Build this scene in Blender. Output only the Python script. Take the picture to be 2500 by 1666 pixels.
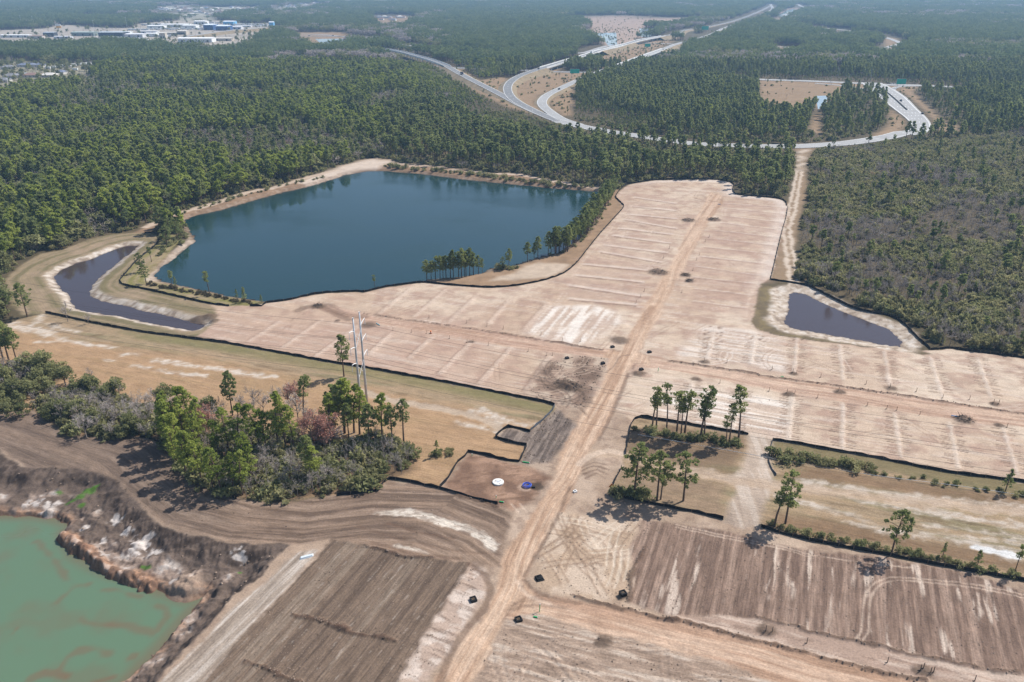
"""Aerial view of cleared building lots, ponds and pine woods with a highway interchange.  Units: metres.
x runs to the right, y away from the viewpoint, z up; the ground is z = 0."""
import bpy, math, random
import numpy as np
from mathutils import Vector
for o in list(bpy.data.objects): bpy.data.objects.remove(o)
scene = bpy.context.scene
# ---------------------------------------------------------------- camera
cam = bpy.data.cameras.new('camera'); cam.sensor_width = 36.0; cam.lens = 28.0; cam.clip_start = 1.0; cam.clip_end = 30000.0
camo = bpy.data.objects.new('camera', cam); scene.collection.objects.link(camo)
camo.location = (0, 0, 120.0); camo.rotation_euler = (math.radians(90 - 24.546), 0, 0); scene.camera = camo
# ---------------------------------------------------------------- sky and sun
SUN_EL, SUN_AZ = math.radians(49), math.radians(34)
world = bpy.data.worlds.new('World'); scene.world = world; world.use_nodes = True
wn = world.node_tree; sky = wn.nodes.new('ShaderNodeTexSky'); sky.sky_type = 'NISHITA'; sky.sun_disc = False
sky.sun_elevation = SUN_EL; sky.sun_rotation = math.pi / 2 - SUN_AZ; sky.altitude = 50; sky.air_density = 1.0; sky.dust_density = 1.0; sky.ozone_density = 1.5
wn.links.new(sky.outputs['Color'], wn.nodes['Background'].inputs['Color']); wn.nodes['Background'].inputs['Strength'].default_value = 0.092
sun = bpy.data.lights.new('sun', 'SUN'); sun.energy = 4.1; sun.angle = math.radians(.55); sun.color = (1.0, .965, .915)
suno = bpy.data.objects.new('sun', sun); scene.collection.objects.link(suno); suno.location = (300, 200, 400)
suno.rotation_euler = Vector((math.cos(SUN_AZ) * math.cos(SUN_EL), math.sin(SUN_AZ) * math.cos(SUN_EL), math.sin(SUN_EL))).to_track_quat('Z', 'Y').to_euler()
scene.view_settings.view_transform = 'Standard'; scene.view_settings.look = 'None'; scene.view_settings.gamma = 1.0; scene.view_settings.exposure = 0.62
scene.view_settings.use_curve_mapping = False
scene.cycles.max_bounces = 8; scene.cycles.diffuse_bounces = 4; scene.cycles.glossy_bounces = 2; scene.cycles.transmission_bounces = 4; scene.cycles.volume_bounces = 0; scene.cycles.transparent_max_bounces = 4
# ---------------------------------------------------------------- layout of the place (metres)
L = {}
L['lake'] = [(-160.02,336.6),(-161.24,344.6),(-160.37,357.1),(-159.81,370.5),(-160.1,387.2),(-163.6,394.8),(-173.57,413.5),(-180.24,424.9),(-175.58,436.9),(-166.21,446.3),(-155.18,466.2),(-142.73,485.9),(-128.4,503.2),(-110.79,536.7),(-113.95,533.1),(-101.15,545.7),(-89.3,548),(-81.72,544.8),(-62.75,538),(-33.78,522.8),(-4.37,510.4),(23.8,498.4),(53.78,489.3),(54.35,476.8),(50.51,456.1),(42.85,419.2),(34.37,392.2),(24.06,370.5),(14.43,362.6),(5.14,353.9),(-1.07,347.7),(-7.18,346.6),(-10.53,344.6),(-13.71,339),(-22.77,334.3),(-30.52,332.4),(-38.09,329.4),(-45.58,326.8),(-54.2,323.8),(-62.79,317.7),(-68.2,316.3),(-69.63,316.7),(-78.99,315.5),(-84.54,312.4),(-92.61,307.4),(-101.16,305.1),(-107.64,306.4),(-114.7,309.5),(-121.88,312.5),(-129.31,316),(-141.05,322.2),(-149,326.2),(-156.04,330.9)]
L['lpond'] = [(-203.6,333.8),(-204.8,344.6),(-202.9,352.9),(-199.06,359.3),(-196.55,366),(-193.57,375.1),(-190.34,379.4),(-185.57,379.4),(-184.78,371.7),(-184.39,362.6),(-183.98,350.8),(-183.38,340.6),(-182.81,330.9),(-181.86,323.5),(-179.69,316.3),(-176.25,311.1),(-169.47,305.3),(-160.32,301.2),(-152.57,297.2),(-144.99,293.3),(-137.88,290.3),(-130.61,286.5),(-123.76,283.6),(-117.59,280.7),(-117.73,277.9),(-119.53,275.1),(-127.03,277.2),(-140.64,282.9),(-154.73,288.8),(-168.94,294.1),(-175.22,297.2),(-183.53,307.8),(-192.81,319.9)]
L['rpond'] = [(116.23,312.1),(118.96,313.8),(122.75,312.1),(125.41,303.7),(128.83,296.5),(132.12,291.1),(135.88,285.8),(139.23,280),(142.21,275.1),(141.98,267),(141.34,263.1),(139.25,260.8),(134.61,262.4),(128.11,266.3),(121.19,269.6),(114.13,273),(109.04,274.4),(106.37,276.5),(104.83,281.4),(107.76,288.1),(111.85,297.3),(114.1,305.4)]
L['gpond'] = [(-156.66,166.2),(-137.27,165.28),(-129.52,164.85),(-125.77,164.85),(-120.06,164.67),(-114.57,163.46),(-109.65,161.09),(-110.16,158.47),(-108.35,155.64),(-105.25,152.34),(-100.6,148.62),(-96.6,146.04),(-92.13,143.78),(-87.86,142.54),(-84.75,141.56),(-80.84,139.39),(-77.53,137.74),(-73.54,135.89),(-71.25,134.97),(-69.14,135.43),(-67.19,136.35),(-68.97,132.28),(-70.35,127.53),(-71.5,122.62),(-72.75,118.35),(-74.1,114.63),(-74.69,112.69),(-76.93,105.35),(-79.01,96.14),(-112.57,96.14)]
L['pit'] = [(-167,194.72),(-152.4,191.57),(-143.4,190.41),(-140.17,186.99),(-137.26,184.77),(-132.2,181.5),(-127.62,180.44),(-122.03,181.15),(-115.47,180.79),(-109.54,178.33),(-104.74,175.58),(-99.95,170.91),(-99.81,171.46),(-94.03,165.09),(-89.41,160.24),(-85.1,156.75),(-80.54,154.2),(-75.69,152.53),(-69.88,150.89),(-64.24,149.55),(-58.64,149.28),(-52.85,149.55),(-51.27,148.75),(-54.89,140.84),(-58.85,132.4),(-62.05,123.42),(-64.82,114.9),(-66.47,109.05),(-68.37,103.22),(-70.79,91.65),(-110.4,91.65)]
L['site'] = [(-116,267.4),(-114.07,272.8),(-112.39,282.7),(-118.25,293.3),(-122.95,298.3),(-113.38,296.4),(-105.07,296.4),(-99.35,299.3),(-91.16,302.3),(-83.36,307.8),(-76.87,310.4),(-64.84,312.1),(-61.65,311.6),(-53.21,317.5),(-44.19,321.1),(-38.04,323.1),(-28.26,320.4),(-15.47,317.7),(-9.15,316.8),(0.27,318.6),(9.85,323.1),(16.44,327.7),(23.36,335.4),(29.6,348.5),(36.96,370.4),(46.19,397.5),(57.5,428.3),(63.96,447),(63.71,455.2),(62.42,467.4),(63.27,474.5),(67.05,487),(72.85,500.5),(81.04,506.5),(91.51,512.6),(106.72,515.5),(121.18,515.5),(132.55,514.7),(139.05,510.6),(140.24,500.9),(136.37,487.4),(135.92,476),(143.2,472.4),(152.86,468.9),(158.87,465.4),(160.01,458.9),(158.14,449.6),(156.79,444.7),(150.18,426.2),(140.36,401),(129.01,371.1),(118.45,342.9),(112.58,327.4),(106.86,322.2),(99.56,302.8),(91.35,278.4),(92.31,272.8),(98.41,267.4),(108.05,263.7),(117.62,260.5),(126.99,257.4),(136.78,255.6),(143.34,253.9),(147.81,254.6),(155.22,255.8),(161.87,253.4),(177.04,247.9),(198.11,237.7),(150.9,168.01),(133.73,173.89),(118.31,177.98),(108.28,181.86),(98.06,186.25),(87.19,190.03),(79.92,193.14),(74.31,194.72),(72.34,195.92),(68.18,197.79),(56.67,201.7),(48.48,204.2),(44.26,206),(38.79,207.7),(36.61,206.4),(35.04,203),(33.07,194.72),(31.53,187.74),(22.65,186.99),(14.94,194.72),(13.42,215),(9.4,217.3),(4.83,219.2),(-6.87,224.2),(-21.47,230.3),(-36.66,236.1),(-49.79,241.1),(-63.24,245.6),(-75.3,250.3),(-92.76,257),(-104.77,261.4)]
L['south'] = [(-44.65,168.01),(-39.55,168.97),(-34.26,170.26),(-33.6,173.55),(-32.12,175.37),(-26.5,173.89),(-20.91,171.9),(-18.58,171.57),(-15.68,179.73),(-14.72,183.31),(-12.15,188.35),(-5.93,186.1),(-1.04,183.89),(2.07,183.52),(4.14,191.81),(-4.05,195.36),(-4.61,196.33),(-2.62,200.3),(-1.11,201.8),(2.34,200.7),(5.33,199.02),(8.99,205.5),(12.36,211.8),(13.32,214.8),(25.85,221.2),(35.5,206.4),(33.07,194.72),(31.53,187.74),(29.39,180.44),(26.87,174.22),(24.9,168.65),(28.28,167.06),(40.65,162.43),(45.82,160.84),(51.38,158.19),(59.69,155.15),(63.44,152.92),(69.54,150.19),(78.69,147.01),(86.22,144.69),(93.45,142.17),(102.02,139.48),(111.8,136.38),(126.47,131.95),(98.26,90.29),(-85.64,90.29),(-152.72,157.32),(-178.1,211.3),(-155.46,211),(-150.93,211.8),(-145.52,211.8),(-127.32,197.14),(-116.77,195.52),(-106.47,196.17),(-102.06,194.72),(-96.36,189.87),(-86.31,176.26),(-74.26,168.2),(-65.59,165.69),(-58.01,165.19),(-50.86,166.43)]
L['haul'] = [(-172.72,210),(-154.72,209.8),(-145.87,211.6),(-126.81,196.98),(-106.37,195.92),(-96.27,189.64),(-86.31,176.26),(-73.5,167.06),(-58.01,165.19),(-41.85,168.84),(-43.18,168.23),(-34.29,170.48),(-32.81,174.79),(-18.89,170.68),(-3.56,165.09),(-0.57,160.24),(-2.27,149.55),(-2.84,141.33),(-9.52,142.32),(-23.41,144.33),(-34.12,147.96),(-43.02,149.55),(-42.82,151.17),(-51.7,149.12),(-64.24,149.55),(-79.69,153.81),(-90.84,161.92),(-100.81,171.99),(-105.52,175.58),(-122.03,181.15),(-129.61,180.44),(-138.73,186.62),(-143.62,190.8),(-162.78,194.72)]
L['field_w'] = [(-42.77,150.89),(-38.24,149.55),(-34.12,147.96),(-23.41,144.33),(-9.54,142.82),(-12.29,133.75),(-16.36,122.61),(-19.82,113.8),(-21.2,109.05),(-23.73,101.95),(-62.66,95.9),(-57.88,109.05),(-54.08,121.01),(-49.24,131.95),(-44.1,144.33)]
L['pale_road'] = [(-68.46,100.39),(-65.64,109.05),(-61.73,118.28),(-58.57,127.58),(-51.72,141.33),(-48.29,146.39),(-45.35,146.91),(-45.55,143.32),(-49.36,132.4),(-54.08,121.01),(-57.88,109.05),(-60.59,100.39)]
L['pale_strip'] = [(-9.54,142.82),(-6.09,139.38),(-6.18,131.95),(-9.29,125.06),(-11.63,119.05),(-14.82,112),(-15.67,109.05),(-19.88,98.86),(-23.73,101.95),(-21.2,109.05),(-19.54,113.8),(-16.36,122.61),(-12.29,133.75)]
L['tracks_e'] = [(11.49,161.44),(18.64,159.65),(28.83,157.32),(32.51,157.9),(28.05,149.01),(26.33,136.53),(23.64,130.62),(11.18,131.95),(5.57,134.21),(4.78,141.33),(9.04,155.61)]
L['field_e'] = [(32.51,157.9),(39.59,156.75),(39.53,156.46),(56.09,151.71),(62.01,148.22),(87.3,143.32),(101.59,138.66),(110,133.3),(124.1,128.44),(108.78,105.82),(96.61,110.41),(78.32,116.39),(66.62,119.83),(50.91,125.9),(33.81,125.9),(24.23,130.4),(26.17,136.53),(28.05,149.01)]
L['strip_e'] = [(50.86,125.69),(66.54,119.64),(78.24,116.2),(96.51,110.23),(108.78,105.82),(104.06,98.86),(93.73,105.49),(77.97,109.54),(63.03,114.16),(50.27,119.44),(33.66,125.06),(33.77,125.69)]
L['southeast'] = [(-1.68,123.42),(0.13,126.32),(4.74,127.16),(10.74,124.65),(19.44,121.01),(32.07,116.57),(42.67,112.71),(49.98,108.85),(56.97,105.16),(60.15,93.04),(-16.13,93.04),(-7.22,109.05),(-4.53,117.52)]
L['pad'] = [(-11.69,187.37),(-5.09,184.77),(2.18,182.44),(8.07,179.03),(9.9,175.58),(7.03,170.91),(5.02,166.43),(0.16,162.13),(-3.54,164.26),(-9.19,166.43),(-13.04,168.46),(-17.41,171.24),(-15.24,179.03),(-14.29,182.94)]
L['grey_soil'] = [(13.3,212.7),(17.41,206.4),(19.66,201.3),(16.63,194.72),(12.92,188.5),(10.23,183.31),(4.18,182.44),(2.19,183.67),(4.35,191.96),(-4.06,195.92),(-1.98,201.3),(5.34,199.19),(8.99,205.5)]
L['dark_west'] = [(10.25,242.2),(16.08,247.9),(23.43,250.3),(32.45,247.9),(31.6,239.9),(26.22,225.2),(22.42,213.6),(17.82,212.7),(13.44,215.5),(8.51,218.3),(4.86,221.2),(5.97,229.2)]
L['white_w'] = [(13.91,296.4),(33.08,298.3),(43.2,288.7),(41.81,279.8),(34.68,268.7),(27.38,260.2),(19.89,259.6),(17.37,262.2),(4.63,270.1)]
L['white_e'] = [(49.55,225.2),(62.3,227.2),(77.77,221.2),(86.8,217.3),(79.21,195.52),(72.46,196.33),(68.27,198.12),(56.72,201.9),(47.24,204.7),(42.99,211.8),(46.09,225.2)]
L['white_ne'] = [(57.77,253.9),(72.31,277.6),(90.26,273.4),(98.18,266.6),(95.45,244.5),(90.99,236.7),(80.06,239.9),(66.37,245.6),(56.65,247.9)]
L['olive'] = [(106.65,321.4),(111.46,317.3),(103.54,294.8),(97.53,277),(99.08,273.2),(104.98,270.9),(114.6,267),(126.07,261.7),(137.54,257.4),(143.15,255.8),(147.51,251.8),(142.33,251.8),(127.52,258.6),(112.85,262.1),(98.79,268.6),(92.31,272.8),(91.35,278.4),(99.56,302.8)]
L['lgrass'] = [(-221.5,327.4),(-224.8,347),(-225.3,363.1),(-216.9,368.8),(-212.9,385.6),(-205,394.4),(-195.83,397.8),(-188.18,397.8),(-181.7,393.1),(-177.25,383.1),(-174.24,364.3),(-173.86,347),(-170.7,329.2),(-169.59,324.6),(-163.44,318.6),(-153.41,314.2),(-138,306.5),(-123.28,299.3),(-118.25,293.3),(-111.82,282.7),(-114.07,272.8),(-116,267.4),(-128.52,267.4),(-154.12,275.6),(-181.7,288.7),(-184.6,288.7),(-191.31,287.2),(-205.5,302.8)]
L['lgrass_n'] = [(-170.84,327.4),(-173.41,346),(-174.48,363.1),(-175.65,378.2),(-178.67,393.1),(-172.62,393.1),(-166.52,383.1),(-164.33,364.3),(-162.99,347),(-159.67,329.2),(-154.64,326.4),(-147.04,321.8),(-139.2,317.9),(-127.62,311.7),(-113.11,305),(-106.15,302),(-100.86,300.4),(-104.48,296.4),(-113.38,296.4),(-123.5,299.9),(-138.32,307.3),(-153.77,315),(-164.07,320),(-168.86,323.6)]
L['beach'] = [(-159.86,327.4),(-162.21,336.9),(-162.47,349.1),(-163.45,362),(-163.59,373.5),(-163.74,385.6),(-160.64,389.3),(-157.64,383.1),(-156.83,363.1),(-157.42,350.1),(-158.37,338.9),(-155.01,327.4),(-156.45,324.6)]
L['bank_nw'] = [(-195.49,397),(-192.88,409.1),(-188.52,432.3),(-181.79,443.1),(-172.13,459.5),(-166.64,475.2),(-157.48,490.1),(-150.64,492),(-140.34,513.9),(-126.17,537.6),(-114.77,558.5),(-125.19,539.9),(-110.56,570.8),(-101.62,581),(-88.01,575.9),(-84.51,565.9),(-63.03,561),(-39.21,546.7),(-14.53,535.4),(4.4,533.1),(24.44,513.9),(42.73,501.7),(56.03,493.9),(54.88,482.6),(23.48,491.6),(-4.31,503.3),(-33.32,515.5),(-61.84,530.1),(-80.54,536.7),(-88,539.9),(-99.68,537.6),(-112.4,525.7),(-126.58,495.8),(-140.72,478.9),(-153.01,459.5),(-163.91,440),(-173.16,430.7),(-177.44,418.1),(-186.61,409.1),(-189.39,397)]
L['sand_nw'] = [(-138.82,507.7),(-113.88,553.8),(-124.71,537.6),(-110.3,569.3),(-101.21,578.5),(-87.51,572.3),(-90.06,553.8),(-105.89,544.4),(-120.15,515.9),(-127.48,499.7)]
L['shore_e'] = [(-38.1,323.6),(-28.3,320.9),(-15.49,318.2),(-9.16,317.3),(0.27,319.1),(9.87,323.6),(16.46,328.3),(23.4,335.9),(29.64,349.1),(37.02,371.1),(46.28,398.3),(57.61,429.2),(64.09,447.9),(63.84,456.2),(62.24,468.1),(63.09,475.2),(66.92,488.2),(60.25,490.1),(54.88,482.6),(53.05,464.7),(42.14,411.9),(33.81,385.6),(23.68,364.3),(14.2,356.5),(5.06,348.1),(-7.07,340.9),(-10.36,338.9),(-22.44,329.2),(-37.64,325.5)]
L['sand_e'] = [(5.69,345),(11.93,350.1),(21.45,349.1),(26.77,347),(23.57,338.9),(16.59,331.1),(3.51,327.4),(-9.36,325.5),(-6.24,331.1),(0.28,335)]
L['trail'] = [(220.2,628.3),(235.2,628.3),(218.4,588.9),(203.4,553.8),(190.08,509.8),(173.58,464.7),(160.28,432.3),(151.1,409.1),(133.64,359.8),(121.05,322.7),(116.15,325.5),(112.95,327.7),(118.79,342.9),(129.37,371.1),(140.75,401),(157.72,446.3),(159.86,454.5),(171.12,478.9),(190.28,530.9),(207.9,578.5)]
L['corridor_w'] = [(-205.5,260.2),(-192.74,274.8),(-190.95,280.4),(-183.79,289.3),(-180.09,287.8),(-161.71,279.7),(-147.87,274.1),(-134.76,269.3),(-116.4,264),(-104.55,260.8),(-92.58,256.4),(-75.15,249.7),(-63.12,245),(-49.69,240.5),(-36.59,235.6),(-21.43,229.7),(-6.86,223.7),(4.82,218.8),(9.38,216.9),(13.18,214.7),(12.36,211.8),(8.99,205.5),(5.35,199.77),(2.35,200.8),(-1.12,201.9),(-2.62,200.4),(-4.7,196.33),(-4.05,195.52),(2.27,192.35),(4.14,191.96),(2.61,185.5),(1.99,183.67),(-1.04,184.03),(-5.94,186.25),(-12.16,188.5),(-15.68,179.73),(-18.58,171.57),(-20.91,171.9),(-32.12,175.37),(-34.26,170.26),(-44.65,168.01),(-65.63,165.81),(-86.31,176.26),(-96.42,190.03),(-106.54,196.33),(-126.89,197.14),(-145.52,211.8),(-155.88,211.8),(-174.5,212.7)]
L['corridor_e'] = [(36.61,206.4),(38.79,207.7),(44.26,206),(48.48,204.2),(56.67,201.7),(68.18,197.79),(74.31,194.72),(87.19,190.03),(98.06,186.25),(108.28,181.86),(118.31,177.98),(133.73,173.89),(150.68,167.7),(126.47,131.95),(111.88,136.53),(102.1,139.62),(93.52,142.32),(86.28,144.84),(78.75,147.17),(69.59,150.35),(63.49,153.08),(59.74,155.32),(51.38,158.19),(45.82,160.84),(40.69,162.64),(28.28,167.06),(24.71,168.65),(26.87,174.22),(29.39,180.44),(31.53,187.74),(35.04,203)]
L['drive'] = [(68.23,197.95),(74.22,195.12),(72.09,190.03),(69.71,183.31),(68.82,176.94),(66.46,170.26),(62.35,161.29),(59.29,155.61),(54.66,155.61),(51.66,157.9),(54.37,164.47),(57.9,169.51),(58.86,176.26),(61.7,181.15),(65.67,190.03)]
L['road_main'] = [(-19.5,95.9),(-14.28,109.05),(-10.65,117.52),(-5.68,126.32),(-3.67,132.85),(-2.84,141.33),(-1.57,147.96),(1.2,152.26),(4.91,161.44),(8.88,169.51),(11.1,176.15),(13.62,186.25),(17.33,198.78),(22.72,211.8),(28.9,228.2),(32.35,237.7),(33.54,248.5),(31.04,249.1),(34.27,255.2),(38.99,255.2),(43.51,269.3),(52.94,295.5),(48.73,282.7),(59.03,311.2),(77.59,359.8),(95.22,411.9),(109.02,446.3),(117.2,471.7),(122.35,482.6),(126.96,475.2),(123.65,457.9),(103.89,411.9),(84.59,359.8),(70.82,323.6),(56.15,282.7),(61.82,295.5),(52.6,274.8),(45.09,253.9),(48.18,250.3),(46.48,242.8),(41.94,244.5),(39.42,238.8),(36.21,229.2),(32.39,217.3),(27.63,203),(24.64,194.72),(20.07,185.5),(17.35,176.26),(12.94,161.29),(11.49,161.44),(9.04,155.61),(5.96,147.43),(4.17,143.83),(2.89,137),(4.92,133.75),(4.76,127.58),(-0.48,127.58),(-1.69,125.06),(-4.53,117.52),(-7.22,109.05),(-11.86,95.9)]
L['road_west'] = [(-78.35,300.3),(-70.51,297.1),(-57.78,288.6),(-36.63,280.9),(-13.62,273.1),(2.95,267.1),(24.02,258),(34.27,255.2),(38.83,253.9),(34.23,245.6),(33.54,248.5),(23.52,251.5),(13.27,253.9),(-7.79,261.4),(-30.02,270.7),(-53.4,279.3),(-66.05,286.3),(-76.61,292.4)]
L['road_east'] = [(44.05,253.9),(56.22,245.6),(70.31,240.8),(88.19,233.9),(109.75,226.7),(130.02,219.2),(155.09,210.4),(174.56,203),(168.98,194.72),(150.24,202.1),(124.76,208.2),(109.95,215.5),(85.2,224.2),(68.24,232.2),(55.05,239.4),(47.71,241.1),(40.37,242.2)]
L['road_se'] = [(1.76,137.47),(6.47,132.62),(11.15,131.41),(20.35,129.22),(33.58,124.65),(50.16,119.05),(62.89,113.8),(77.64,108.85),(104.48,99.47),(100.12,93.04),(63.77,101.95),(49.98,108.85),(42.74,113),(32.09,116.69),(19.48,121.33),(10.76,124.98),(4.75,127.5),(-2,125.06)]
L['cl_main'] = [(-15.68,95.9),(-10.96,109.05),(-7.59,117.52),(-4.13,125.06),(-0.82,134.21),(0.81,143.32),(3.29,151.71),(8.36,165.71),(13.83,176.15),(17.34,186.99),(22.26,201.3),(28.15,216.4),(34.3,233.4),(38.8,245.6),(43,257.6),(48.22,273.4),(57.38,295.5),(52.72,282.7),(65.21,314.7),(75.19,347),(89.84,385.6),(105.47,426.2),(120.91,464.7)]
L['cl_west'] = [(-77.65,297.1),(-68.09,290.9),(-55.88,284.1),(-33.28,275.8),(-10.65,267.3),(2.91,262.1),(23.77,254.8),(38.38,250.3)]
L['cl_east'] = [(39.1,247.9),(55.51,241.8),(69.31,236.7),(86.69,229),(107.92,222),(127.33,213.6),(152.65,206.2),(171.73,198.78)]
L['cl_se'] = [(-2.07,131.95),(4.82,129.96),(10.96,128.23),(19.91,125.27),(32.83,120.62),(46.45,116.2),(56.46,111.64),(63.89,109.05),(102.25,96.19)]
L['cl_haul'] = [(-169.04,207.5),(-148.75,206.2),(-128.14,196.35),(-109.03,187.19),(-93.85,173.65),(-80.6,162.43),(-66.02,157.22),(-49.74,155.21),(-34.54,158.07),(-20.71,157.22),(-9.85,150.66),(-2.6,143)]
L['cl_cut'] = [(16.06,186.25),(22.76,188.12),(28.87,187.74),(34.59,184.77),(44.02,180.44),(47.71,179.03),(58.51,174.9),(72.75,170.91),(94.01,167.06),(126.37,161.29)]
L['cl_path_w'] = [(-48.32,223.9),(-34.3,217.3),(-20.15,212.7),(-10.92,208.2),(-3.28,201.3)]
L['lots_w'] = [[(-42.49,317.3),(-51.99,288.7)],[(-27.83,314.7),(-37.73,285.7)],[(-13.9,309.5),(-23.61,281.3)],[(-0.95,302.8),(-8.77,278.4)],[(14.63,299.6),(4.67,272.8)],[(-44.68,269.3),(-49.67,252.7)],[(-29.52,265.3),(-35.22,249.1)],[(-15.21,260.2),(-23.92,236.7)],[(-0.3,256.4),(-10.15,230.3)],[(13.06,249.1),(4.45,224.2)],[(-88.97,280.4),(-95,262.7)],[(-73.42,281.9),(-81.33,257.6)],[(-58.19,276.2),(-68.08,250.3)]]
L['lots_e'] = [[(76.76,276.2),(67.14,246.8)],[(90.23,269.3),(81.23,243.3)],[(104.48,266),(94.29,237.7)],[(117.55,258.9),(108.57,232.4)],[(131.34,253.9),(122.06,228.2)],[(145.22,249.1),(135.6,221.2)],[(161.65,249.1),(150.46,220.2)],[(174.7,239.9),(164.98,217.3)],[(89.12,223.2),(78.74,194.72)],[(102.54,216.4),(92.36,190.03)],[(115.76,210),(107.03,186.25)],[(129.68,204.7),(120.31,181.15)],[(144.03,202.1),(134.23,177.63)],[(73.68,225.2),(64.15,200.4)],[(58.43,229.2),(51.19,204.7)]]
L['lots_nr'] = [[(124.11,456.2),(153.55,447.9)],[(121.57,445.7),(149.51,434.7)],[(116.9,429.8),(143.64,418.1)],[(112.79,416.1),(137.7,403.6)],[(106.27,401.8),(132.27,390.6)],[(100.08,388.1),(127.51,377)],[(94,373.9),(121.49,363.8)],[(89.36,359.2),(115.85,349.1)],[(84.26,345),(109.28,333)],[(79.6,330.6),(104.46,322.7)],[(77.63,316.4),(99.34,308.7)],[(74.01,302),(93.2,294.8)]]
L['lots_nl'] = [[(73.73,468.1),(95.31,454.5)],[(69.18,447.9),(92.29,438.4)],[(65.18,430.7),(89.19,421.9)],[(61.38,420.4),(85.79,403.6)],[(56.89,403.6),(81.32,393.1)],[(52.26,390.6),(77.88,378.2)],[(46.03,374.6),(73.76,363.1)],[(42.8,364.3),(68.55,349.1)],[(33.48,346),(60.68,337.9)],[(28.98,331.1),(56.42,322.7)],[(24.86,318.2),(52.72,306.1)],[(23.83,302.8),(49.52,296.4)]]
L['windrows'] = [[(54.29,246.2),(70.34,240.9),(88.19,233.9),(109.67,226.5),(129.93,219.1),(154.93,210.1),(167.51,205.5)],[(-57.78,288.6),(-36.66,281.2),(-13.62,273.1),(2.95,267.1),(24.06,258.6),(31.65,255.2)],[(32.48,125.27),(50.16,119.05),(62.89,113.8),(77.74,109.05)],[(13.11,132.4),(20.38,129.52),(33.6,124.73)],[(50.3,125.9),(66.62,119.83),(78.24,116.2),(96.61,110.41)],[(-37.65,124.03),(-30.58,121.61),(-23.38,119.05)],[(-45.16,126.95),(-33.26,122.93)],[(-51.3,113.8),(-39.05,109.05),(-32.99,106.48)],[(30.99,147.96),(26.39,139.38),(24.26,130.62)],[(-18.57,171.44),(-13.04,168.33),(-9.18,166.31),(-3.54,164.14)],[(-34.12,147.96),(-23.41,144.33),(-18.34,144.08)]]
L['sand_w'] = [([(-189.32,277.6),(-180.84,273.4),(-171.11,268.6)],4.5),([(-183.56,287.8),(-181.67,279)],2),([(-176.22,278.3),(-168.63,273.4),(-162.06,271.4)],1.6),([(-170.75,268),(-160.46,262.7),(-150.27,258.3)],2),([(-151.94,259.5),(-142.3,257)],1.6),([(-135.64,251.5),(-130.47,250.9)],2.6),([(-123.08,247.4),(-114.32,244.5),(-105.72,241.6),(-97.46,239.4),(-78.49,233.6)],2.4),([(-128.99,243.3),(-121.92,240.8)],1.3),([(-118.62,238.8),(-110.55,237.2),(-101.7,234.5)],1.5),([(-140.95,247.4),(-136.5,246.6)],1),([(-11.07,211.8),(-7.43,210.4),(-2.89,205.5)],3.2),([(-2.9,206.4),(3.67,203),(6.74,203.8)],1.8),([(-156.42,212.7),(-151.58,214.5)],1.2),([(-171.73,262.7),(-167.63,262.1)],1.2),([(-16.53,205.5),(-4.1,198.78)],1.6)]
L['sand_c'] = [([(87.72,165.4),(96.35,163.86),(105.66,160.24),(123.04,155.61),(133.58,152.81)],2.2),([(94.5,168.23),(104.62,165.71),(126.1,160.84),(136.48,157.32)],2.6),([(82.27,156.18),(90.2,153.92),(101.46,151.71),(119.5,149.55)],1.7),([(94.61,151.98),(104.13,150.08),(117.65,146.39)],1.6),([(106.47,147.96),(110.75,146.39),(114.77,145.1)],2),([(81.88,157.03),(83.93,155.89)],1.2),([(68.12,168.23),(77.44,162.64),(86.3,157.32)],1.6),([(75.5,173.45),(83.44,168.87),(92.65,163.86)],1.6),([(47.71,179.03),(62.39,174.9),(76.57,170.91)],2.4),([(75.98,174.9),(88.01,170.91),(105.26,167.06),(127.57,163.34)],2),([(99.82,155.61),(120.76,151.71)],1.2)]
L['piles'] = [(95.75,420.4,4.2,1),(109.74,421.9,4.2,0.9),(65.49,336.9,5,1),(76.84,333,2.6,0.7),(76.95,325.5,2.2,0.6),(-77.77,296.4,3,0.8),(19.47,226.7,4,1.3),(17.01,229.2,4,0.9),(134.87,206.2,3,0.9),(60.53,232.4,2,0.4),(87.93,222.4,2.2,0.4),(104.45,223.9,2.2,0.4),(121.51,226.4,2.2,0.4),(149.48,215.9,2,0.4),(93.87,236.4,1.6,0.4),(65.81,245.4,2,0.4),(143.63,203,1.8,0.4),(42.08,236.7,2.6,0.6),(39.21,263.4,4,0.6),(-15.01,261.7,1.4,0.4),(-54.25,277.6,3.5,0.3),(51.37,122.21,2.2,0.4),(78.49,111.82,2.2,0.4),(18.34,119.05,2.2,0.5),(-66.76,281.2,1.3,0.7),(-122.04,284.2,3.5,1.2),(-117.4,285.7,3.5,1),(-114.75,281.3,2.2,1),(23.46,131.72,1.5,0.5)]
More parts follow.
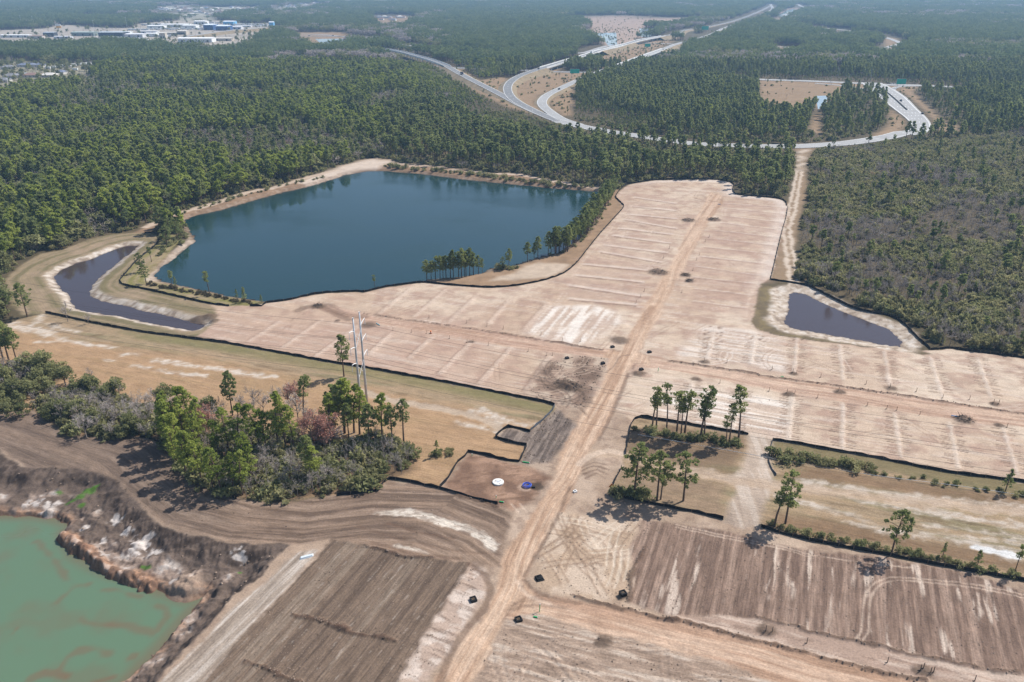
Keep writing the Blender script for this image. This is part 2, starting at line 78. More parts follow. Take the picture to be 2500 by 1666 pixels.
L['fences'] = [('long black silt fence dividing the pink graded lots from the grassy power-line corridor',[[(-183.26,289.4),(-181.06,288.6),(-162.06,280.4),(-148.18,274.8),(-135.04,270),(-122.79,266.6),(-116.64,264.7),(-104.77,261.4),(-92.76,257),(-75.3,250.3),(-63.24,245.6),(-49.79,241.1),(-36.66,236.1),(-21.47,230.3),(-6.87,224.2),(4.83,219.2),(9.4,217.3),(13.19,215)]]),('short black silt fence closing the corridor end beside the grey churned soil',[[(13.18,214.7),(12.36,211.8),(8.99,205.5),(5.35,200)]]),('black silt fence bent around the stub track west of the main dirt road',[[(5.25,199.19),(2.35,200.8),(-1.12,201.9),(-2.62,200.4),(-4.7,196.33),(-4.05,195.52),(2.27,192.35),(4.14,191.96)]]),('black silt fence around the brown pad with the round concrete lid',[[(4.14,191.73),(2.61,185.5),(1.99,183.67),(-1.04,184.03),(-5.94,186.25),(-12.16,188.5),(-12.86,186.25),(-14.72,183.31),(-15.68,179.73),(-17.25,174.22),(-18.58,171.57)]]),('black silt fence below the pine grove at the top of the haul road',[[(-44.65,168.01),(-39.55,168.97),(-35.49,169.62),(-34.26,170.26),(-33.6,173.55),(-32.12,175.37),(-26.5,173.89),(-20.91,171.9),(-16.95,170.26),(-13.04,168.33),(-9.19,166.43),(-3.54,164.26)]]),('black silt fence curving round the grass between L-shaped pond and lake',[[(-189.39,397),(-183.51,395.7),(-177.51,385.6),(-175.41,375.8),(-174.95,364.3),(-174.52,353.3),(-173.86,347),(-171.74,333),(-170.84,327.4),(-168.45,322.7),(-163.68,319.1),(-153.62,314.7),(-138.19,307),(-123.39,299.6),(-113.38,296.4)]]),('black silt fence along the lake shore and up around the northern lots',[[(-105.07,296.4),(-100.32,296.4),(-99.44,299.6),(-91.28,302.8),(-83.55,308.7),(-77.05,311.2),(-64.99,312.9),(-61.74,312.1),(-53.31,318.2),(-44.28,321.8),(-38.1,323.6),(-28.3,320.9),(-15.49,318.2),(-9.16,317.3),(0.27,319.1),(9.87,323.6),(16.46,328.3),(23.4,335.9),(29.64,349.1),(37.02,371.1),(46.28,398.3),(57.61,429.2),(64.09,447.9),(63.84,456.2),(62.24,468.1),(63.09,475.2),(66.92,488.2),(72.82,501.7),(81.21,507.7),(91.71,513.9),(106.96,516.8),(121.45,516.8),(132.85,515.9),(139.54,511.8),(140.82,501.7),(136.93,488.2),(136.38,477.1),(143.49,473.5),(153.17,469.9),(159.19,466.4),(160.57,459.5),(158.82,451.2)]]),('black silt fence between the northern lots and the straight forest trail',[[(157.72,446.3),(150.59,426.2),(140.75,401),(129.37,371.1),(118.79,342.9),(112.84,327.4)]]),('black silt fence behind the small pond at the thicket edge',[[(112.73,327),(116.15,325.5),(121.69,322.7),(126.84,319.1),(129.1,312.9),(132.5,303.7),(136.33,294.8),(141.79,289.4),(147.15,285.7),(149.07,278.4),(148.64,270.1),(148.17,260.9),(148.53,258.3),(148.1,255.2),(155.53,256.4),(162.12,253.9),(177.39,248.5),(195,240.5)]]),('black silt fence curving around the fenced island with the tall thin pines',[[(31.53,187.74),(33.07,194.72),(35.04,203),(36.61,206.4),(38.79,207.7),(44.26,206),(48.56,204.7),(56.67,201.7),(68.18,197.79)]]),('long black silt fence below the pale eastern lots',[[(74.31,194.72),(79.92,193.14),(87.19,190.03),(98.06,186.25),(108.28,181.86),(118.31,177.98),(133.73,173.89),(147.76,168.97)]]),('sagging blue-grey silt fence beside the sandy driveway',[[(74.27,194.56),(72.29,190.03),(69.91,183.31),(69.65,179.73),(70,176.94)]]),('short black silt fence under the three bushy pines near the main road',[[(24.71,168.65),(28.28,167.06),(40.65,162.43),(45.82,160.84),(51.38,158.19)]]),('thin leaning silt fence rising from the orange road sign',[[(29.39,180.44),(26.87,174.22),(25.38,169.62)]]),('long black silt fence along the top of the striped brown field',[[(59.74,155.32),(63.49,153.08),(69.59,150.35),(78.75,147.17),(86.28,144.84),(93.52,142.32),(102.1,139.62),(111.88,136.53),(123.76,132.62)]]),('short black silt fence at the left end of the haul road',[[(-168.25,210),(-155.62,211.3),(-151.48,211.9)]]),('black silt fence in the shade at the left foot of the grove',[[(-106.47,196.17),(-102.06,194.72),(-96.36,189.87)]]),('short black silt fence under the front pines of the grove',[[(-74.26,168.2),(-69.61,166.62)]])]
L['tlabels'] = ['bare tree of the grey thicket beside the grove|bare trees of the thicket','big-crowned tallest pine at the right end of the fenced island','broad round-crowned tree left of the L-shaped pond','dark rounded tree in the left-edge clump|trees of the left-edge clump','dark slim pine, third at the near end of the lakeside row','dense dark green pine beside the orange road sign','dense pine on the spit beside the lake|pines on the spit','first pine at the near end of the lakeside row','flat-topped pine rising behind the grove against the corridor grass','grey bare tree behind the bright pines of the grove','larger of the two pines at the end of the lower silt fence','left of two small pines on the near lake shore','leftmost of the tall thin pines inside the curved silt fence','lone pine in the corridor grass left of the twin steel poles','lone pine on the near shore of the lake, tallest there','lone round-crowned pine on the silt fence above the striped field','lower of two pines beside the white lake beach','middle pine of the right-hand clump on the fenced island','olive-green tree in the thicket left of the grove|olive trees of the thicket','pale grey bare tree at the back of the grove','pale leaning pine behind the round-topped pine of the lower patch','pale thin pine in the grass left of the white lake beach','pine above the dark clump at the left edge|pines at the left edge','pine at the south-west corner of the lake, in front of the reflections','pine in the dense grove above the haul road|pines of the grove','pine in the dense row along the right shore of the lake|pines of the lakeside row','pinkish bare tree between the bright pines of the grove','red-budded maple in the right half of the grove','reddish bare tree at the back of the grove','right of two small pines on the near lake shore','round pale bare tree in the left thicket','round-topped pine standing in the middle of the lower fenced patch','rusty bare maple at the back of the grove','sapling pine near the white sand streak at the lower silt fence','sapling pine right of the lone round-crowned pine','second pine at the near end of the lakeside row','second red-budded maple, lower right in the grove','second tall thin pine from the left inside the curved silt fence','shorter of two pines standing alone between the lakeside clump and row','shortest pine of the right-hand clump on the fenced island','single spindly pine on the shore strip beside the silt fence','slender pine leaning right behind the red maple','slender short-crowned pine right of the fenced island centre','small bare sapling beside the corridor silt fence','small bushy young pine in the tan grass right of the grove','small pine beside the pine at the lake corner','small pine between the first two of the lakeside row','small pine leaning beside the lone tall pine on the fenced island','smaller of the two pines at the end of the lower silt fence','tall pine in the straight lakeside clump|pines of the lakeside clump','tall thin pine standing alone between two clumps on the fenced island','taller of two pines standing alone between the lakeside clump and row','tallest thin pine at the centre of the fenced island','thin bare sapling at the left end of the corridor fence','thin pine just right of the fenced island centre','thin pine with small crown, fifth from the left on the fenced island','thin yellowish pine standing apart at the right end of the grove','third red-budded maple beside the other two in the grove','tiny pine where the lake shore meets the graded lots','twin-stemmed pine with round crown beside the pink flag','upper of two pines beside the white lake beach','white-stemmed bare tree at the front of the left thicket','young pine at the right edge above the striped field','young pine at the right edge below the pale lots']
L['singles'] = [(-55.5,234.5,15,'pine',13),(-30.57,192.74,13.6,'pinethin',56),(-20.8,186.25,5.2,'pineyoung',44),(41.35,203,11.3,'pinethin',12),(42.16,201.3,13,'pinethin',37),(45.04,200.4,14.8,'pinethin',52),(47.67,198.78,14.1,'pinethin',54),(48.87,198.36,12.4,'pinethin',42),(50.02,198.78,14.5,'pinethin',55),(53.74,195.12,16.9,'pinethin',50),(54.88,195.52,12,'pinethin',47),(60.93,194.32,8.2,'pinethin',39),(61.58,193.53,13.1,'pinethin',17),(64.1,193.53,17.1,'pinethin',1),(30.95,167.38,15.8,'pinebushy',5),(36.56,166.12,14.9,'pinebushy',31),(37.55,166.43,11,'pinethin',20),(43.15,165.81,14,'pinebushy',59),(63.02,155.61,12.1,'pinethin',48),(66.04,156.75,14.5,'pinebushy',10),(86.67,145.36,12.6,'pinebushy',15),(97.72,144.08,4.6,'pineyoung',34),(103.47,140.35,5.4,'pineyoung',33),(111.49,139.38,7.8,'pinethin',62),(126.38,169.62,7,'pineyoung',63),(-188.46,285.7,14.1,'pinebushy',2),(-170.04,280.6,8.8,'bare',53),(-161.07,278.4,4.9,'bare',43),(-125.45,308.7,10.7,'pinethin',14),(-145.04,319.1,7.7,'pinethin',23),(-143.12,318.2,5,'pineyoung',45),(-112.95,304.5,4.5,'pineyoung',11),(-108.51,300.9,6.5,'pineyoung',29),(-101.58,300.4,3.5,'pineyoung',58),(-58.36,318.2,6,'pinethin',40),(-181.51,398.3,14.2,'pinebushy',6),(-171.93,385.6,11.5,'pinebushy',6),(-167.26,383.1,11.4,'pinebushy',6),(-168.47,390.6,7.6,'pinebushy',6),(-169.59,375.8,10.5,'pinebushy',6),(-174.37,395.7,8.6,'pinebushy',6),(-165.52,336.9,9,'pinebushy',60),(-157.23,321.8,9.2,'pinebushy',16),(-167.09,351.2,7.2,'pinethin',21),(-37.18,327.4,9.5,'pine',49),(-35.24,327.4,8.8,'pine',49),(-33.6,329.2,10.9,'pine',49),(-31.52,329.2,10.5,'pine',49),(-30.3,330.2,9.9,'pine',49),(-29.07,331.1,10.6,'pine',49),(-25.81,331.1,12.9,'pine',49),(-23.58,332.1,10.6,'pine',49),(-22.28,332.1,13.3,'pine',49),(-20.36,333,11.6,'pine',49),(-18.77,334,12.7,'pine',49),(-17.17,335,10.3,'pine',49),(-14.9,335.9,9,'pine',49),(-13.29,336.9,6.9,'pine',49),(-27.18,332.1,11.3,'pine',49),(-21.07,334,11,'pine',49),(-1.39,341.9,9.4,'pine',51),(-4.41,341.9,5.6,'pinebushy',38),(7.19,353.3,9.7,'pine',7),(12.14,357.2,11,'pine',35),(10.38,356.5,8.3,'pine',46),(17.19,361.6,11.8,'pine',4),(53.22,456.6,9,'pinebushy',25),(26.85,366.2,7.3,'pine',25),(22.55,366.9,8.6,'pine',25),(39.38,412.4,12.9,'pinebushy',25),(39.01,406,7.4,'pine',25),(46.39,426.6,7.4,'pine',25),(50.06,439.3,13.3,'pinebushy',25),(58.57,463.2,7,'pine',25),(45.18,418.8,9.3,'pine',25),(53.18,457.5,11.9,'pinebushy',25),(42.16,410.8,9.2,'pine',25),(56.39,456.4,8.7,'pine',25),(22.76,365.4,12.9,'pinebushy',25),(38.3,403.5,13.6,'pine',25),(46.38,430.4,11.7,'pine',25),(50.21,441.4,11.5,'pinebushy',25),(29.56,373.1,9.6,'pine',25),(55.48,456,12.6,'pine',25),(39.36,406.8,13.6,'pinebushy',25),(59.76,481.1,8.1,'pine',25),(50.46,446.4,10.9,'pine',25),(43.53,415.7,9.8,'pinebushy',25),(20.74,363.1,13.5,'pine',25),(57.5,468.7,8.3,'pine',25),(56.61,458.5,7.5,'pinebushy',25),(57.17,463.7,10.7,'pine',25),(32.32,391.4,7.7,'pine',25),(57.84,462.8,7.4,'pinebushy',25),(20.5,362.4,13.5,'pine',25),(56.84,466.8,11.7,'pine',25),(55.39,463.9,9.8,'pinebushy',25),(46.53,431.4,11.8,'pine',25),(52.72,445,8,'pine',25),(34.27,386.1,8.5,'pinebushy',25),(49.11,433.3,9.6,'pine',25),(40.83,410.8,13.6,'pine',25),(37.64,407.8,12.8,'pinebushy',25),(32.66,387.4,12.1,'pine',25),(45.78,426.6,7.4,'pine',25),(25.71,365.3,12.8,'pinebushy',25),(21.25,365.2,11.2,'pine',25),(53.7,446.8,10.4,'pine',25),(44.88,435.3,11.7,'pinebushy',25),(30.98,379.1,13.7,'pine',25),(36.85,394.8,7.3,'pine',25),(18.85,367.4,8.1,'pinebushy',25),(45.59,441.5,11.7,'pine',25),(44.66,421.7,8.9,'pine',25),(44.13,419,12.1,'pinebushy',25),(33.54,388.2,7.6,'pine',25),(55.7,472,7,'pine',25),(24.92,368.7,11.2,'pinebushy',25),(62.24,481.1,11.3,'pine',25),(59.84,472.9,9.8,'pine',25),(53.6,454.2,10.5,'pinebushy',25),(29.91,374.4,10.4,'pine',25),(38.83,403.1,13.2,'pine',25),(36.73,408.4,7.4,'pinebushy',25),(35.09,392.4,10.8,'pine',25),(42.62,412.6,13.4,'pine',25),(28.45,376.4,12.6,'pinebushy',25),(20.58,363.2,11.8,'pine',25),(35.02,388.6,13.2,'pine',25),(60.76,474.1,8.3,'pinebushy',25),(39.96,409.8,8.3,'pine',25),(39.02,399.6,11.8,'pine',25),(54.65,456.7,7.5,'pinebushy',25),(38.02,403.9,10.9,'pine',25),(45.12,434,8.8,'pine',25),(39.04,397.5,12.5,'pinebushy',25),(41.61,416.7,7.9,'pine',25),(40.24,422.5,9.8,'pine',25),(55.76,453,8.4,'pinebushy',25),(49.08,437.7,7.2,'pine',25),(26.65,366.5,12.9,'pine',25),(33.66,388.9,7.4,'pinebushy',25),(26.39,369.1,7.1,'pine',25),(55.62,472.1,11.1,'pine',25),(31.46,383.3,11,'pinebushy',25),(47.05,424.9,13.9,'pine',25),(46.56,432.4,11.7,'pine',25),(44.1,418.9,9.1,'pinebushy',25),(44.49,420.8,8.3,'pine',25),(36.26,391.4,8.7,'pine',25),(48.09,444.2,9.3,'pinebushy',25),(45.39,431.2,11.8,'pine',25),(45.62,420.2,7.5,'pine',25),(31.1,385.5,8.8,'pinebushy',25),(25.83,368.2,7.3,'pine',25),(38.22,393.8,12.5,'pine',25),(61.16,475.1,7.5,'pinebushy',25),(39.98,401.6,12.1,'pine',25),(53.61,450,8.7,'pine',25),(59.77,469.9,8.5,'pinebushy',25),(49.97,440.2,7.1,'pine',25),(32.06,381.7,12.4,'pine',25),(-92.6,193.25,17,'pinelush',24),(-90.77,195.43,17,'pinelush',24),(-94.84,191.84,15,'pinelush',24),(-87.95,191.84,15,'pinelush',24),(-84.31,175.75,15,'pinelush',24),(-91,184.67,14,'pinelush',24),(-69.27,173.57,15,'pinelush',24),(-68.05,173.12,12,'pinelush',24),(-78.01,187.06,14,'pinelush',24),(-75.15,187.3,15,'pinelush',24),(-70.19,189.35,15,'pinelush',24),(-65.38,190.27,17,'pinelush',24),(-63.19,190.17,15,'pinelush',24),(-60.72,189.5,14,'pinelush',24),(-80.27,185.77,12,'pinelush',24),(-81.21,176.87,11,'pinelush',24),(-53.16,175.78,13,'pine',24),(-51.23,174.72,11,'pinelush',24),(-52.32,196.25,14,'pinelush',24),(-48.36,198.54,17,'pinelush',24),(-50.81,195.5,13,'pinelush',24),(-48.76,200,16,'pine',24),(-45.69,198.77,15,'pinelush',24),(-51.78,201.6,14,'pine',24),(-40.28,192.95,13,'pine',24),(-37.09,195.69,15,'pinelush',24),(-33.94,193.91,12,'pine',24),(-43.96,198,14,'pinelush',24),(-46.43,194.76,12,'pine',24),(-86.98,187.21,13,'pinelush',24),(-91.51,191.15,14,'pinelush',24),(-68.3,188.82,13,'pinelush',24),(-96.15,190.41,15,'pinelush',24),(-92.61,185.5,14,'pinelush',24),(-89.46,180.44,13,'pinelush',24),(-86.17,176.94,14,'pinelush',24),(-83.47,174.9,12,'pinelush',24),(-80.2,172.23,13,'pinelush',24),(-76.84,170.26,12,'pinelush',24),(-74.03,168.65,14,'pinelush',24),(-68.64,168.33,13,'pinelush',24),(-71.52,170.26,11,'pinelush',24),(-97,194.72,15,'pinelush',24),(-99.54,197.95,14,'pinelush',24),(-84.16,209,15,'pine',8),(-61.38,204.2,15,'pinethin',41),(-53.9,192.24,12,'maple',27),(-87.49,196.13,11,'maple',26),(-67.7,212,11,'bare',28),(-78.18,211.1,10,'bare',19),(-92.62,207.8,9,'bare',9),(-121.69,195.88,9,'bare',61),(-128.77,212.5,7,'bare',30),(-51.22,190.71,11,'maple',36),(-56.19,191.12,11,'maple',57),(-65.61,212,10,'maple',32),(-110.76,202.8,8,'bare',0),(-111.39,212,7,'bare',0),(-109.75,213.4,7,'bare',0),(-122.94,219.8,7,'bare',0),(-121.28,204.7,7,'bare',0),(-122.08,212,7,'bare',0),(-115.96,208.3,7,'bare',0),(-108.08,201.1,7,'bare',0),(-104.82,204.7,7,'bare',0),(-142.04,217.7,5,'bare',0),(-138.06,232.1,5,'bare',0),(-86.21,206.4,8,'bare',0),(-65.67,179.67,7,'bare',0),(-61.96,176.09,7,'bare',0),(-58.51,178.08,8,'bare',0),(-59.11,172.09,6,'bare',0),(-126.54,212,7,'bare',0),(-120.38,206.5,7,'bare',0),(-117.16,204.7,6,'bare',0),(-111.92,201.1,7,'bare',0),(-111.45,206.4,8,'bare',0),(-107.3,206.5,7,'bare',0),(-100.08,197.65,8,'bare',0),(-135.12,215.8,5,'bare',0),(-138.84,217.7,5,'bare',0),(-119.88,199.46,6,'bare',0),(-114.5,196.09,6,'bare',0),(-104.85,196.09,6,'bare',0),(-86.8,201,9,'bare',0),(-81.41,208.3,9,'bare',0),(-78.81,206.4,8,'bare',0),(-74.41,208.3,9,'bare',0),(-71.5,212,9,'bare',0),(-63.76,206.4,10,'bare',0),(-60,201,9,'bare',0),(-49.87,192.65,8,'bare',0),(-67.73,176.09,7,'bare',0),(-55.82,174.14,6,'bare',0),(-51.22,170.74,6,'bare',0),(-48.18,174.14,6,'bare',0),(-134.33,219.7,5,'bare',0),(-102.9,210.1,8,'bare',0),(-137.65,221.2,6,'oak',18),(-134.27,222.3,7,'oak',18),(-131.43,221.8,6,'oak',18),(-124.54,220.3,7,'oak',18),(-134.65,208.3,6,'oak',18),(-137.97,208.3,5,'oak',18),(-131.09,206.5,6,'oak',18),(-110.17,198.13,7,'oak',18),(-107.53,216.8,7,'oak',18),(-122.39,202.9,6,'oak',18),(-90.56,206.4,8,'oak',18),(-138.09,205.6,4,'oak',18),(-111.42,195.32,5,'oak',18),(-107.47,197.81,5,'oak',18),(-126.32,217.8,6,'oak',18),(-129.37,208.3,6,'oak',18),(-160.71,237,8,'oak',3),(-154.82,236,9,'oak',3),(-155.96,219.8,7,'oak',3),(-151.32,226,8,'oak',3),(-149.08,230.2,7,'oak',3),(-144.44,228.6,7,'oak',3),(-151.03,213.9,6,'oak',3),(-151.19,208.3,5,'oak',3),(-150.46,219.8,7,'oak',3),(-146.78,222.8,6,'oak',3),(-162.6,228.1,7,'oak',3),(-146.78,208.3,5,'oak',3),(-155.94,212,7,'oak',3),(-165.52,223.9,8,'oak',3),(-176.36,248.5,13.1,'pine',22),(-173.3,246.8,14.4,'pine',22),(-169.84,245.6,12.7,'pine',22),(-178.58,247.9,14.5,'pine',22),(-168.06,233.4,7.6,'pine',22),(-201.7,284.2,15.8,'pine',22),(-218.6,320,5.4,'pine',22)]
L['slabels'] = ['brownish reed bush on the near lake bank|bushes on the near lake bank','bush at the dense pine by the orange sign|bushes by the orange sign','bush below the two lone lakeside pines|bushes by the lone lakeside pines','bush under the dense pines of the spit|bushes of the spit','dark shrub in the row below the pale eastern lots|shrub row below the eastern lots','dark shrub on the far bank of the lake|shrubs on the far lake bank','leafy bush under the tall pines of the fenced island|bushes of the fenced island','low grey bush in the tan grass right of the grove|bushes right of the grove','low olive shrub along the silt fence above the striped field|shrubs along the lower silt fence','low scrub bush below the pale eastern lots|low scrub below the eastern lots','low shrub at the foot of the lakeside pine row|shrubs under the lakeside row','scrubby bush on the sandy bank along the left lake shore|bushes on the left lake bank']
L['shrubs'] = [(62.64,156.13,1.62,8),(64.53,155.08,1.04,8),(65.49,153.77,1.09,8),(66.43,153.48,1.9,8),(66.73,154.1,1.37,8),(69.6,153.2,1.15,8),(69.74,152.12,1.93,8),(72.54,151.47,1.77,8),(73.32,151.8,0.94,8),(75.06,150.88,1.52,8),(75.44,149.88,0.91,8),(77.1,150.02,1.21,8),(78.45,149.91,1.16,8),(79.85,148.56,1.83,8),(81.75,148.65,1.47,8),(81.98,148.91,1.7,8),(83.77,148.13,0.91,8),(83.79,147.47,1.81,8),(85.82,146.47,1.59,8),(86.28,146.25,0.97,8),(88.93,146.25,1.88,8),(90.37,146,1.49,8),(90.82,144.54,1.85,8),(92.63,145.04,1.94,8),(93.29,144.47,1.27,8),(94.94,143.78,1.16,8),(96.53,143.97,1.17,8),(98.32,143.14,1.41,8),(99.02,142,1.22,8),(100.33,141.12,1.32,8),(100.14,141.31,1.65,8),(102.4,141.25,1.39,8),(103.99,139.89,1.4,8),(104.23,139.24,1.3,8),(106.14,139.58,1.7,8),(106.98,139.1,0.92,8),(108.85,138.16,0.9,8),(110.62,138.98,1.27,8),(110.91,137.52,1.8,8),(113.67,136.14,1.44,8),(115.23,136.6,1.66,8),(115.59,137.17,1.56,8),(116.87,135.68,1.28,8),(118.3,135.92,1.61,8),(72.08,186.61,2.71,4),(74.92,183.65,2.6,4),(75.83,185.97,2.55,4),(76.71,185.51,1.66,4),(78.92,184.25,1.69,4),(78.51,182.8,2.36,4),(79.17,184.91,2.15,4),(80.59,184.81,2.44,4),(82.67,183.62,2.02,4),(83.1,182.53,1.55,4),(83.66,184.62,1.63,4),(84.52,182.14,1.94,4),(85.52,181.77,1.78,4),(86.1,182.45,2.18,4),(90.06,182.47,1.69,4),(87.45,181.75,1.56,4),(89.66,181.76,1.91,4),(91.83,180.37,2.67,4),(90.66,181.84,2.79,4),(93.84,181.64,1.7,4),(96.07,179.67,1.64,4),(95.92,179.85,2.13,4),(96.36,177.79,1.12,9),(96.09,177.69,0.95,9),(99.04,177.31,0.73,9),(98.81,177.15,1.21,9),(101.89,175.7,0.95,9),(105.71,175.81,0.73,9),(104.93,175.58,0.8,9),(108.55,176.12,1.19,9),(110.14,173.06,1.35,9),(110.55,173.7,1.1,9),(111.39,171.71,0.78,9),(113.32,172.89,1.09,9),(115.15,171.85,0.71,9),(115.47,173.05,1.35,9),(119.45,170.74,0.91,9),(119.45,169.76,0.77,9),(121.93,170.33,1.18,9),(125.02,170.53,0.98,9),(125.6,169.43,1.06,9),(127.88,167.61,1.29,9),(129.97,168.42,1.36,9),(129.63,167.68,1.02,9),(35.63,200.2,1.58,6),(39.14,201.2,1.03,6),(39.4,199.22,1.49,6),(40.31,197.85,2.36,6),(40.76,198.74,2.31,6),(43.2,197.96,1.13,6),(44.53,196.98,1.8,6),(44.34,198.06,1.93,6),(46.39,196.22,2.01,6),(47.08,197.06,1.19,6),(48.4,195.06,1.86,6),(47.42,195.4,1.8,6),(50.23,195.51,1.18,6),(51.16,194.58,2.37,6),(50.76,195.75,1.76,6),(54.03,194.98,2.37,6),(52.87,194.32,2.26,6),(55.86,196.16,1.61,6),(57.53,194.27,2.28,6),(58.29,193.06,1.19,6),(59.69,193.57,1.85,6),(59.87,192.47,1.25,6),(60.78,191.51,1.77,6),(63.42,193.07,2.31,6),(62.93,192.25,1.56,6),(64.11,191.62,1.3,6),(26.78,168.06,2.77,1),(28.58,167.71,2.4,1),(27.74,168.13,2.99,1),(29.86,167.99,3.23,1),(30.51,167.41,1.7,1),(31.65,166.95,2.3,1),(33.2,167.3,2.42,1),(32.62,166.52,3.33,1),(-155.85,323.1,1.27,0),(-155.8,321,1.12,0),(-153.02,320,1.1,0),(-153.1,319.6,1.46,0),(-150.24,318.9,0.96,0),(-149.22,317.3,0.79,0),(-148.93,318.3,1.2,0),(-147,316.7,1.41,0),(-145.25,317.9,1.43,0),(-144.56,316.9,1.6,0),(-142.74,316.1,1.51,0),(-143.85,316.1,1.39,0),(-141.54,314,1,0),(-139.93,314.4,0.76,0),(-137.14,312.6,0.79,0),(-138.19,313.1,1.58,0),(-134.67,312.6,1.18,0),(-135.31,312.2,1.21,0),(-133,311,0.85,0),(-131.42,311.9,1.19,0),(-130.78,309.7,1.48,0),(-130.01,310.3,1.57,0),(-127.99,310,1.58,0),(-126.41,308.1,1.31,0),(-125.99,308.4,0.98,0),(-124.99,307.1,1.47,0),(-122.52,307,1.33,0),(-120.76,306,1.41,0),(-120.85,306.1,1.32,0),(-118.03,305.3,0.71,0),(-118.42,305.2,0.93,0),(-116.96,303.9,1.32,0),(-114.42,302.3,0.97,0),(-113.85,302.9,0.91,0),(-111.98,302.6,0.93,0),(-112.11,301,1.33,0),(-108.58,301.2,1.05,0),(-108.89,302.1,1.47,0),(-106.74,300.7,0.87,0),(-105.77,299.4,0.88,0),(-6.13,341.8,2.53,2),(-5.45,341.6,1.91,2),(-3.51,341.4,2.47,2),(-1.5,341.3,1.71,2),(-0.47,340.7,1.81,2),(0.66,341.6,1.64,2),(2.59,342.1,1.59,2),(-88.21,554.1,1.61,5),(-84.36,554.1,2.9,5),(-83.07,553.4,3.11,5),(-81.54,555.3,2.56,5),(-78.42,550.5,2.98,5),(-79.06,549.7,2.95,5),(-73.47,550.1,3.03,5),(-74.39,547.9,2.26,5),(-67.31,546.6,2.14,5),(-68.52,546.8,1.82,5),(-65.47,546.1,1.96,5),(-68.21,543.4,1.86,5),(-64.58,544.2,2.51,5),(-60.09,543.7,1.95,5),(-60.47,542.2,1.64,5),(-54.23,543.2,2.11,5),(-51.6,541.9,1.69,5),(-52.02,540.1,2.87,5),(-51.19,539.5,3.19,5),(-47.73,541.4,2.49,5),(-47.53,537.8,1.77,5),(-44.24,535.1,2.3,5),(-42.07,538.1,1.58,5),(-41.53,533.4,1.51,5),(-37.42,537.3,1.57,5),(-38.42,535.1,2.1,5),(-34.19,532.5,1.75,5),(-34.39,530.9,2.75,5),(-28.17,530.6,3.13,5),(-29.22,530.7,2.43,5),(-28.05,526.8,2.92,5),(-25.88,531,2.16,5),(-21.99,528.1,3.17,5),(-22.58,525.6,1.63,5),(-18.12,524.5,3.18,5),(-15.81,523.8,2.29,5),(-14.23,523,2.96,5),(-11.89,522.8,2.65,5),(-11.03,519.5,2.7,5),(-11.09,517.9,2.05,5),(-5.58,520.8,3.02,5),(-7.39,517,1.69,5),(-3.47,513,2.26,5),(-3.14,515,2.03,5),(-0.67,515.3,2.41,5),(0.83,515,2.58,5),(3.2,512.5,1.58,5),(5.13,513.8,1.97,5),(7.79,511.2,2.24,5),(9.35,507.3,1.97,5),(12.23,507.7,2.65,5),(14.38,509.7,1.72,5),(14.63,507.5,2.45,5),(19.72,508.2,2.92,5),(19.19,505.6,2.18,5),(21.74,505.6,2.21,5),(24.03,502.9,3.06,5),(23.52,500.8,2.61,5),(24.28,499.9,1.81,5),(29.57,503.4,2.25,5),(29.48,500.9,2.85,5),(31.47,500.6,1.66,5),(34.08,497.3,2.38,5),(38.7,498.9,2.9,5),(40.23,498.2,2.04,5),(43.34,495.8,2.11,5),(44.99,498.7,1.76,5),(46.15,496.8,2.17,5),(47.47,497.6,2.82,5),(50.53,495.1,1.66,5),(18.25,361.7,1.53,10),(23.29,366.3,1.01,10),(24.45,365.6,1.33,10),(27.43,371.7,0.81,10),(30.66,374.6,1.43,10),(30.57,376.8,1.08,10),(34.57,381.8,1.27,10),(35.22,385,1.36,10),(36.6,389.3,1.71,10),(36.58,390.6,1.78,10),(37.89,395,1.03,10),(38.94,399.7,1.56,10),(41.46,402.9,1.29,10),(41.12,407.1,0.88,10),(42.51,410.1,1.46,10),(44.56,412.1,1.04,10),(45.66,416.1,1.48,10),(48.99,423.3,1.21,10),(48.57,427.2,1.1,10),(49.44,430.6,1.75,10),(49.35,434.9,1.12,10),(50.73,437.2,1.62,10),(52.9,443.2,1.27,10),(51.74,444,1.76,10),(56.17,451.6,1.52,10),(56.91,452.7,1.08,10),(-21.41,186.86,1.61,7),(-20.4,187.44,1.17,7),(-19.85,188.68,1,7),(-20.15,186.03,1.56,7),(-20.87,187.27,1.26,7),(-17.3,186.69,1.62,7),(-16.8,189.45,0.89,7),(-17.73,188.69,1.12,7),(-187.4,433.9,1.85,11),(-182.92,435.4,1.48,11),(-183.77,442.9,1.82,11),(-177.56,444.8,1.59,11),(-176.7,449.6,1.41,11),(-173.45,449.2,0.97,11),(-173.43,453.3,1.84,11),(-171.1,457.6,1.63,11),(-166.82,461.5,2.2,11),(-165.49,466.5,2.04,11),(-163.7,472.2,2.02,11),(-160.38,473.7,0.82,11),(-155.6,482.1,1.04,11),(-158.68,478.8,1.02,11),(-153.54,482.4,1.5,11),(-152.14,489.4,2.16,11),(-151.93,486.8,1.63,11),(-147.21,498.6,1.62,11),(-142.5,500.9,1.6,11),(-137.91,503.5,0.92,11),(-138.16,507.5,1.76,11),(-134.58,509.6,1.95,11),(-135.9,510.2,1.79,11),(-128.95,514.9,1.23,11),(-127.32,518,1.43,11),(-124.48,521,1.72,11),(-177.79,389.8,1.72,3),(-176.76,386.9,2.8,3),(-173.82,386.7,1.4,3),(-172.82,384.2,2.27,3),(-171.89,379.8,1.69,3),(-169.08,376.7,1.44,3),(-170.56,378.3,1.95,3),(-167.63,385.1,2.35,3),(-167.82,381.4,2.28,3),(-167.78,377.3,2.2,3),(-168.19,374.2,1.61,3),(-169.33,370.4,2.19,3),(-166.95,364.9,2.19,3),(-166.89,361,1.89,3)]
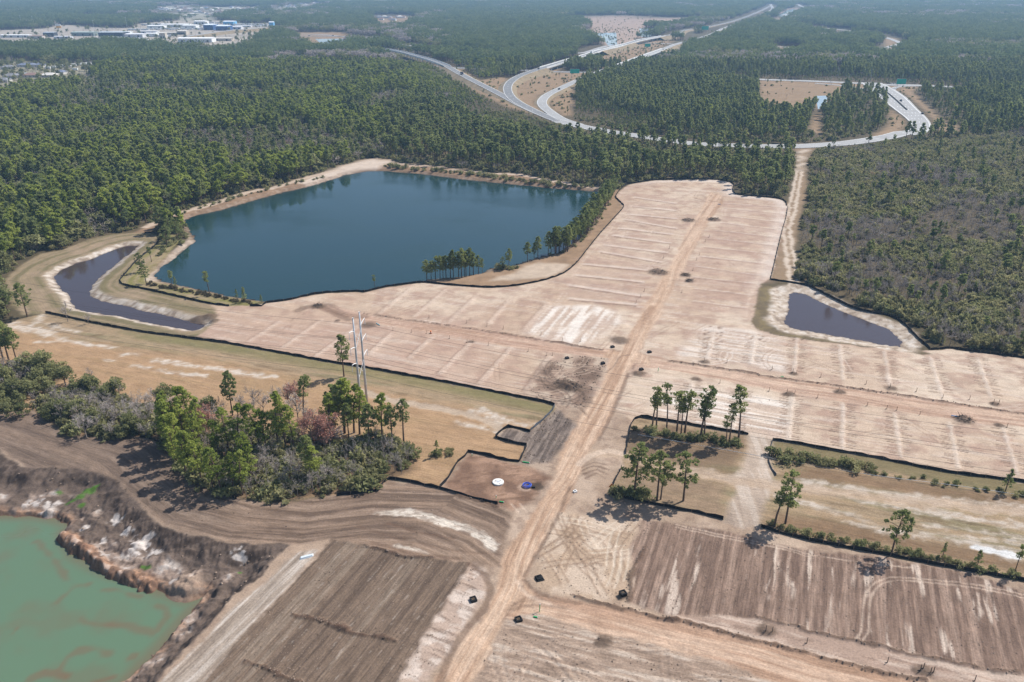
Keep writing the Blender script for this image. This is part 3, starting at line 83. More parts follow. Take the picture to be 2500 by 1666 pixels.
L['grove_poly'] = [(-145.07,211.8),(-146,221.2),(-135.32,225.2),(-117.75,217.3),(-101.99,206.4),(-85.39,203),(-66.86,198.78),(-46.25,192.35),(-40.27,197.14),(-32.08,193.14),(-27.13,190.03),(-27.02,178.33),(-32.93,175.58),(-34.98,171.24),(-44.78,168.65),(-46.97,168.33),(-58.25,166.12),(-69.75,167.06),(-74.78,168.65),(-86.44,176.6),(-96.57,190.41),(-102.39,195.52),(-106.71,196.73),(-117.15,196.33),(-127.3,197.95)]
L['leftclump_poly'] = [(-167.14,211.8),(-158.04,215.5),(-153.04,218.8),(-149.92,224.2),(-147.54,232.4),(-150.45,239.9),(-159.22,243.3),(-169.95,244.5),(-184.82,239.9)]
L['poles'] = [(-45.1,217.3),(-46.15,212.8)]
L['slab'] = (-3.62,173.75)
L['coil'] = (3.81,172.23)
L['inlets'] = [(-8.17,130.62,'brown planks inside, left of the main road'),(5.98,137.23,'covered in black fabric at the right of the road junction'),(1.34,124.86,'beside the green post at the lower junction'),(35.84,257.4,'at the upper left corner of the crossroads'),(48.33,253,'at the upper right corner of the crossroads'),(31.03,244.1,'at the lower left corner of the crossroads'),(43.47,239.4,'at the lower right corner of the crossroads'),(19.06,248.2,'west of the crossroads beside the side road'),(23.65,131.95,'at the foot of the striped field')]
L['stakes'] = [(65.81,245.4),(73.51,244.7),(87.37,239.4),(93.45,236.7),(94.61,236.4),(101.76,233.9),(114.74,229),(121.37,226.4),(128.71,223.9),(135.02,219.7),(142.97,218.8),(148.8,215.9),(150.24,215.6),(67.53,229.7),(81.96,224.3),(87.09,222.7),(89.48,222.4),(95.77,219.7),(103.89,223.9),(109.32,214.7),(114.47,212.7),(117.14,211.8),(122.95,209.2),(145.11,201.9),(-44.39,272),(-37.25,270),(-31.53,269.3),(-22.71,264.7),(-16.23,261.4),(-14.09,261.4),(-8.37,259.1),(5.7,253.6),(12.08,250.3),(14.14,250.3),(-17.25,279),(-9.44,276.2),(-3.2,273.4),(10.71,268),(18.31,262.7),(24.86,262.1),(-32.11,284.1),(50.99,121.41),(52.33,121.41),(58.41,118.67),(72.29,113.8),(77.56,111.64),(78.29,112),(79.27,111.11),(79.92,111.29),(86.76,109.37),(99.99,389.3),(96.47,381.9),(89.04,360.9),(86.03,353.3),(81.33,338.9),(70.97,311.2),(76.61,371.1),(71.2,356.5),(55.58,312.9),(53.03,306.1),(50.27,299.6)]
L['smallpipes'] = [(3.79,183.09,1.9,'green','bright green pipe on the soil beside the brown pad'),(-2.63,165.19,1.2,'green','short green pipe below the brown pad'),(4.86,125.69,0.9,'green','white-green capped pipe beside the lower junction'),(133.12,208,2.4,'blue','blue pipe beside the dark dirt heap on the east road'),(-50.92,277.9,2.6,'teal','pale teal pipe left of the west lots road'),(120.37,453.8,1.6,'blue','blue pipe at the top end of the lots road'),(89.07,233.9,1,'green','green pipe lying on the edge of the east road')]
L['posts'] = [(5.74,127.37,2.2,'tall green marker post beside the lower junction'),(-4.04,167.06,0.9,'small green marker post on the brown pad'),(48.9,238.3,1.6,'green marker post right of the crossroads'),(-11.03,186.4,0.9,'green and white marker post at the corner of the brown pad')]
L['sign_or'] = (25.38,169.62)
L['meter'] = (16.17,169.62)
L['barrel'] = (-30.08,269.6)
L['flag'] = (44.87,174.22)
L['rubble'] = (-46.79,144.33)
L['hw'] = {'flyover':[(-223,1472.7,7),(-183.71,1406.2,7),(-148.88,1323.6,7.5),(-120.68,1257.2,7.5),(-93.12,1184.4,6.5),(-71.99,1112.3,5),(-44.62,1021.4,3.5),(-24.92,958.4,2.5),(-7.37,900,1.6),(8.26,845.5,1),(22.32,801.6,0.6),(35.33,767.4,0.3),(47.56,739.7,0.3)],'rampb':[(1194,3988.9,0.5),(943.1,3292.5,0.5),(677.5,2605.3,0.5),(505,2231.6,1.5),(420.3,2077,3),(368.1,1914.8,5),(313.9,1797.5,6.5),(248.4,1668.9,7),(187.72,1524.9,5.5),(153.18,1448.1,6.5),(122.26,1355.3,7.5),(90.54,1273.8,7.5),(52.89,1179.2,7),(30.96,1135.2,5.5),(10.42,1083,4),(-1.95,1022.7,3),(-5.28,963.2,2.4),(-1.73,904.5,1.8),(6.83,857.9,1.2),(19.7,813.4,0.7),(32.76,772.8,0.4),(47.37,736.5,0.3)],'rampc':[(1259.5,4210.8,0.5),(1062.6,3523.6,0.5),(835.2,2909.6,0.5),(713.5,2605.3,0.5),(549.4,2207.5,1),(456.8,1952,1.5),(373.9,1749.1,3),(309.5,1601.6,5),(254.6,1448.1,6.5),(194.64,1296.5,7),(149.23,1184.4,6.5),(120.83,1130.7,5),(84.05,1041.6,3.5),(57.84,970.1,2.4),(40.14,918.1,1.6),(32.09,875.1,1.1),(31.62,839.7,0.8),(36.82,802.3,0.5),(45.95,758.8,0.3),(59.95,726.1,0.3)],'loop':[(42.54,746.2,0.3),(59.53,720.7,0.3),(79.2,696,0.3),(99.45,677,0.3),(115.5,661.5,0.3),(131.36,647.3,0.3),(146.71,635.8,0.3),(163.49,632.8,0.3),(185.58,628.5,0.3),(208.1,626.8,0.3),(225.8,628,0.3),(244.8,632.8,0.3),(265.1,640.1,0.3),(287.8,652.8,0.3),(313.1,669.9,0.3),(336,690.7,0.3),(338.2,681.8,0.3),(354.9,707.1,0.3),(366.3,730.1,0.3),(378.9,767.4,0.3),(394.1,823,0.3),(413.1,890,0.3),(429.5,951,0.3),(439.2,994.4,0.3),(448.4,1038.6,0.3)],'cross':[(289,1095.1,0.3),(319.8,1073.4,0.3),(360,1062.1,0.3),(393.2,1049.4,0.3),(425.1,1035.5,0.3),(443.5,1026.4,0.3),(462.7,1016,0.3),(495.1,1011.6,0.3),(533.2,994.4,0.3)],'slip_w':[(375.8,1031.4,0.25),(395.9,1016.5,0.25),(409.2,994.8,0.25),(416.8,974,0.25),(413.3,928.6,0.25)],'slip_e':[(491.9,1004.8,0.25),(477.6,1004.8,0.25),(460.7,994.8,0.25),(443.4,967.3,0.25)],'under':[(-335.4,1318,0.3),(-211.2,1266.8,0.3),(-118.84,1234,0.3),(-63.35,1213,0.3),(11.41,1188.7,0.3),(66.86,1165.3,0.3),(107.42,1157.7,0.3),(171.04,1130.1,0.3),(263.1,1095.1,0.3)],'under2':[(-569.5,1993.1,0.3),(-420.1,1940.6,0.3),(-251.6,1706,0.3),(-180.69,1601.2,0.3),(-142.98,1495.7,0.3),(-87.95,1450.7,0.3),(13.63,1430.6,0.3),(90.66,1459.5,0.3),(128.23,1480.4,0.3),(186.26,1629.8,0.3),(264.9,1698.1,0.3),(321.3,1667.1,0.3)],'far_road':[(799.4,2399.8,0.3),(802.7,2254.2,0.3),(824.6,2155.9,0.3),(833.3,2037.1,0.3),(820.2,1881.1,0.3),(796.9,1767.8,0.3),(771.5,1686.3,0.3),(720.2,1611.8,0.3),(671.7,1543.4,0.3),(618.5,1511.3,0.3),(602.3,1560,0.3),(545.2,1576.9,0.3),(492.1,1611.8,0.3),(451.9,1629.8,0.3)],'exit_far':[(1391.6,4217.8,0.3),(1225.9,3613.9,0.3),(1080.7,3298,0.3),(934.7,2972.2,0.3)],'ind_ramp':[(-710,1838.7,3),(-692.2,1879.3,5),(-674.5,1983.9,6),(-635.3,2083.5,6),(-603.8,2166.6,6),(-574,2272.3,3)],'west_road':[(-487,1905.5,0.3),(-434,1905.5,0.3),(-365,1895.7,0.3),(-358.4,1881.1,0.3),(-289.4,1857.3,0.3)]}
L['clear'] = {'gore':[(-27.31,982.9),(-40.81,1064.8),(-10.93,1106.4),(-2.99,1072.8),(51.32,1241.4),(73.92,1179.9),(109.75,1160.6),(73.03,1041.2),(32.35,930.5),(24.17,872),(29.87,810.4),(19.97,825),(2.27,883.2),(-9.28,930.5)],'inner':[(37.81,861.1),(46.17,906.3),(60.52,956),(72.65,982.9),(59.78,820.1),(55.2,773.7),(45.89,782.5)],'median':[(129.95,1411.8),(175.35,1531),(276,1751.1),(367.7,1910.2),(392.6,1935.3),(230.9,1439.9),(173.89,1309.3),(128.11,1199.7)],'islandfield':[(321,1081.1),(445.9,1041.2),(436.2,982.9),(413.2,969.3),(393.2,976.1),(319.8,848.8),(297.1,826.4),(265.7,775),(254.8,784.8),(242.1,794.8)],'islandwater':[(338.3,918.2),(351.5,918.2),(321.7,840.1),(303.9,815.2),(256.5,701.4),(254.4,666.5),(298.9,800.9)],'east_verge':[(457.1,1011.2),(494.9,1011.2),(462.5,956),(424.6,840.1),(400,765),(394.5,739.9),(395.8,724.1),(377,687.1),(363.2,687.1),(394.4,765),(444.1,930.5)],'inner_e':[(378.1,820.1),(362.9,756.4),(349.8,724.1),(326.9,687.1),(303.2,666.5),(293.4,666.5),(320.4,701.4),(338.7,731.9)],'loop_v':[(219.2,625.4),(237.5,628.3),(226.1,605.2),(216.2,588.9),(210.7,588.9),(216.8,610.9)],'pale_field':[(105.8,2616.3),(204.9,2944.7),(386.8,2979.7),(536.5,2812.5),(672.7,2921.8),(611,2710.9),(435,2275.1),(374.9,2275.1),(291.8,2097.5),(195.1,2033.9),(212.3,2710.9)],'lake_field':[(158.9,2014.4),(216.8,2259.9),(377.7,2193.2),(365.7,2100.1),(211.8,1634.5),(175.7,1539.3),(182.7,1654.9)],'ind_verge':[(-521.1,2042.2),(-392.4,2042.2),(-367.7,1910.3),(-379.7,2014.4),(-347.4,1838.8),(-311.4,1614.5),(-344,1504.1),(-415.5,1634.5)],'far_loop':[(828.9,1925.2),(831.1,1838.8),(703.3,1528.6),(647.7,1432.1),(604.8,1383.7),(608.8,1422.8),(676.2,1521.5),(798.5,1829.6)],'far_cut':[(803,2398),(831.7,2280.6),(776.9,1900.9),(747.8,1827.9),(710.3,1945.2),(764.6,2280.6)],'far_strip':[(493.7,1626.7),(554.7,1605.2),(488.8,1413.6),(434.9,1432.1)],'cutover':[(771.8,2579.5),(1148.2,3623),(1295.7,3902.7),(1206.7,3538.4),(861.8,2681.7),(717.8,2275.1),(709.9,2354.6)],'far_farm':[(-459.5,2760.8),(-468.4,3039.8),(-379.5,3039.8),(-288.2,2760.8),(-285.1,2275.1),(-353.9,2237.3)],'embank_w':[(-94.82,1263.3),(-73.29,1199.7),(-29.85,1011.2),(-9.28,930.5),(14.26,840.1),(35.23,765),(-6.91,840.1),(-41.97,956),(-90.15,1142),(-121.55,1263.3)]}
L['industrial'] = [(-1314.8,2070.8),(-1277.8,2130.3),(-1200.6,2193.2),(-1261,2367.6),(-1220.1,2367.6),(-1111,2259.9),(-998.4,2226),(-1064.8,2445.2),(-1029.3,2616.3),(-857.8,2616.3),(-769,2445.2),(-680.3,2445.2),(-609.1,2226),(-531.2,1788.6),(-488.7,1539.3),(-527.8,1504.1),(-604.1,1532.1),(-683.7,1595),(-739.5,1646.7),(-791.1,1646.7),(-822.6,1595),(-895.5,1576),(-993.9,1557.4)]
L['hood_near'] = [(-898.3,1358.7),(-819.2,1346),(-783.7,1333.6),(-737.8,1309.3),(-699.5,1263.3),(-694.8,1297.5),(-659.4,1309.3),(-620.9,1285.9),(-587.1,1241.4),(-578.5,1142),(-508.5,988),(-540.5,995.8),(-555.2,958.3),(-553.5,897.2),(-578.1,860.4)]
L['hood_far'] = [[(-1393.3,2735.8),(-1525.7,3042.2),(-1242.4,2975.7),(-1618.7,3902.7),(-1557.2,4114),(-1278.6,3804.8),(-1123.8,3902.7),(-980.5,4477),(-852.7,4114),(-1031.9,3623),(-981,2911.9),(-910.1,2629.6),(-981.9,2579.5),(-1133.4,2792.1)],[(-1401,3457.5),(-1247.8,3711.7),(-960.8,2850.8),(-1132.3,2850.8)],[(-1012.6,3260.7),(-954.1,4425),(-823.6,4005.6),(-833.5,3111.8)],[(-2208.1,4334.8),(-2545.2,5210.7),(-2367.2,5210.7),(-2019.9,4280.7)]]
L['fpond1'] = [(193.8,2014.4),(248.3,2031),(204.7,1646.7),(183.3,1583.6),(198.2,1885.8)]
L['fpond2'] = [(326.4,2193.2),(368.5,2206.2),(317.8,1900.9),(285,1879.5)]
L['fpond3'] = [(337.5,918.1),(351.5,920.5),(321.8,842.2),(305.7,820.2)]
L['fpond4'] = [(-420.6,1816.1),(-352.6,1829.6),(-300.7,1557.4),(-331.5,1532.1)]
L['fpond5'] = [(924,2987.1),(1111.1,3466.2),(1177.3,3597.6),(1068.8,3243.6),(931.6,2929.1),(887.6,2819.5)]
L['fpond6'] = [(479.6,1233.8),(481.8,1233.8),(440.4,1126.8),(437.8,1126.8)]
L['zone_c'] = [(-92.65,578.5),(-35.28,549.1),(5.39,533.1),(60.67,493.9),(73.61,507.7),(107.83,521.4),(133.53,518.9),(142.77,505.7),(135.94,478.9),(161.63,462.9),(196.16,553.8),(215,605.2),(180.81,610.9),(126.72,622.4),(95.4,647),(56.96,687.1),(21.6,773.7),(-6.91,840.1),(-102.29,882.6),(-123.77,791.2)]
L['zone_r'] = [(121.98,323.6),(135.05,359.8),(151.88,409.1),(176.82,471.7),(204.4,553.8),(230.6,605.2),(294.6,640.5),(359.8,653.1),(437.8,693.8),(324.6,424.6),(199.61,239.9),(178.08,249.7),(162.45,254.6),(155.84,257),(148.4,255.8),(150.1,267.3),(149.71,279.8),(142.41,290.9),(133.11,305.3),(127.14,320)]
L['veh'] = [(-65.41,1090.1,4.9,-1.31,'dump','dark blue dump truck coming down the left flyover ramp'),(36.26,1144.6,5.9,-1.89,'dark','dark car on the curved ramp left of the long bridge'),(129.93,1374.2,7.3,-1.95,'box','white box truck at the far end of the long bridge'),(185.44,1517,5.6,-1.99,'white','white car on the ramp beyond the long bridge'),(241.2,1649,7,-1.94,'white','white car farthest out on the upper ramp'),(181.85,1269.9,7,1.18,'dark','dark car on the lower bridge'),(54.51,956.5,2.4,1.26,'dark','dark car at the bend of the lower ramp'),(416.1,1851.2,2.2,-2.01,'dark','dark car on the distant highway before the green sign'),(465.3,1027.5,0.35,-0.28,'dark','dark car waiting at the ramp junction'),(469.5,1024.5,0.35,-0.34,'pickup','white pickup at the ramp junction'),(412.8,875,0.35,1.31,'pickupdark','dark pickup on the wide curving highway'),(394.6,787.5,0.35,1.28,'dark','dark car on the outer lane of the wide curve'),(-456,1914.6,0.35,-0.2,'dark','dark car on the road beside the distant pond'),(-402.8,1914.6,0.35,3.04,'dark','second dark car on the road beside the distant pond')]
L['gsign'] = [(81.06,1081.1,12,5.2,'large green road sign below the long bridge',7),(242.6,1515.1,10,5,'green road sign at the edge of the dark woods beyond the bridge',7),(451.8,1998.1,16,8,'green road sign beside the distant highway',8),(459.9,982.9,11,6,'green road sign at the verge of the junction',5)]
L['lamps'] = [(-45.27,1106.4,13.4,''),(19.93,1132.9,15.2,''),(88.16,1033.5,12.3,''),(68.76,1038.1,9.5,''),(-72.93,1230.7,14.4,''),(-24.35,1064.8,11.3,''),(-103.19,1321.3,14.7,''),(-143.34,1499.4,12.3,''),(-112.34,1499.4,11.1,''),(46.29,1285.9,12.4,''),(322.6,1060,14.3,''),(450.6,1047.4,15.2,''),(440.8,877.6,8.3,''),(426.9,1056.8,7.5,''),(386.9,1011.2,10.3,''),(507.3,1751.1,25.6,''),(487.6,1041.2,10.6,''),(-899.3,1838.8,35.7,''),(-1002.3,2226,25,''),(-1314.4,2294.7,27.6,''),(-1303,2330.6,23.5,'')]
L['bld'] = [(-641.9,1731.3,68.9,26,9,0,'white','long white-roofed warehouse just above the trees'),(-601.1,1769.5,39.9,20,6,0,'tan','low pale shed right of the long white warehouse'),(-877.9,1877,53.4,30,12,0,'dark','dark open-fronted shed beside the tall floodlight'),(-827.7,1877,38.9,30,8,0,'pale','pale flat-roofed shed right of the dark shed'),(-963.1,1923.3,49.8,26,9,0,'green','grey-green roofed shed left of the floodlight'),(-787,1971,68.1,20,5,0,'tan','long low tan building in the middle of the yard'),(-757.1,2150.3,24,40,14,0,'navy','left navy-blue fronted building of the truck yard'),(-717.8,2132.1,29.3,40,12,0,'navy','right navy-blue fronted building of the truck yard'),(-892,2274.9,74.3,30,8,0,'white','left long white building of the truck yard'),(-915.7,2205.7,41.8,25,8,0,'white','small white building at the left end of the truck yard'),(-877.5,2420.8,33.3,30,9,0,'white','white building at the back of the truck yard'),(-779.2,2367.7,28.5,30,11,0,'blue','light blue building at the back of the truck yard'),(-635.8,2265.9,11.7,12,14,0,'blue','blue and white tower at the right end of the yard'),(-1088.5,1869.5,61.5,15,6,0,'white','white wall-like shed at the left edge of the yard'),(-751.7,1835.6,12.7,12,13,0,'tan','tall cream silo building in the yard'),(-712,2269.9,43,20,4,0,'pale','low pale yard building left of the blue tower'),(-778.2,1780.3,27.8,16,5,0,'pale','low grey shed by the trees at the yard front')]
L['sheds2'] = [(-1025.5,1836.6,28.7,14,6,0,'brown','reddish heap-like shed at the left of the yard'),(-1026.6,1894.8,23,18,10,0,'dark','dark conveyor shed left of the green roof'),(-968.2,1836.6,35,14,5,0,'pale','low pale shed below the conveyor'),(-872.8,1809.7,28.3,14,5,0,'tan','low tan shed below the dark open shed'),(-800.3,1894.8,23,18,8,0,'white','small white shed left of the cream silo'),(-759.8,1970,20.4,18,9,0,'tan','tan block behind the long white warehouse'),(-853.6,2007.1,41.6,18,6,0,'pale','pale long shed behind the cream silo'),(-906.5,1985.7,41.2,18,6,0,'white','white long shed behind the dark open shed'),(-828.3,2205.2,34.2,24,9,0,'white','white hall left of the navy buildings'),(-696.7,2171.3,22.5,20,7,0,'pale','pale hall right of the navy buildings')]
L['housesnear'] = [(-725.1,1206.7,15.9,14,5.5,0.2,'grey','grey-roofed house at the left edge near the white trailers'),(-714.8,1237.7,23.9,14,5.5,0.1,'greyblue','blue-grey roofed house behind the bare garden trees'),(-695.2,1237.7,15.2,14,5.5,-0.1,'greyblue','second blue-grey roofed house below the dark wood'),(-657.5,1096.4,17.4,14,5.5,0.2,'grey','grey-roofed house at the lower left edge of the settlement'),(-635.1,1104.8,19.5,14,5.5,0.1,'brown','brown-roofed house in the front row of the settlement'),(-611.7,1104.8,19.5,14,5.5,0,'tan','tan-roofed house at the right of the front row'),(-653.5,1113.4,11.8,14,5.5,0,'grey','small grey-roofed house between two larger ones'),(-639.1,1048.2,13,14,5.5,0.1,'grey','nearest grey-roofed house at the left edge'),(-614.3,1139.9,10,14,5.5,0.1,'greyblue','small house hidden behind the garden trees'),(-551.1,1096.4,4.8,14,5.5,0,'greyblue','tiny blue-roofed shed at the wood edge')]
L['trailers'] = [(-666.8,1203.7,7.2,8,3.2,0.1,'white',''),(-663.2,1211.8,7.3,8,3.2,0.1,'white',''),(-660.5,1220,7.3,8,3.2,0.1,'white',''),(-657.2,1228.4,7.3,8,3.2,0.1,'white',''),(-652.9,1234.7,7.4,8,3.2,0.1,'white',''),(-650.6,1245.4,7.4,8,3.2,0.1,'white',''),(-646.2,1251.9,7.5,8,3.2,0.1,'white',''),(-642.8,1260.6,7.5,8,3.2,0.1,'white',''),(-638.9,1267.3,7.6,8,3.2,0.1,'white',''),(-615.7,1241.1,7.4,8,3.2,0.1,'white',''),(-617.7,1183.9,7.1,8,3.2,0.1,'white','')]
L['yardtrailers'] = [(-1010.6,2349,-0.13),(-1000.4,2341.4,0.02),(-991.1,2341.4,-0.07),(-990.9,2361.1,-0.13),(-978,2359.4,0.25),(-970.6,2355.1,0.13),(-952.1,2343,-0.08),(-956,2366.9,-0.19),(-940.6,2347.8,-0.27),(-905.8,2301.4,-0.27),(-901.1,2322.1,-0.04),(-886.5,2314.6,0.29),(-874.1,2300.8,-0.13),(-869.4,2313.1,-0.2),(-851.3,2294.8,-0.07),(-848.3,2303,-0.26),(-846.4,2322.1,0.07),(-827.4,2307.8,-0.27),(-817.6,2300.1,-0.21),(-812.6,2310.6,-0.07),(-797,2302.9,0.06),(-796.8,2315.3,-0.07),(-782.6,2308.6,-0.02),(-772.6,2310.2,-0.05),(-762.2,2297,0.06),(-863.5,2232.2,0.07),(-853.7,2239,0.25),(-837.4,2215.6,0.21),(-831.5,2234.5,0.06),(-821.2,2220.9,0.19),(-814.7,2232.2,-0.29),(-804.6,2238.7,0.1),(-792.8,2230.1,-0.19),(-783.1,2221.3,0.24),(-775.9,2226.8,-0.01),(-770.7,2236.9,0.12),(-760.9,2238.2,-0.09),(-750.5,2232.7,-0.18),(-737.8,2230.3,-0.1),(-910.6,2150.5,0.08),(-904.6,2160.2,0.18),(-886.3,2139.2,0),(-883.8,2156.1,-0.13),(-879.2,2160.8,-0.17),(-866.1,2155.2,-0.3),(-850.6,2137,0.14),(-846.7,2157,-0.16),(-838.5,2161.1,0.07),(-827.1,2158.1,0.22),(-810.6,2147.4,0.16),(-805.5,2156.1,0.29),(-796.9,2159.8,-0.22),(-781.7,2142.1,0.22),(-756.3,2347.8,0.23),(-746.8,2340,0.29),(-744.8,2359.2,-0.02),(-736.4,2361,0.22),(-725.4,2362,-0.08),(-719.6,2365.6,-0.29),(-708.2,2359,0.16),(-698,2357.5,0.02),(-686.9,2344.8,-0.11),(-676.6,2347.1,-0.02),(-733.8,2278.3,0.21),(-723,2269.1,0.16),(-720.8,2294.3,0.02),(-704.7,2268.4,-0.03),(-701.5,2294.4,0.01),(-685.9,2278.8,0.27),(-675.4,2275.2,-0.03),(-668.7,2279,0.28),(-660.9,2291.1,-0.22),(-857.9,2451.8,-0.08),(-854.1,2459.7,-0.18),(-834.7,2441.7,-0.03),(-824.4,2439.7,-0.18),(-825.3,2460.5,-0.28),(-810.7,2455.4,0.11),(-949.9,2127.4,-0.07),(-938.9,2121.9,0.16),(-928.9,2118.5,0.17),(-929,2129.9,0.02),(-916.5,2123.1,-0.15),(-906.7,2118.7,-0.23),(-872.3,1826.6,-0.05),(-867.6,1837.2,-0.13),(-853.2,1822.7,0.19),(-850.4,1830.2,-0.15),(-835.8,1822,0.09),(-833,1827.3,0.21),(-800.8,1886.1,0.13),(-794.6,1889.5,0.12),(-785.4,1885.5,-0.07),(-778.5,1887.8,0.1),(-768.2,1884.5,-0.17),(-759.9,1886.9,-0.24),(-754.8,1891.4,0.13)]
L['housesfar'] = [(-1694.6,3373,14.5,-0.33,3),(-1683.9,3372.1,14.2,-0.14,2),(-1571.9,3165.7,17.8,-0.05,0),(-1547.2,3136.4,12.4,-0.18,2),(-1646.6,3368.5,15.8,0.11,0),(-1589.9,3275.8,14.7,0.25,1),(-1497.8,3102.9,12.5,0.06,3),(-1523.5,3173.5,17.5,-0.24,0),(-1595.8,3349.8,15.8,0,3),(-1500.2,3169,12.6,0.07,3),(-1511.9,3212.6,14,-0.17,1),(-1501.5,3213.1,17.4,-0.36,2),(-1529.4,3293,12.3,-0.31,1),(-1493.5,3236.5,15.2,0.02,3),(-1510.2,3296.4,17,-0.26,0),(-1502.4,3310.5,12.7,-0.39,1),(-1524.4,3387.7,13.5,0.2,0),(-1417.5,3156.7,18.7,0.39,0),(-1431,3218.7,16.2,0.2,3),(-1410.1,3194.4,12.4,0.25,1),(-1452.6,3314.9,17.3,-0.18,1),(-1419.9,3264.6,15.8,0.31,1),(-1406.5,3258.3,16.5,0.04,1),(-1381.1,3212.3,18,0.4,3),(-1445.8,3392.9,18,-0.2,3),(-1348.7,3190.6,17.4,-0.1,1),(-1397.2,3367.5,15.1,-0.35,0),(-1560.5,3786.5,14.2,-0.16,2),(-1422.8,3466.6,18.5,0.3,0),(-1512.5,3704.2,15.1,0.01,3),(-1381.1,3396.6,16.9,0.27,0),(-1441.4,3558.8,15.6,-0.3,0),(-1382.3,3426.2,17.1,0.22,0),(-1434.7,3573.8,18.6,-0.15,1),(-1380.1,3452.8,15.4,-0.25,2),(-1368,3444,15.3,-0.33,1),(-1394.5,3528.6,13.6,-0.38,1),(-1403.2,3560.8,14.3,0.23,0),(-1352.8,3452.5,15.3,0.03,1),(-1474.1,3789.5,17.2,-0.27,3),(-1364,3516.8,13.2,0.14,3),(-1308.1,3388.4,15.2,-0.35,1),(-1303.6,3393.2,14.1,0.2,1),(-1417.2,3708.1,14.4,-0.18,2),(-1339.7,3523.4,17.2,0.36,3),(-1340.9,3545.1,16.7,-0.12,3),(-1320.9,3523.7,13.8,0.04,1),(-1233.6,3312.1,16.3,-0.12,0),(-1113.4,2999.3,15.8,-0.15,1),(-1184.3,3217,13,-0.36,3),(-1175.5,3203,15.3,0.11,1),(-1201.1,3298.9,12,-0.03,2),(-1154.3,3191.1,13.7,-0.14,0),(-1284.2,3570,18.4,0.27,1),(-1128.9,3151.2,12.8,-0.26,3),(-1275.1,3595.8,18.3,-0.22,2),(-1074.6,3034.2,13.5,-0.19,0),(-1215.6,3460.9,14,-0.03,3),(-1197.7,3434.6,15.5,-0.21,1),(-1061.7,3059.9,12.5,-0.14,1),(-1044.4,3028.2,12.5,0.12,1),(-1228.4,3593.4,14.7,-0.17,1),(-1162.1,3418.6,18.1,0.22,3),(-1093.4,3232.5,16.3,-0.33,3),(-1217.7,3747.5,15.5,-0.32,2),(-1262.8,3924.5,17.2,0.14,1),(-1135.7,3576.6,17.1,0.07,1),(-1230.1,3914.5,16.9,0.38,0),(-1089.5,3499.4,14.4,0.02,3),(-1068.3,3461,12.6,-0.09,2),(-1121.5,3671,13.5,0,3),(-1196.9,3956.7,15.6,0.09,3),(-1060.5,3552.5,15.5,0.19,1),(-1023.1,3461.8,14.2,0.26,0),(-1155.1,3939.8,16.6,0.4,0),(-1103.5,3815.6,18.6,-0.31,2),(-1111,3890.6,18.5,0.3,2),(-1182.1,4172.5,16,0.09,2),(-1101.5,3918.1,13.6,-0.15,2),(-1099.6,3930.9,15.3,-0.25,0),(-1124.2,4050.6,18.9,0.32,2),(-1149.8,4188.6,12.7,-0.07,2),(-1134.6,4166.6,18.5,0.13,1),(-1129.9,4167,13.2,-0.01,3),(-1031.9,3826.9,13.8,-0.19,0),(-1135.1,4261.7,13.6,0.21,0),(-1117.3,4219.6,17.9,-0.38,0),(-1031.1,3923.7,13.6,0,3),(-1138.8,4371.4,18.6,0.08,3),(-983.9,3797,18.5,0.08,0),(-1024.7,3983,14.8,0.03,0),(-1040.9,4089.2,18.6,0.21,3),(-968.5,3823.5,12.4,-0.34,3),(-987.4,3934.2,12.3,-0.36,2),(-1054.2,4239.4,15.9,-0.01,2),(-1060.9,4311.4,17.1,0.11,1),(-1038.2,4246.7,17.7,0.34,2),(-920.8,3791.1,18,-0.02,3),(-907.6,3768.6,12.3,0.32,0),(-968.6,4062.5,13,-0.32,1),(-895.2,3784.1,18.1,0.15,0),(-884,3767.9,17.6,0.26,1),(-923.7,3961.8,17.6,0.31,3),(-999,4334.8,13.2,0.39,3),(-988.2,4322.1,16.2,0.33,1),(-973.7,4288.6,15.9,-0.09,0),(-922.4,4097.4,17.1,-0.26,3),(-856.8,3836.9,15.6,0.07,1),(-865.2,3923.4,13.3,0.2,3),(-871.8,3983.6,14.4,-0.18,2),(-2478.3,5016.9,18.9,0.05,0),(-2489.4,5064.1,14.4,0.24,1),(-2438.6,4985.1,16.4,-0.04,2),(-2404.9,4946.8,16.3,-0.01,1),(-2412.7,4999.1,17.3,-0.13,3),(-432.7,2802.4,18.5,0.34,0),(-402.7,2652.7,12.6,-0.09,3),(-416.3,2807.4,18.7,-0.32,1),(-397.6,2779.3,16.3,-0.37,0),(-378.1,2669.1,12.7,0.11,3),(-360.1,2619.4,13,-0.26,0),(-375.7,2829,14.7,-0.36,3),(-366,2805.9,18.4,0.21,1),(-355.4,2810.3,12.6,-0.08,3),(-522.6,2569.3,16.1,0.14,3),(-499.1,2555.6,14.7,0.1,2)]
L['stripe_e'] = [(53.66,125.9),(62.1,147.96)]
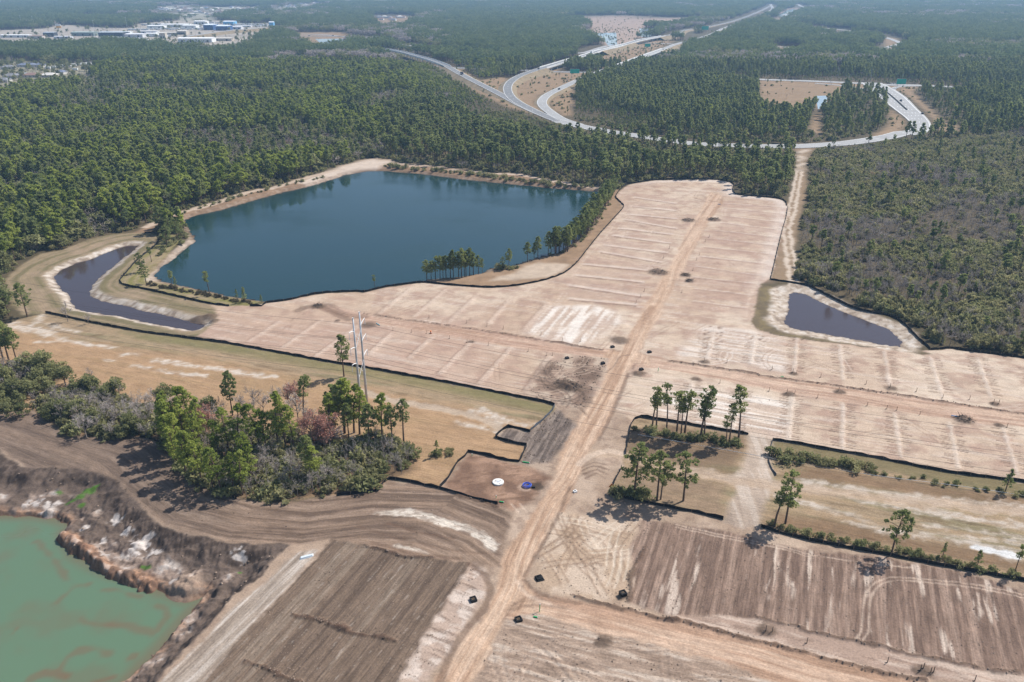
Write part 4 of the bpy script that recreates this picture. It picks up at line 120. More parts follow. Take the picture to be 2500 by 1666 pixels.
L['turns'] = [([(-9.51,142.07),(-6.06,138.42),(-4.67,134.67),(-5.75,128.44),(-8.89,123.01),(-12,116.01),(-13.45,109.05)],1.5,'d',0.6),([(2.73,137),(4.91,133.52),(8,131.28),(14.17,129.74)],0.9,'d',0.5),([(-1.7,125.48),(0.13,128.23),(4.81,129.52),(10.96,128.23)],0.9,'d',0.5),([(-1.41,127.58),(1.7,130.4),(6.42,131.06)],0.7,'d',0.4),([(-0.18,129.31),(2.65,131.5),(7.39,131.95)],0.6,'d',0.4),([(1.11,136.53),(3.3,132.4),(7.93,129.74)],1,'l',0.5),([(2.75,138.42),(4.66,143.32),(7.79,150.62),(11.42,160.24),(14.19,169.51),(15.12,172.12)],0.9,'d',0.6),([(24.64,194.72),(28.88,206.4),(35.21,225.2),(38.63,236.7)],1.2,'d',0.6),([(18.22,182.58),(21.83,186.99),(26.99,189.26),(30.92,187.74)],2.2,'l',0.6),([(18.77,179.38),(22.16,181.72),(25.93,179.73)],0.5,'d',0.7),([(19.02,177.63),(22.78,179.87),(25.66,177.29)],0.5,'d',0.7),([(18.68,180.79),(22.3,183.31),(25.78,182.01)],0.5,'d',0.6),([(19.24,175.58),(22.59,177.98),(24.7,175.58)],0.5,'d',0.5),([(8.02,217.3),(16.29,217.3),(20.54,212.7),(22.86,208.2),(22.11,204.7)],0.5,'d',0.6),([(9.06,221.2),(18.59,217.3),(22.12,210)],0.5,'d',0.6),([(31.36,237.7),(34.35,242.2),(37.86,250.3),(41.64,251.5)],0.6,'d',0.5),([(40.56,239.9),(42.19,244.5),(45.82,245)],0.6,'d',0.5),([(68.24,119.44),(70.2,121.41),(73.46,128.44),(76.02,132.85),(79.26,136.06),(83.2,137.7),(87.97,137.47),(99.98,135.59),(109.47,132.4)],0.42,'l',0.5),([(69.38,118.98),(71.69,121.41),(75.39,129.74),(77.8,133.3),(80.83,135.96),(84.41,136.76),(88.18,136.53),(99.45,134.58),(108.89,131.41)],0.42,'l',0.5),([(39.5,156.29),(49.31,152.53),(62.09,148.48),(67.93,145.46),(80.2,142.32),(89.51,140.84)],0.35,'l',0.6),([(39.32,155.32),(49.09,151.6),(61.8,147.53),(67.64,144.59)],0.35,'l',0.6),([(-32.66,160.96),(-25.37,161.02),(-19.71,158.95),(-14.1,156.06),(-8.63,153.08),(-5.4,150.35),(-4.11,146.91)],2.6,'w',0.85),([(-29.86,156.63),(-22.73,153.53),(-13.77,151.06)],0.8,'d',0.8),([(-27.68,148.48),(-23.44,147.43),(-19.16,145.61)],0.7,'w',0.6),([(-37.18,155.61),(-25.89,150.62),(-11.75,146.39),(-3.24,145.36)],0.8,'d',0.5),([(-32.66,149.55),(-21.84,145.36),(-11.6,143.83)],1,'d',0.6),([(-1.74,170.26),(3.93,168.33),(6.59,168.97)],0.6,'d',0.7),([(-0.59,167.06),(3.14,165.81),(5.77,166.43)],0.6,'d',0.7),([(-0.21,164.57),(1.62,161.29)],0.5,'l',0.6),([(2.01,164.57),(3.81,161.29)],0.5,'l',0.6),([(80.7,368.8),(96.22,409.1),(112.65,451.2)],0.6,'d',0.4),([(42.32,366.5),(43.74,359.8),(49.52,355.5),(56.16,353.3)],0.5,'d',0.4),([(69.63,451.2),(57.36,420.4),(45.46,383.1),(36.04,359.8),(26.37,331.1)],0.5,'l',0.5),([(154.55,451.2),(140.9,409.1),(125.77,371.1),(114.08,342.9),(104.34,320),(95.23,298),(89.97,282.7)],0.6,'l',0.5),([(153.69,451.2),(139.73,409.1),(124.69,371.1),(113.07,342.9),(103.39,320),(94.63,298)],0.5,'l',0.5),([(-84.93,291.7),(-80.74,296.4),(-74.13,293.3),(-63.16,282.7)],3.5,'d',0.6),([(-74.27,298),(-66.5,288.7),(-57.29,285.7)],4,'d',0.45)]
L['pitwhite'] = [((-122.26,168.67),1.9),((-118.18,167.41),2),((-88.34,152.24),2),((-88.7,150.62),1.4),((-83.73,149.56),1.2),((-62.95,146.43),1.4),((-97.65,153.34),1.2),((-98.17,160.73),1.5),((-75.51,139.96),0.9),((-104.72,158.4),0.8),((-93.21,156.12),1.2)]
L['pitgreen'] = [((-110.23,172.86),2.2),((-111.47,170.26),2.2),((-113.31,168.98),1.6),((-109.12,174.18),1.5),((-109.19,166.78),1.2),((-118.12,172.4),1.3),((-83.21,144.14),1.2),((-84.61,144.65),0.8),((-61.7,142.4),0.8)]
L['ridge'] = [(-108.47,156.35),(-103.67,152.47),(-98.1,148.2),(-94.02,145.37),(-89.48,142.87),(-85.44,141.29),(-81.1,138.89)]
L['mounds'] = [((-72.3,137.85),5.2,1.7,(198,170,146)),((-66.15,125.48),2.3,1.2,(104,88,78)),((-105.67,154.8),1.8,1,(196,154,126)),((-100.34,150.42),2,1,(176,132,104)),((-94.64,145.71),2.2,0.9,(160,124,100)),((-116.95,165.35),2.2,0.8,(224,210,198)),((-88.26,151.5),2,0.8,(226,214,204)),((-64.15,135.98),1.6,0.9,(70,60,52)),((-86.52,142.69),2.2,0.8,(150,128,112))]
L['shoals'] = [([(-114.86,155.09),(-108.16,149.15),(-102.76,144.03),(-101.16,141.56)],0.7),([(-99.27,134.07),(-97.95,139.16),(-95.1,140.11)],0.7),([(-90.89,138.21),(-87.6,138.21),(-81.77,136.12)],0.6),([(-76.99,133.17),(-74.71,132.28),(-73.22,130.09),(-74.03,125.87)],0.6),([(-91.41,129.23),(-89.22,127.96),(-84.04,127.53),(-79.5,127.12),(-74.78,125.46)],0.7),([(-88.95,115.36),(-89.21,118.73),(-87.79,120.65),(-84.59,120.85),(-81.44,119.88)],0.7),([(-93.57,113.19),(-91.86,115.36),(-88.76,115),(-86.94,114.27)],0.7),([(-80.41,112.69),(-77.82,113.91)],0.6),([(-76.89,118.35),(-76.04,119.11)],0.5),([(-104.02,125.46),(-103.8,126.7)],0.4),([(-115.27,154.53),(-114.15,155.09)],0.5)]
L['island_dark'] = [(34.69,200.4),(48.24,203),(52.08,200.4),(67.36,196.33),(63.23,186.99),(59.7,181.15),(49.98,180.44),(40.54,184.03),(34.91,186.99),(31.79,188.12)]
L['island_low'] = [(29.41,179.03),(43.63,178.33),(47,175.58),(55.14,172.23),(50.86,159.07),(40.75,162.94),(28.32,167.38),(25.35,169.29)]
L['brown_s'] = [(59.21,155.32),(64.09,155.04),(73.54,151.71),(86.36,149.01),(97.84,144.33),(113.55,139.38),(122.5,135.59),(126.2,141.33),(115.86,143.32),(100.14,149.01),(88.44,153.92),(75.96,158.48),(65.68,160.24)]
L['brown_n'] = [(70.21,177.63),(80.04,181.15),(94.28,176.94),(108.34,173.55),(129.37,166.43),(139.97,162.74),(136.54,157.41),(126.37,161.29),(105.86,168.33),(88.52,172.23),(77.69,174.22)]
L['cable'] = [(36.1,196.96),(46.39,193.35),(61.76,187.94),(72.8,183.84),(94.09,176.75),(114.97,171.69),(129.76,167.36),(140.44,163.75)]
L['hopper'] = (-1120.7,2112.1,15.3)
# ---------------------------------------------------------------- helpers: colour, noise, distance
K_ALB = 0.66
def lin(c):
    c = np.asarray(c, float) / 255.0
    return np.where(c <= 0.04045, c / 12.92, ((c + 0.055) / 1.055) ** 2.4)
def alb(r, g, b):
    c = lin((r, g, b)); y = c @ (.3, .55, .15); return (c * .93 + y * .07) * K_ALB
def _h(i, j, s):
    n = (i * 374761393 + j * 668265263 + s * 1274126177) & 0xFFFFFFFF
    n = ((n ^ (n >> 13)) * 1274126177) & 0xFFFFFFFF
    return ((n ^ (n >> 16)) & 0xFFFF) / 65535.0
def vnoise(x, y, s=0):
    xi = np.floor(x).astype(np.int64); yi = np.floor(y).astype(np.int64)
    fx = x - xi; fy = y - yi; fx = fx * fx * (3 - 2 * fx); fy = fy * fy * (3 - 2 * fy)
    a = _h(xi, yi, s); b = _h(xi + 1, yi, s); c = _h(xi, yi + 1, s); d = _h(xi + 1, yi + 1, s)
    return (a + (b - a) * fx) * (1 - fy) + (c + (d - c) * fx) * fy
def fbm(x, y, s=0, o=4):
    r = 0; a = 0.5
    for k in range(o):
        r = r + a * vnoise(x, y, s + k * 17); x = x * 2.03 + 11.3; y = y * 2.03 + 5.7; a *= 0.5
    return r / (1 - 0.5 ** o)
def sst(a, b, x):
    t = np.clip((x - a) / (b - a), 0, 1); return t * t * (3 - 2 * t)
def inside(px, py, poly):
    r = np.zeros(px.shape, bool); n = len(poly)
    for i in range(n):
        x1, y1 = poly[i][:2]; x2, y2 = poly[(i + 1) % n][:2]
        if y1 == y2: continue
        r ^= ((y1 > py) != (y2 > py)) & (px < (x2 - x1) * (py - y1) / (y2 - y1) + x1)
    return r
def pdist(px, py, pts, closed=False, st=False):
    best = np.full(px.shape, 1e18); S = T = None
    if st: S = np.zeros(px.shape); T = np.zeros(px.shape)
    n = len(pts); acc = 0.0
    for i in range(n if closed else n - 1):
        x1, y1 = pts[i][:2]; x2, y2 = pts[(i + 1) % n][:2]
        dx, dy = x2 - x1, y2 - y1; l2 = dx * dx + dy * dy
        if l2 < 1e-9: continue
        t = np.clip(((px - x1) * dx + (py - y1) * dy) / l2, 0, 1)
        ex = px - x1 - t * dx; ey = py - y1 - t * dy; d = ex * ex + ey * ey
        if st:
            m = d < best; l = math.sqrt(l2)
            S[m] = (acc + t * l)[m]; T[m] = ((dx * ey - dy * ex) / l)[m]; acc += l
        best = np.minimum(best, d)
    d = np.sqrt(best)
    return (d, S, T) if st else d
def smooth_line(pts, step):
    """Catmull-Rom through the points, resampled every `step` metres."""
    P = np.array(pts, float); P = np.vstack([2 * P[0] - P[1], P, 2 * P[-1] - P[-2]]); out = []
    for i in range(1, len(P) - 2):
        p0, p1, p2, p3 = P[i - 1:i + 3]; n = max(1, int(np.linalg.norm(p2 - p1) / step))
        for k in range(n):
            t = k / n
            out.append(0.5 * (2 * p1 + (p2 - p0) * t + (2 * p0 - 5 * p1 + 4 * p2 - p3) * t * t + (3 * p1 - p0 - 3 * p2 + p3) * t ** 3))
    out.append(P[-2]); return np.array(out)

# ---------------------------------------------------------------- object helpers
col = bpy.context.scene.collection
def tag(o, label=None, cat=None, group=None, kind=None):
    if label: o['label'] = label
    if cat: o['category'] = cat
    if group: o['group'] = group
    if kind: o['kind'] = kind
    return o
def mesh_np(name, V, F, mats, mi=None, smooth=False):
    """V (n,3); F list of lists or (m,k) array -> mesh"""
    me = bpy.data.meshes.new(name)
    V = np.asarray(V, np.float32)
    if isinstance(F, np.ndarray):
        m, k = F.shape
        me.vertices.add(len(V)); me.vertices.foreach_set('co', V.ravel())
        me.loops.add(m * k); me.loops.foreach_set('vertex_index', F.astype(np.int32).ravel())
        me.polygons.add(m); me.polygons.foreach_set('loop_start', np.arange(0, m * k, k, dtype=np.int32))
        me.update(calc_edges=True)
    else:
        me.from_pydata(V.tolist(), [], F)
    for m_ in (mats if isinstance(mats, (list, tuple)) else [mats]): me.materials.append(m_)
    if mi is not None: me.polygons.foreach_set('material_index', np.asarray(mi, np.int32))
    if smooth: me.polygons.foreach_set('use_smooth', np.ones(len(me.polygons), bool))
    me.update(); return me
def obj(name, me, parent=None, loc=(0, 0, 0), rz=0.0):
    o = bpy.data.objects.new(name, me); col.objects.link(o); o.location = loc; o.rotation_euler = (0, 0, rz)
    if parent: o.parent = parent
    return o
class MB:
    """collects simple solids into one mesh"""
    def __init__(s): s.v = []; s.f = []
    def add(s, v, f):
        b = len(s.v); s.v += [tuple(map(float, p)) for p in v]; s.f += [[b + i for i in q] for q in f]; return s
    def box(s, x0, x1, y0, y1, z0, z1):
        return s.add([(x0,y0,z0),(x1,y0,z0),(x1,y1,z0),(x0,y1,z0),(x0,y0,z1),(x1,y0,z1),(x1,y1,z1),(x0,y1,z1)],
                     [[0,3,2,1],[4,5,6,7],[0,1,5,4],[1,2,6,5],[2,3,7,6],[3,0,4,7]])
    def tube(s, pts, rad, n=6, cap=True):
        P = np.array(pts, float); R = np.broadcast_to(np.asarray(rad, float), (len(P),)); rings = []
        for i, p in enumerate(P):
            d = P[min(i + 1, len(P) - 1)] - P[max(i - 1, 0)]; d /= np.linalg.norm(d) + 1e-9
            u = np.cross(d, (0, 0, 1) if abs(d[2]) < .9 else (1, 0, 0)); u /= np.linalg.norm(u); w = np.cross(d, u)
            rings.append([p + R[i] * (math.cos(a) * u + math.sin(a) * w) for a in np.arange(n) * 2 * math.pi / n])
        f = []
        for i in range(len(P) - 1):
            for k in range(n): f.append([i*n+k, i*n+(k+1)%n, (i+1)*n+(k+1)%n, (i+1)*n+k])
        if cap: f += [list(range(n))[::-1], [(len(P)-1)*n+k for k in range(n)]]
        return s.add([q for r in rings for q in r], f)
    def lathe(s, prof, n=16, c=(0, 0)):
        v = []; f = []
        for r, z in prof: v += [(c[0]+r*math.cos(a), c[1]+r*math.sin(a), z) for a in np.arange(n)*2*math.pi/n]
        for i in range(len(prof)-1):
            for k in range(n): f.append([i*n+k, i*n+(k+1)%n, (i+1)*n+(k+1)%n, (i+1)*n+k])
        f += [list(range(n))[::-1], [(len(prof)-1)*n+k for k in range(n)]]
        return s.add(v, f)
    def ring(s, R, r, z, n=24, m=6, c=(0, 0)):
        v = []; f = []
        for i in range(n):
            a = i*2*math.pi/n
            for j in range(m):
                b = j*2*math.pi/m; q = R + r*math.cos(b); v.append((c[0]+q*math.cos(a), c[1]+q*math.sin(a), z + r*math.sin(b)))
        for i in range(n):
            for j in range(m): f.append([i*m+j, ((i+1)%n)*m+j, ((i+1)%n)*m+(j+1)%m, i*m+(j+1)%m])
        return s.add(v, f)
    def mesh(s, name, mat, smooth=False): return mesh_np(name, s.v, s.f, mat, smooth=smooth)
    def build(s, name, mat, parent=None, loc=(0, 0, 0), rz=0.0, smooth=False): return obj(name, s.mesh(name, mat, smooth), parent, loc, rz)
def empty(name, loc=(0, 0, 0), rz=0.0):
    o = bpy.data.objects.new(name, None); col.objects.link(o); o.location = loc; o.rotation_euler = (0, 0, rz); o.empty_display_size = .1; return o

# ---------------------------------------------------------------- materials
def mat(name, rgb, rough=.8, noise=0.0, nscale=2.0, metallic=0.0, spec=.3):
    m = bpy.data.materials.new(name); m.use_nodes = True; nt = m.node_tree; b = nt.nodes['Principled BSDF']
    b.inputs['Base Color'].default_value = (*rgb, 1); b.inputs['Roughness'].default_value = rough
    b.inputs['Metallic'].default_value = metallic; b.inputs['Specular IOR Level'].default_value = spec
    if noise:
        tc = nt.nodes.new('ShaderNodeTexCoord'); n = nt.nodes.new('ShaderNodeTexNoise'); n.inputs['Scale'].default_value = nscale; n.inputs['Detail'].default_value = 6
        r = nt.nodes.new('ShaderNodeMapRange'); r.inputs['From Min'].default_value = .3; r.inputs['From Max'].default_value = .7
        r.inputs['To Min'].default_value = 1 - noise; r.inputs['To Max'].default_value = 1 + noise
        v = nt.nodes.new('ShaderNodeVectorMath'); v.operation = 'SCALE'; v.inputs[0].default_value = rgb
        nt.links.new(tc.outputs['Object'], n.inputs['Vector']); nt.links.new(n.outputs['Fac'], r.inputs['Value'])
        nt.links.new(r.outputs['Result'], v.inputs['Scale']); nt.links.new(v.outputs['Vector'], b.inputs['Base Color'])
    return m
def leaf_mat(name, c0, c1, trans=.25):
    """foliage: colour between c0 and c1 chosen per tree, per stand and per tuft"""
    m = bpy.data.materials.new(name); m.use_nodes = True; nt = m.node_tree; N = nt.nodes; Lk = nt.links
    for n in list(N): N.remove(n)
    out = N.new('ShaderNodeOutputMaterial'); oi = N.new('ShaderNodeObjectInfo'); geo = N.new('ShaderNodeNewGeometry')
    sc = N.new('ShaderNodeVectorMath'); sc.operation = 'SCALE'; sc.inputs['Scale'].default_value = .012
    Lk.new(geo.outputs['Position'], sc.inputs[0])
    nz = N.new('ShaderNodeTexNoise'); nz.inputs['Detail'].default_value = 3; Lk.new(sc.outputs[0], nz.inputs['Vector'])
    n2 = N.new('ShaderNodeTexNoise'); n2.inputs['Scale'].default_value = .9; Lk.new(geo.outputs['Position'], n2.inputs['Vector'])
    a = N.new('ShaderNodeMath'); a.operation = 'MULTIPLY_ADD'; a.inputs[1].default_value = .55; Lk.new(oi.outputs['Random'], a.inputs[0])
    s1 = N.new('ShaderNodeMath'); s1.operation = 'MULTIPLY_ADD'; s1.inputs[1].default_value = 2.0; s1.inputs[2].default_value = -.95; Lk.new(nz.outputs['Fac'], s1.inputs[0])
    Lk.new(s1.outputs[0], a.inputs[2])
    b = N.new('ShaderNodeMath'); b.operation = 'MULTIPLY_ADD'; b.inputs[1].default_value = .5; Lk.new(n2.outputs['Fac'], b.inputs[0]); Lk.new(a.outputs[0], b.inputs[2]); b.use_clamp = True
    mx = N.new('ShaderNodeMix'); mx.data_type = 'RGBA'; mx.inputs[6].default_value = (*c0, 1); mx.inputs[7].default_value = (*c1, 1); Lk.new(b.outputs[0], mx.inputs[0])
    d = N.new('ShaderNodeBsdfDiffuse'); t = N.new('ShaderNodeBsdfTranslucent'); ms = N.new('ShaderNodeMixShader'); ms.inputs[0].default_value = trans
    Lk.new(mx.outputs[2], d.inputs['Color']); Lk.new(mx.outputs[2], t.inputs['Color']); Lk.new(d.outputs[0], ms.inputs[1]); Lk.new(t.outputs[0], ms.inputs[2]); Lk.new(ms.outputs[0], out.inputs['Surface'])
    return m
def soil_mat():
    m = bpy.data.materials.new('soil'); m.use_nodes = True; nt = m.node_tree; N = nt.nodes; Lk = nt.links; b = N['Principled BSDF']
    b.inputs['Roughness'].default_value = .95; b.inputs['Specular IOR Level'].default_value = .12
    at = N.new('ShaderNodeAttribute'); at.attribute_name = 'albedo'; geo = N.new('ShaderNodeNewGeometry')
    def nz(sc, det, ro=.6):
        n = N.new('ShaderNodeTexNoise'); n.inputs['Scale'].default_value = sc; n.inputs['Detail'].default_value = det; n.inputs['Roughness'].default_value = ro
        Lk.new(geo.outputs['Position'], n.inputs['Vector']); return n
    n1 = nz(.22, 6); n2 = nz(2.2, 5, .7)
    def mr(n, lo, hi):
        r = N.new('ShaderNodeMapRange'); r.inputs['From Min'].default_value = .28; r.inputs['From Max'].default_value = .72; r.inputs['To Min'].default_value = lo; r.inputs['To Max'].default_value = hi
        Lk.new(n.outputs['Fac'], r.inputs['Value']); return r
    r1 = mr(n1, .88, 1.12); r2 = mr(n2, .72, 1.24)
    tk = N.new('ShaderNodeAttribute'); tk.attribute_name = 'grain'; mp = N.new('ShaderNodeMapping'); mp.inputs['Scale'].default_value = (.22, 2.6, 1); Lk.new(tk.outputs['Vector'], mp.inputs[0])
    sx = N.new('ShaderNodeSeparateXYZ'); Lk.new(tk.outputs['Vector'], sx.inputs[0]); cx = N.new('ShaderNodeCombineXYZ'); s2 = N.new('ShaderNodeSeparateXYZ'); Lk.new(mp.outputs[0], s2.inputs[0]); Lk.new(s2.outputs[0], cx.inputs[0]); Lk.new(s2.outputs[1], cx.inputs[1])
    n3 = N.new('ShaderNodeTexNoise'); n3.inputs['Scale'].default_value = 1.0; n3.inputs['Detail'].default_value = 5; n3.inputs['Roughness'].default_value = .62; Lk.new(cx.outputs[0], n3.inputs['Vector'])
    r3 = mr(n3, .60, 1.34); m3 = N.new('ShaderNodeMix'); m3.inputs[2].default_value = 1.0; Lk.new(sx.outputs[2], m3.inputs[0]); Lk.new(r3.outputs[0], m3.inputs[3])
    m0 = N.new('ShaderNodeMath'); m0.operation = 'MULTIPLY'; Lk.new(r1.outputs[0], m0.inputs[0]); Lk.new(m3.outputs[0], m0.inputs[1])
    mu = N.new('ShaderNodeMath'); mu.operation = 'MULTIPLY'; Lk.new(m0.outputs[0], mu.inputs[0]); Lk.new(r2.outputs[0], mu.inputs[1])
    v = N.new('ShaderNodeVectorMath'); v.operation = 'SCALE'; Lk.new(at.outputs['Color'], v.inputs[0]); Lk.new(mu.outputs[0], v.inputs['Scale'])
    Lk.new(v.outputs[0], b.inputs['Base Color'])
    bp = N.new('ShaderNodeBump'); bp.inputs['Strength'].default_value = .55; bp.inputs['Distance'].default_value = .12
    Lk.new(n2.outputs['Fac'], bp.inputs['Height']); Lk.new(bp.outputs[0], b.inputs['Normal'])
    return m
def water_mat(name, rgb, rough, ripple, wscale, attr=None, rgb2=None):
    m = bpy.data.materials.new(name); m.use_nodes = True; nt = m.node_tree; N = nt.nodes; Lk = nt.links; b = N['Principled BSDF']
    b.inputs['Base Color'].default_value = (*rgb, 1); b.inputs['Roughness'].default_value = rough; b.inputs['IOR'].default_value = 1.33
    geo = N.new('ShaderNodeNewGeometry'); n = N.new('ShaderNodeTexNoise'); n.inputs['Scale'].default_value = wscale; n.inputs['Detail'].default_value = 4
    mp = N.new('ShaderNodeMapping'); mp.inputs['Scale'].default_value = (1, 1.7, 1); mp.inputs['Rotation'].default_value = (0, 0, .5)
    Lk.new(geo.outputs['Position'], mp.inputs[0]); Lk.new(mp.outputs[0], n.inputs['Vector'])
    wp = N.new('ShaderNodeTexNoise'); wp.inputs['Scale'].default_value = .018; wp.inputs['Detail'].default_value = 4; Lk.new(mp.outputs[0], wp.inputs['Vector'])
    wr = N.new('ShaderNodeMapRange'); wr.inputs['From Min'].default_value = .38; wr.inputs['From Max'].default_value = .62; wr.inputs['To Min'].default_value = ripple * .25; wr.inputs['To Max'].default_value = ripple * 1.6; Lk.new(wp.outputs['Fac'], wr.inputs['Value'])
    bp = N.new('ShaderNodeBump'); Lk.new(wr.outputs[0], bp.inputs['Strength']); rr = N.new('ShaderNodeMapRange'); rr.inputs['From Min'].default_value = .35; rr.inputs['From Max'].default_value = .65; rr.inputs['To Min'].default_value = rough * .4; rr.inputs['To Max'].default_value = rough * 2.4; Lk.new(wp.outputs['Fac'], rr.inputs['Value']); Lk.new(rr.outputs[0], b.inputs['Roughness']); bp.inputs['Distance'].default_value = .3
    Lk.new(n.outputs['Fac'], bp.inputs['Height']); Lk.new(bp.outputs[0], b.inputs['Normal'])
    if attr:
        at = N.new('ShaderNodeAttribute'); at.attribute_name = attr; mx = N.new('ShaderNodeMix'); mx.data_type = 'RGBA'
        mx.inputs[6].default_value = (*rgb, 1); mx.inputs[7].default_value = (*rgb2, 1); Lk.new(at.outputs['Fac'], mx.inputs[0]); Lk.new(mx.outputs[2], b.inputs['Base Color'])
    return m
M = {}
M['soil'] = soil_mat()
M['fence'] = mat('black_fabric', (.012, .012, .013), .85, .3, 1.5)
M['bluefence'] = mat('grey_fabric', (.09, .10, .12), .8, .3, 1.5)
M['wood'] = mat('weathered_wood', (.22, .15, .09), .85, .3, 6)
M['bark'] = mat('bark', (.13, .085, .06), .95, .35, 3)
M['barkpale'] = mat('pale_bark', (.30, .25, .21), .95, .25, 3)
M['steel'] = mat('galvanised_steel', (.52, .54, .56), .45, .08, 2, .35)
M['white'] = mat('white_paint', (.72, .72, .70), .6, .06, 3)
M['concrete'] = mat('concrete', (.62, .60, .56), .85, .12, 2.5)
M['deck'] = mat('highway_concrete', (.30, .295, .285), .85, .10, .08)
M['asphalt'] = mat('grey_asphalt', (.18, .18, .18), .85, .12, .1)
M['shoulder'] = mat('pale_shoulder', (.40, .385, .36), .85, .1, .15)
M['black'] = mat('black_plastic', (.008, .008, .009), .6)
M['bluep'] = mat('blue_plastic', (.03, .10, .55), .45)
M['bluepipe'] = mat('blue_pipe', (.03, .19, .42), .45)
M['teal'] = mat('teal_pipe', (.22, .50, .55), .45)
M['green'] = mat('green_pipe', (.02, .42, .13), .45)
M['orange'] = mat('orange_sign', (.75, .20, .03), .6)
M['pink'] = mat('pink_flag', (.85, .18, .16), .6)
M['signgreen'] = mat('sign_green', (.0, .42, .28), .5)
M['glass'] = mat('dark_glass', (.02, .025, .03), .12, spec=.6)
M['tyre'] = mat('tyre', (.015, .015, .015), .9)
M['slope'] = mat('dry_slope_grass', tuple(alb(158, 138, 106)), .95, .22, .12)
M['brush'] = mat('dead_brush', (.09, .07, .055), .95, .3, 1)
M['needle'] = leaf_mat('pine_needles', (.140, .178, .066), (.345, .370, .140), 0.5)
M['lush'] = leaf_mat('bright_pine_needles', (.180, .230, .050), (.430, .465, .115), 0.5)
M['oakleaf'] = leaf_mat('olive_leaves', (.160, .172, .075), (.340, .335, .155), 0.45)
M['scrub'] = leaf_mat('scrub_leaves', (.190, .188, .090), (.385, .355, .175), 0.45)
M['grass_leaf'] = leaf_mat('fresh_weeds', (.05, .13, .015), (.13, .23, .03), .3)
M['reed'] = leaf_mat('dry_reeds', (.09, .075, .045), (.17, .14, .085))
M['twig'] = leaf_mat('grey_twigs', (.30, .26, .235), (.56, .49, .44), 0.2)
M['bud'] = leaf_mat('red_buds', (.36, .16, .12), (.52, .27, .20), .25)
M['farneedle'] = leaf_mat('distant_needles', (.105, .152, .062), (.240, .275, .110), 0.45)
# ---------------------------------------------------------------- the ground: one surface, relief and soil colours
class Ground:
    def __init__(s, X, Y):
        s.X, s.Y = X, Y; s.Z = np.zeros(X.shape); s.C = np.zeros((len(X), 3)); s.cls = np.zeros(len(X), np.int8); s.U = np.zeros((len(X), 3))
        s.wx = X + 2.2 * (fbm(X / 6, Y / 6, 3) - .5) + .9 * (fbm(X / 1.5, Y / 1.5, 9, 2) - .5)
        s.wy = Y + 2.2 * (fbm(X / 6, Y / 6, 4) - .5) + .9 * (fbm(X / 1.5, Y / 1.5, 8, 2) - .5)
    def box(s, pts, m):
        a = np.array([p[:2] for p in pts]); lo = a.min(0) - m; hi = a.max(0) + m
        return np.nonzero((s.X > lo[0]) & (s.X < hi[0]) & (s.Y > lo[1]) & (s.Y < hi[1]))[0]
    def sd(s, poly, m=12.0, warp=True):
        """indices near a polygon and signed distance (positive inside)"""
        i = s.box(poly, m); x, y = (s.wx[i], s.wy[i]) if warp else (s.X[i], s.Y[i])
        d = pdist(x, y, poly, True); return i, np.where(inside(x, y, poly), d, -d)
    def grain(s, i, w, u, v, a):
        k = w > .3; j = i[k]; s.U[j, 0] = u[k]; s.U[j, 1] = v[k]; s.U[j, 2] = a * w[k]
    def grain_dir(s, i, w, an, a):
        ca, sa = math.cos(an), math.sin(an); s.grain(i, w, s.X[i] * ca + s.Y[i] * sa, -s.X[i] * sa + s.Y[i] * ca, a)
    def mix(s, i, c, w):
        w = np.clip(w, 0, 1); w = w[:, None] if np.ndim(w) else w
        s.C[i] = s.C[i] * (1 - w) + np.asarray(c) * w
    def area(s, poly, c, f=1.0, a=1.0, cls=None, warp=True, tone=None):
        i, d = s.sd(poly, f + 4, warp); w = sst(-f * .5, f * .5, d) * a
        cc = np.asarray(c) if tone is None else np.asarray(c) * tone(i)[:, None]
        s.mix(i, cc, w)
        if cls is not None: s.cls[i[d > 0]] = cls
        return i, d, w
    def stroke(s, pts, wd, c, a=1.0, f=.5, dz=0.0, warp=True, rag=0.0, brk=0.0):
        i = s.box(pts, wd + f + 3); 
        if not len(i): return
        x, y = (s.wx[i], s.wy[i]) if warp else (s.X[i], s.Y[i])
        d = pdist(x, y, pts); 
        if rag: d = d + rag * (fbm(s.X[i] / 2.2, s.Y[i] / 2.2, 21, 3) - .5)
        w = 1 - sst(wd / 2 - f / 2, wd / 2 + f / 2, d)
        if brk: w = w * (1 - brk + brk * sst(.36, .6, fbm(s.X[i] / 1.8, s.Y[i] / .9, 22, 4)))
        if c is not None: s.mix(i, c, w * a)
        if dz: s.Z[i] += dz * w
def streak(i, G, ang, L1, L2, sd=0, o=4):
    ca, sa = math.cos(ang), math.sin(ang); x, y = G.X[i], G.Y[i]
    return fbm((x * ca + y * sa) / L1, (-x * sa + y * ca) / L2, sd, o)
def ang(p, q): return math.atan2(q[1] - p[1], q[0] - p[0])
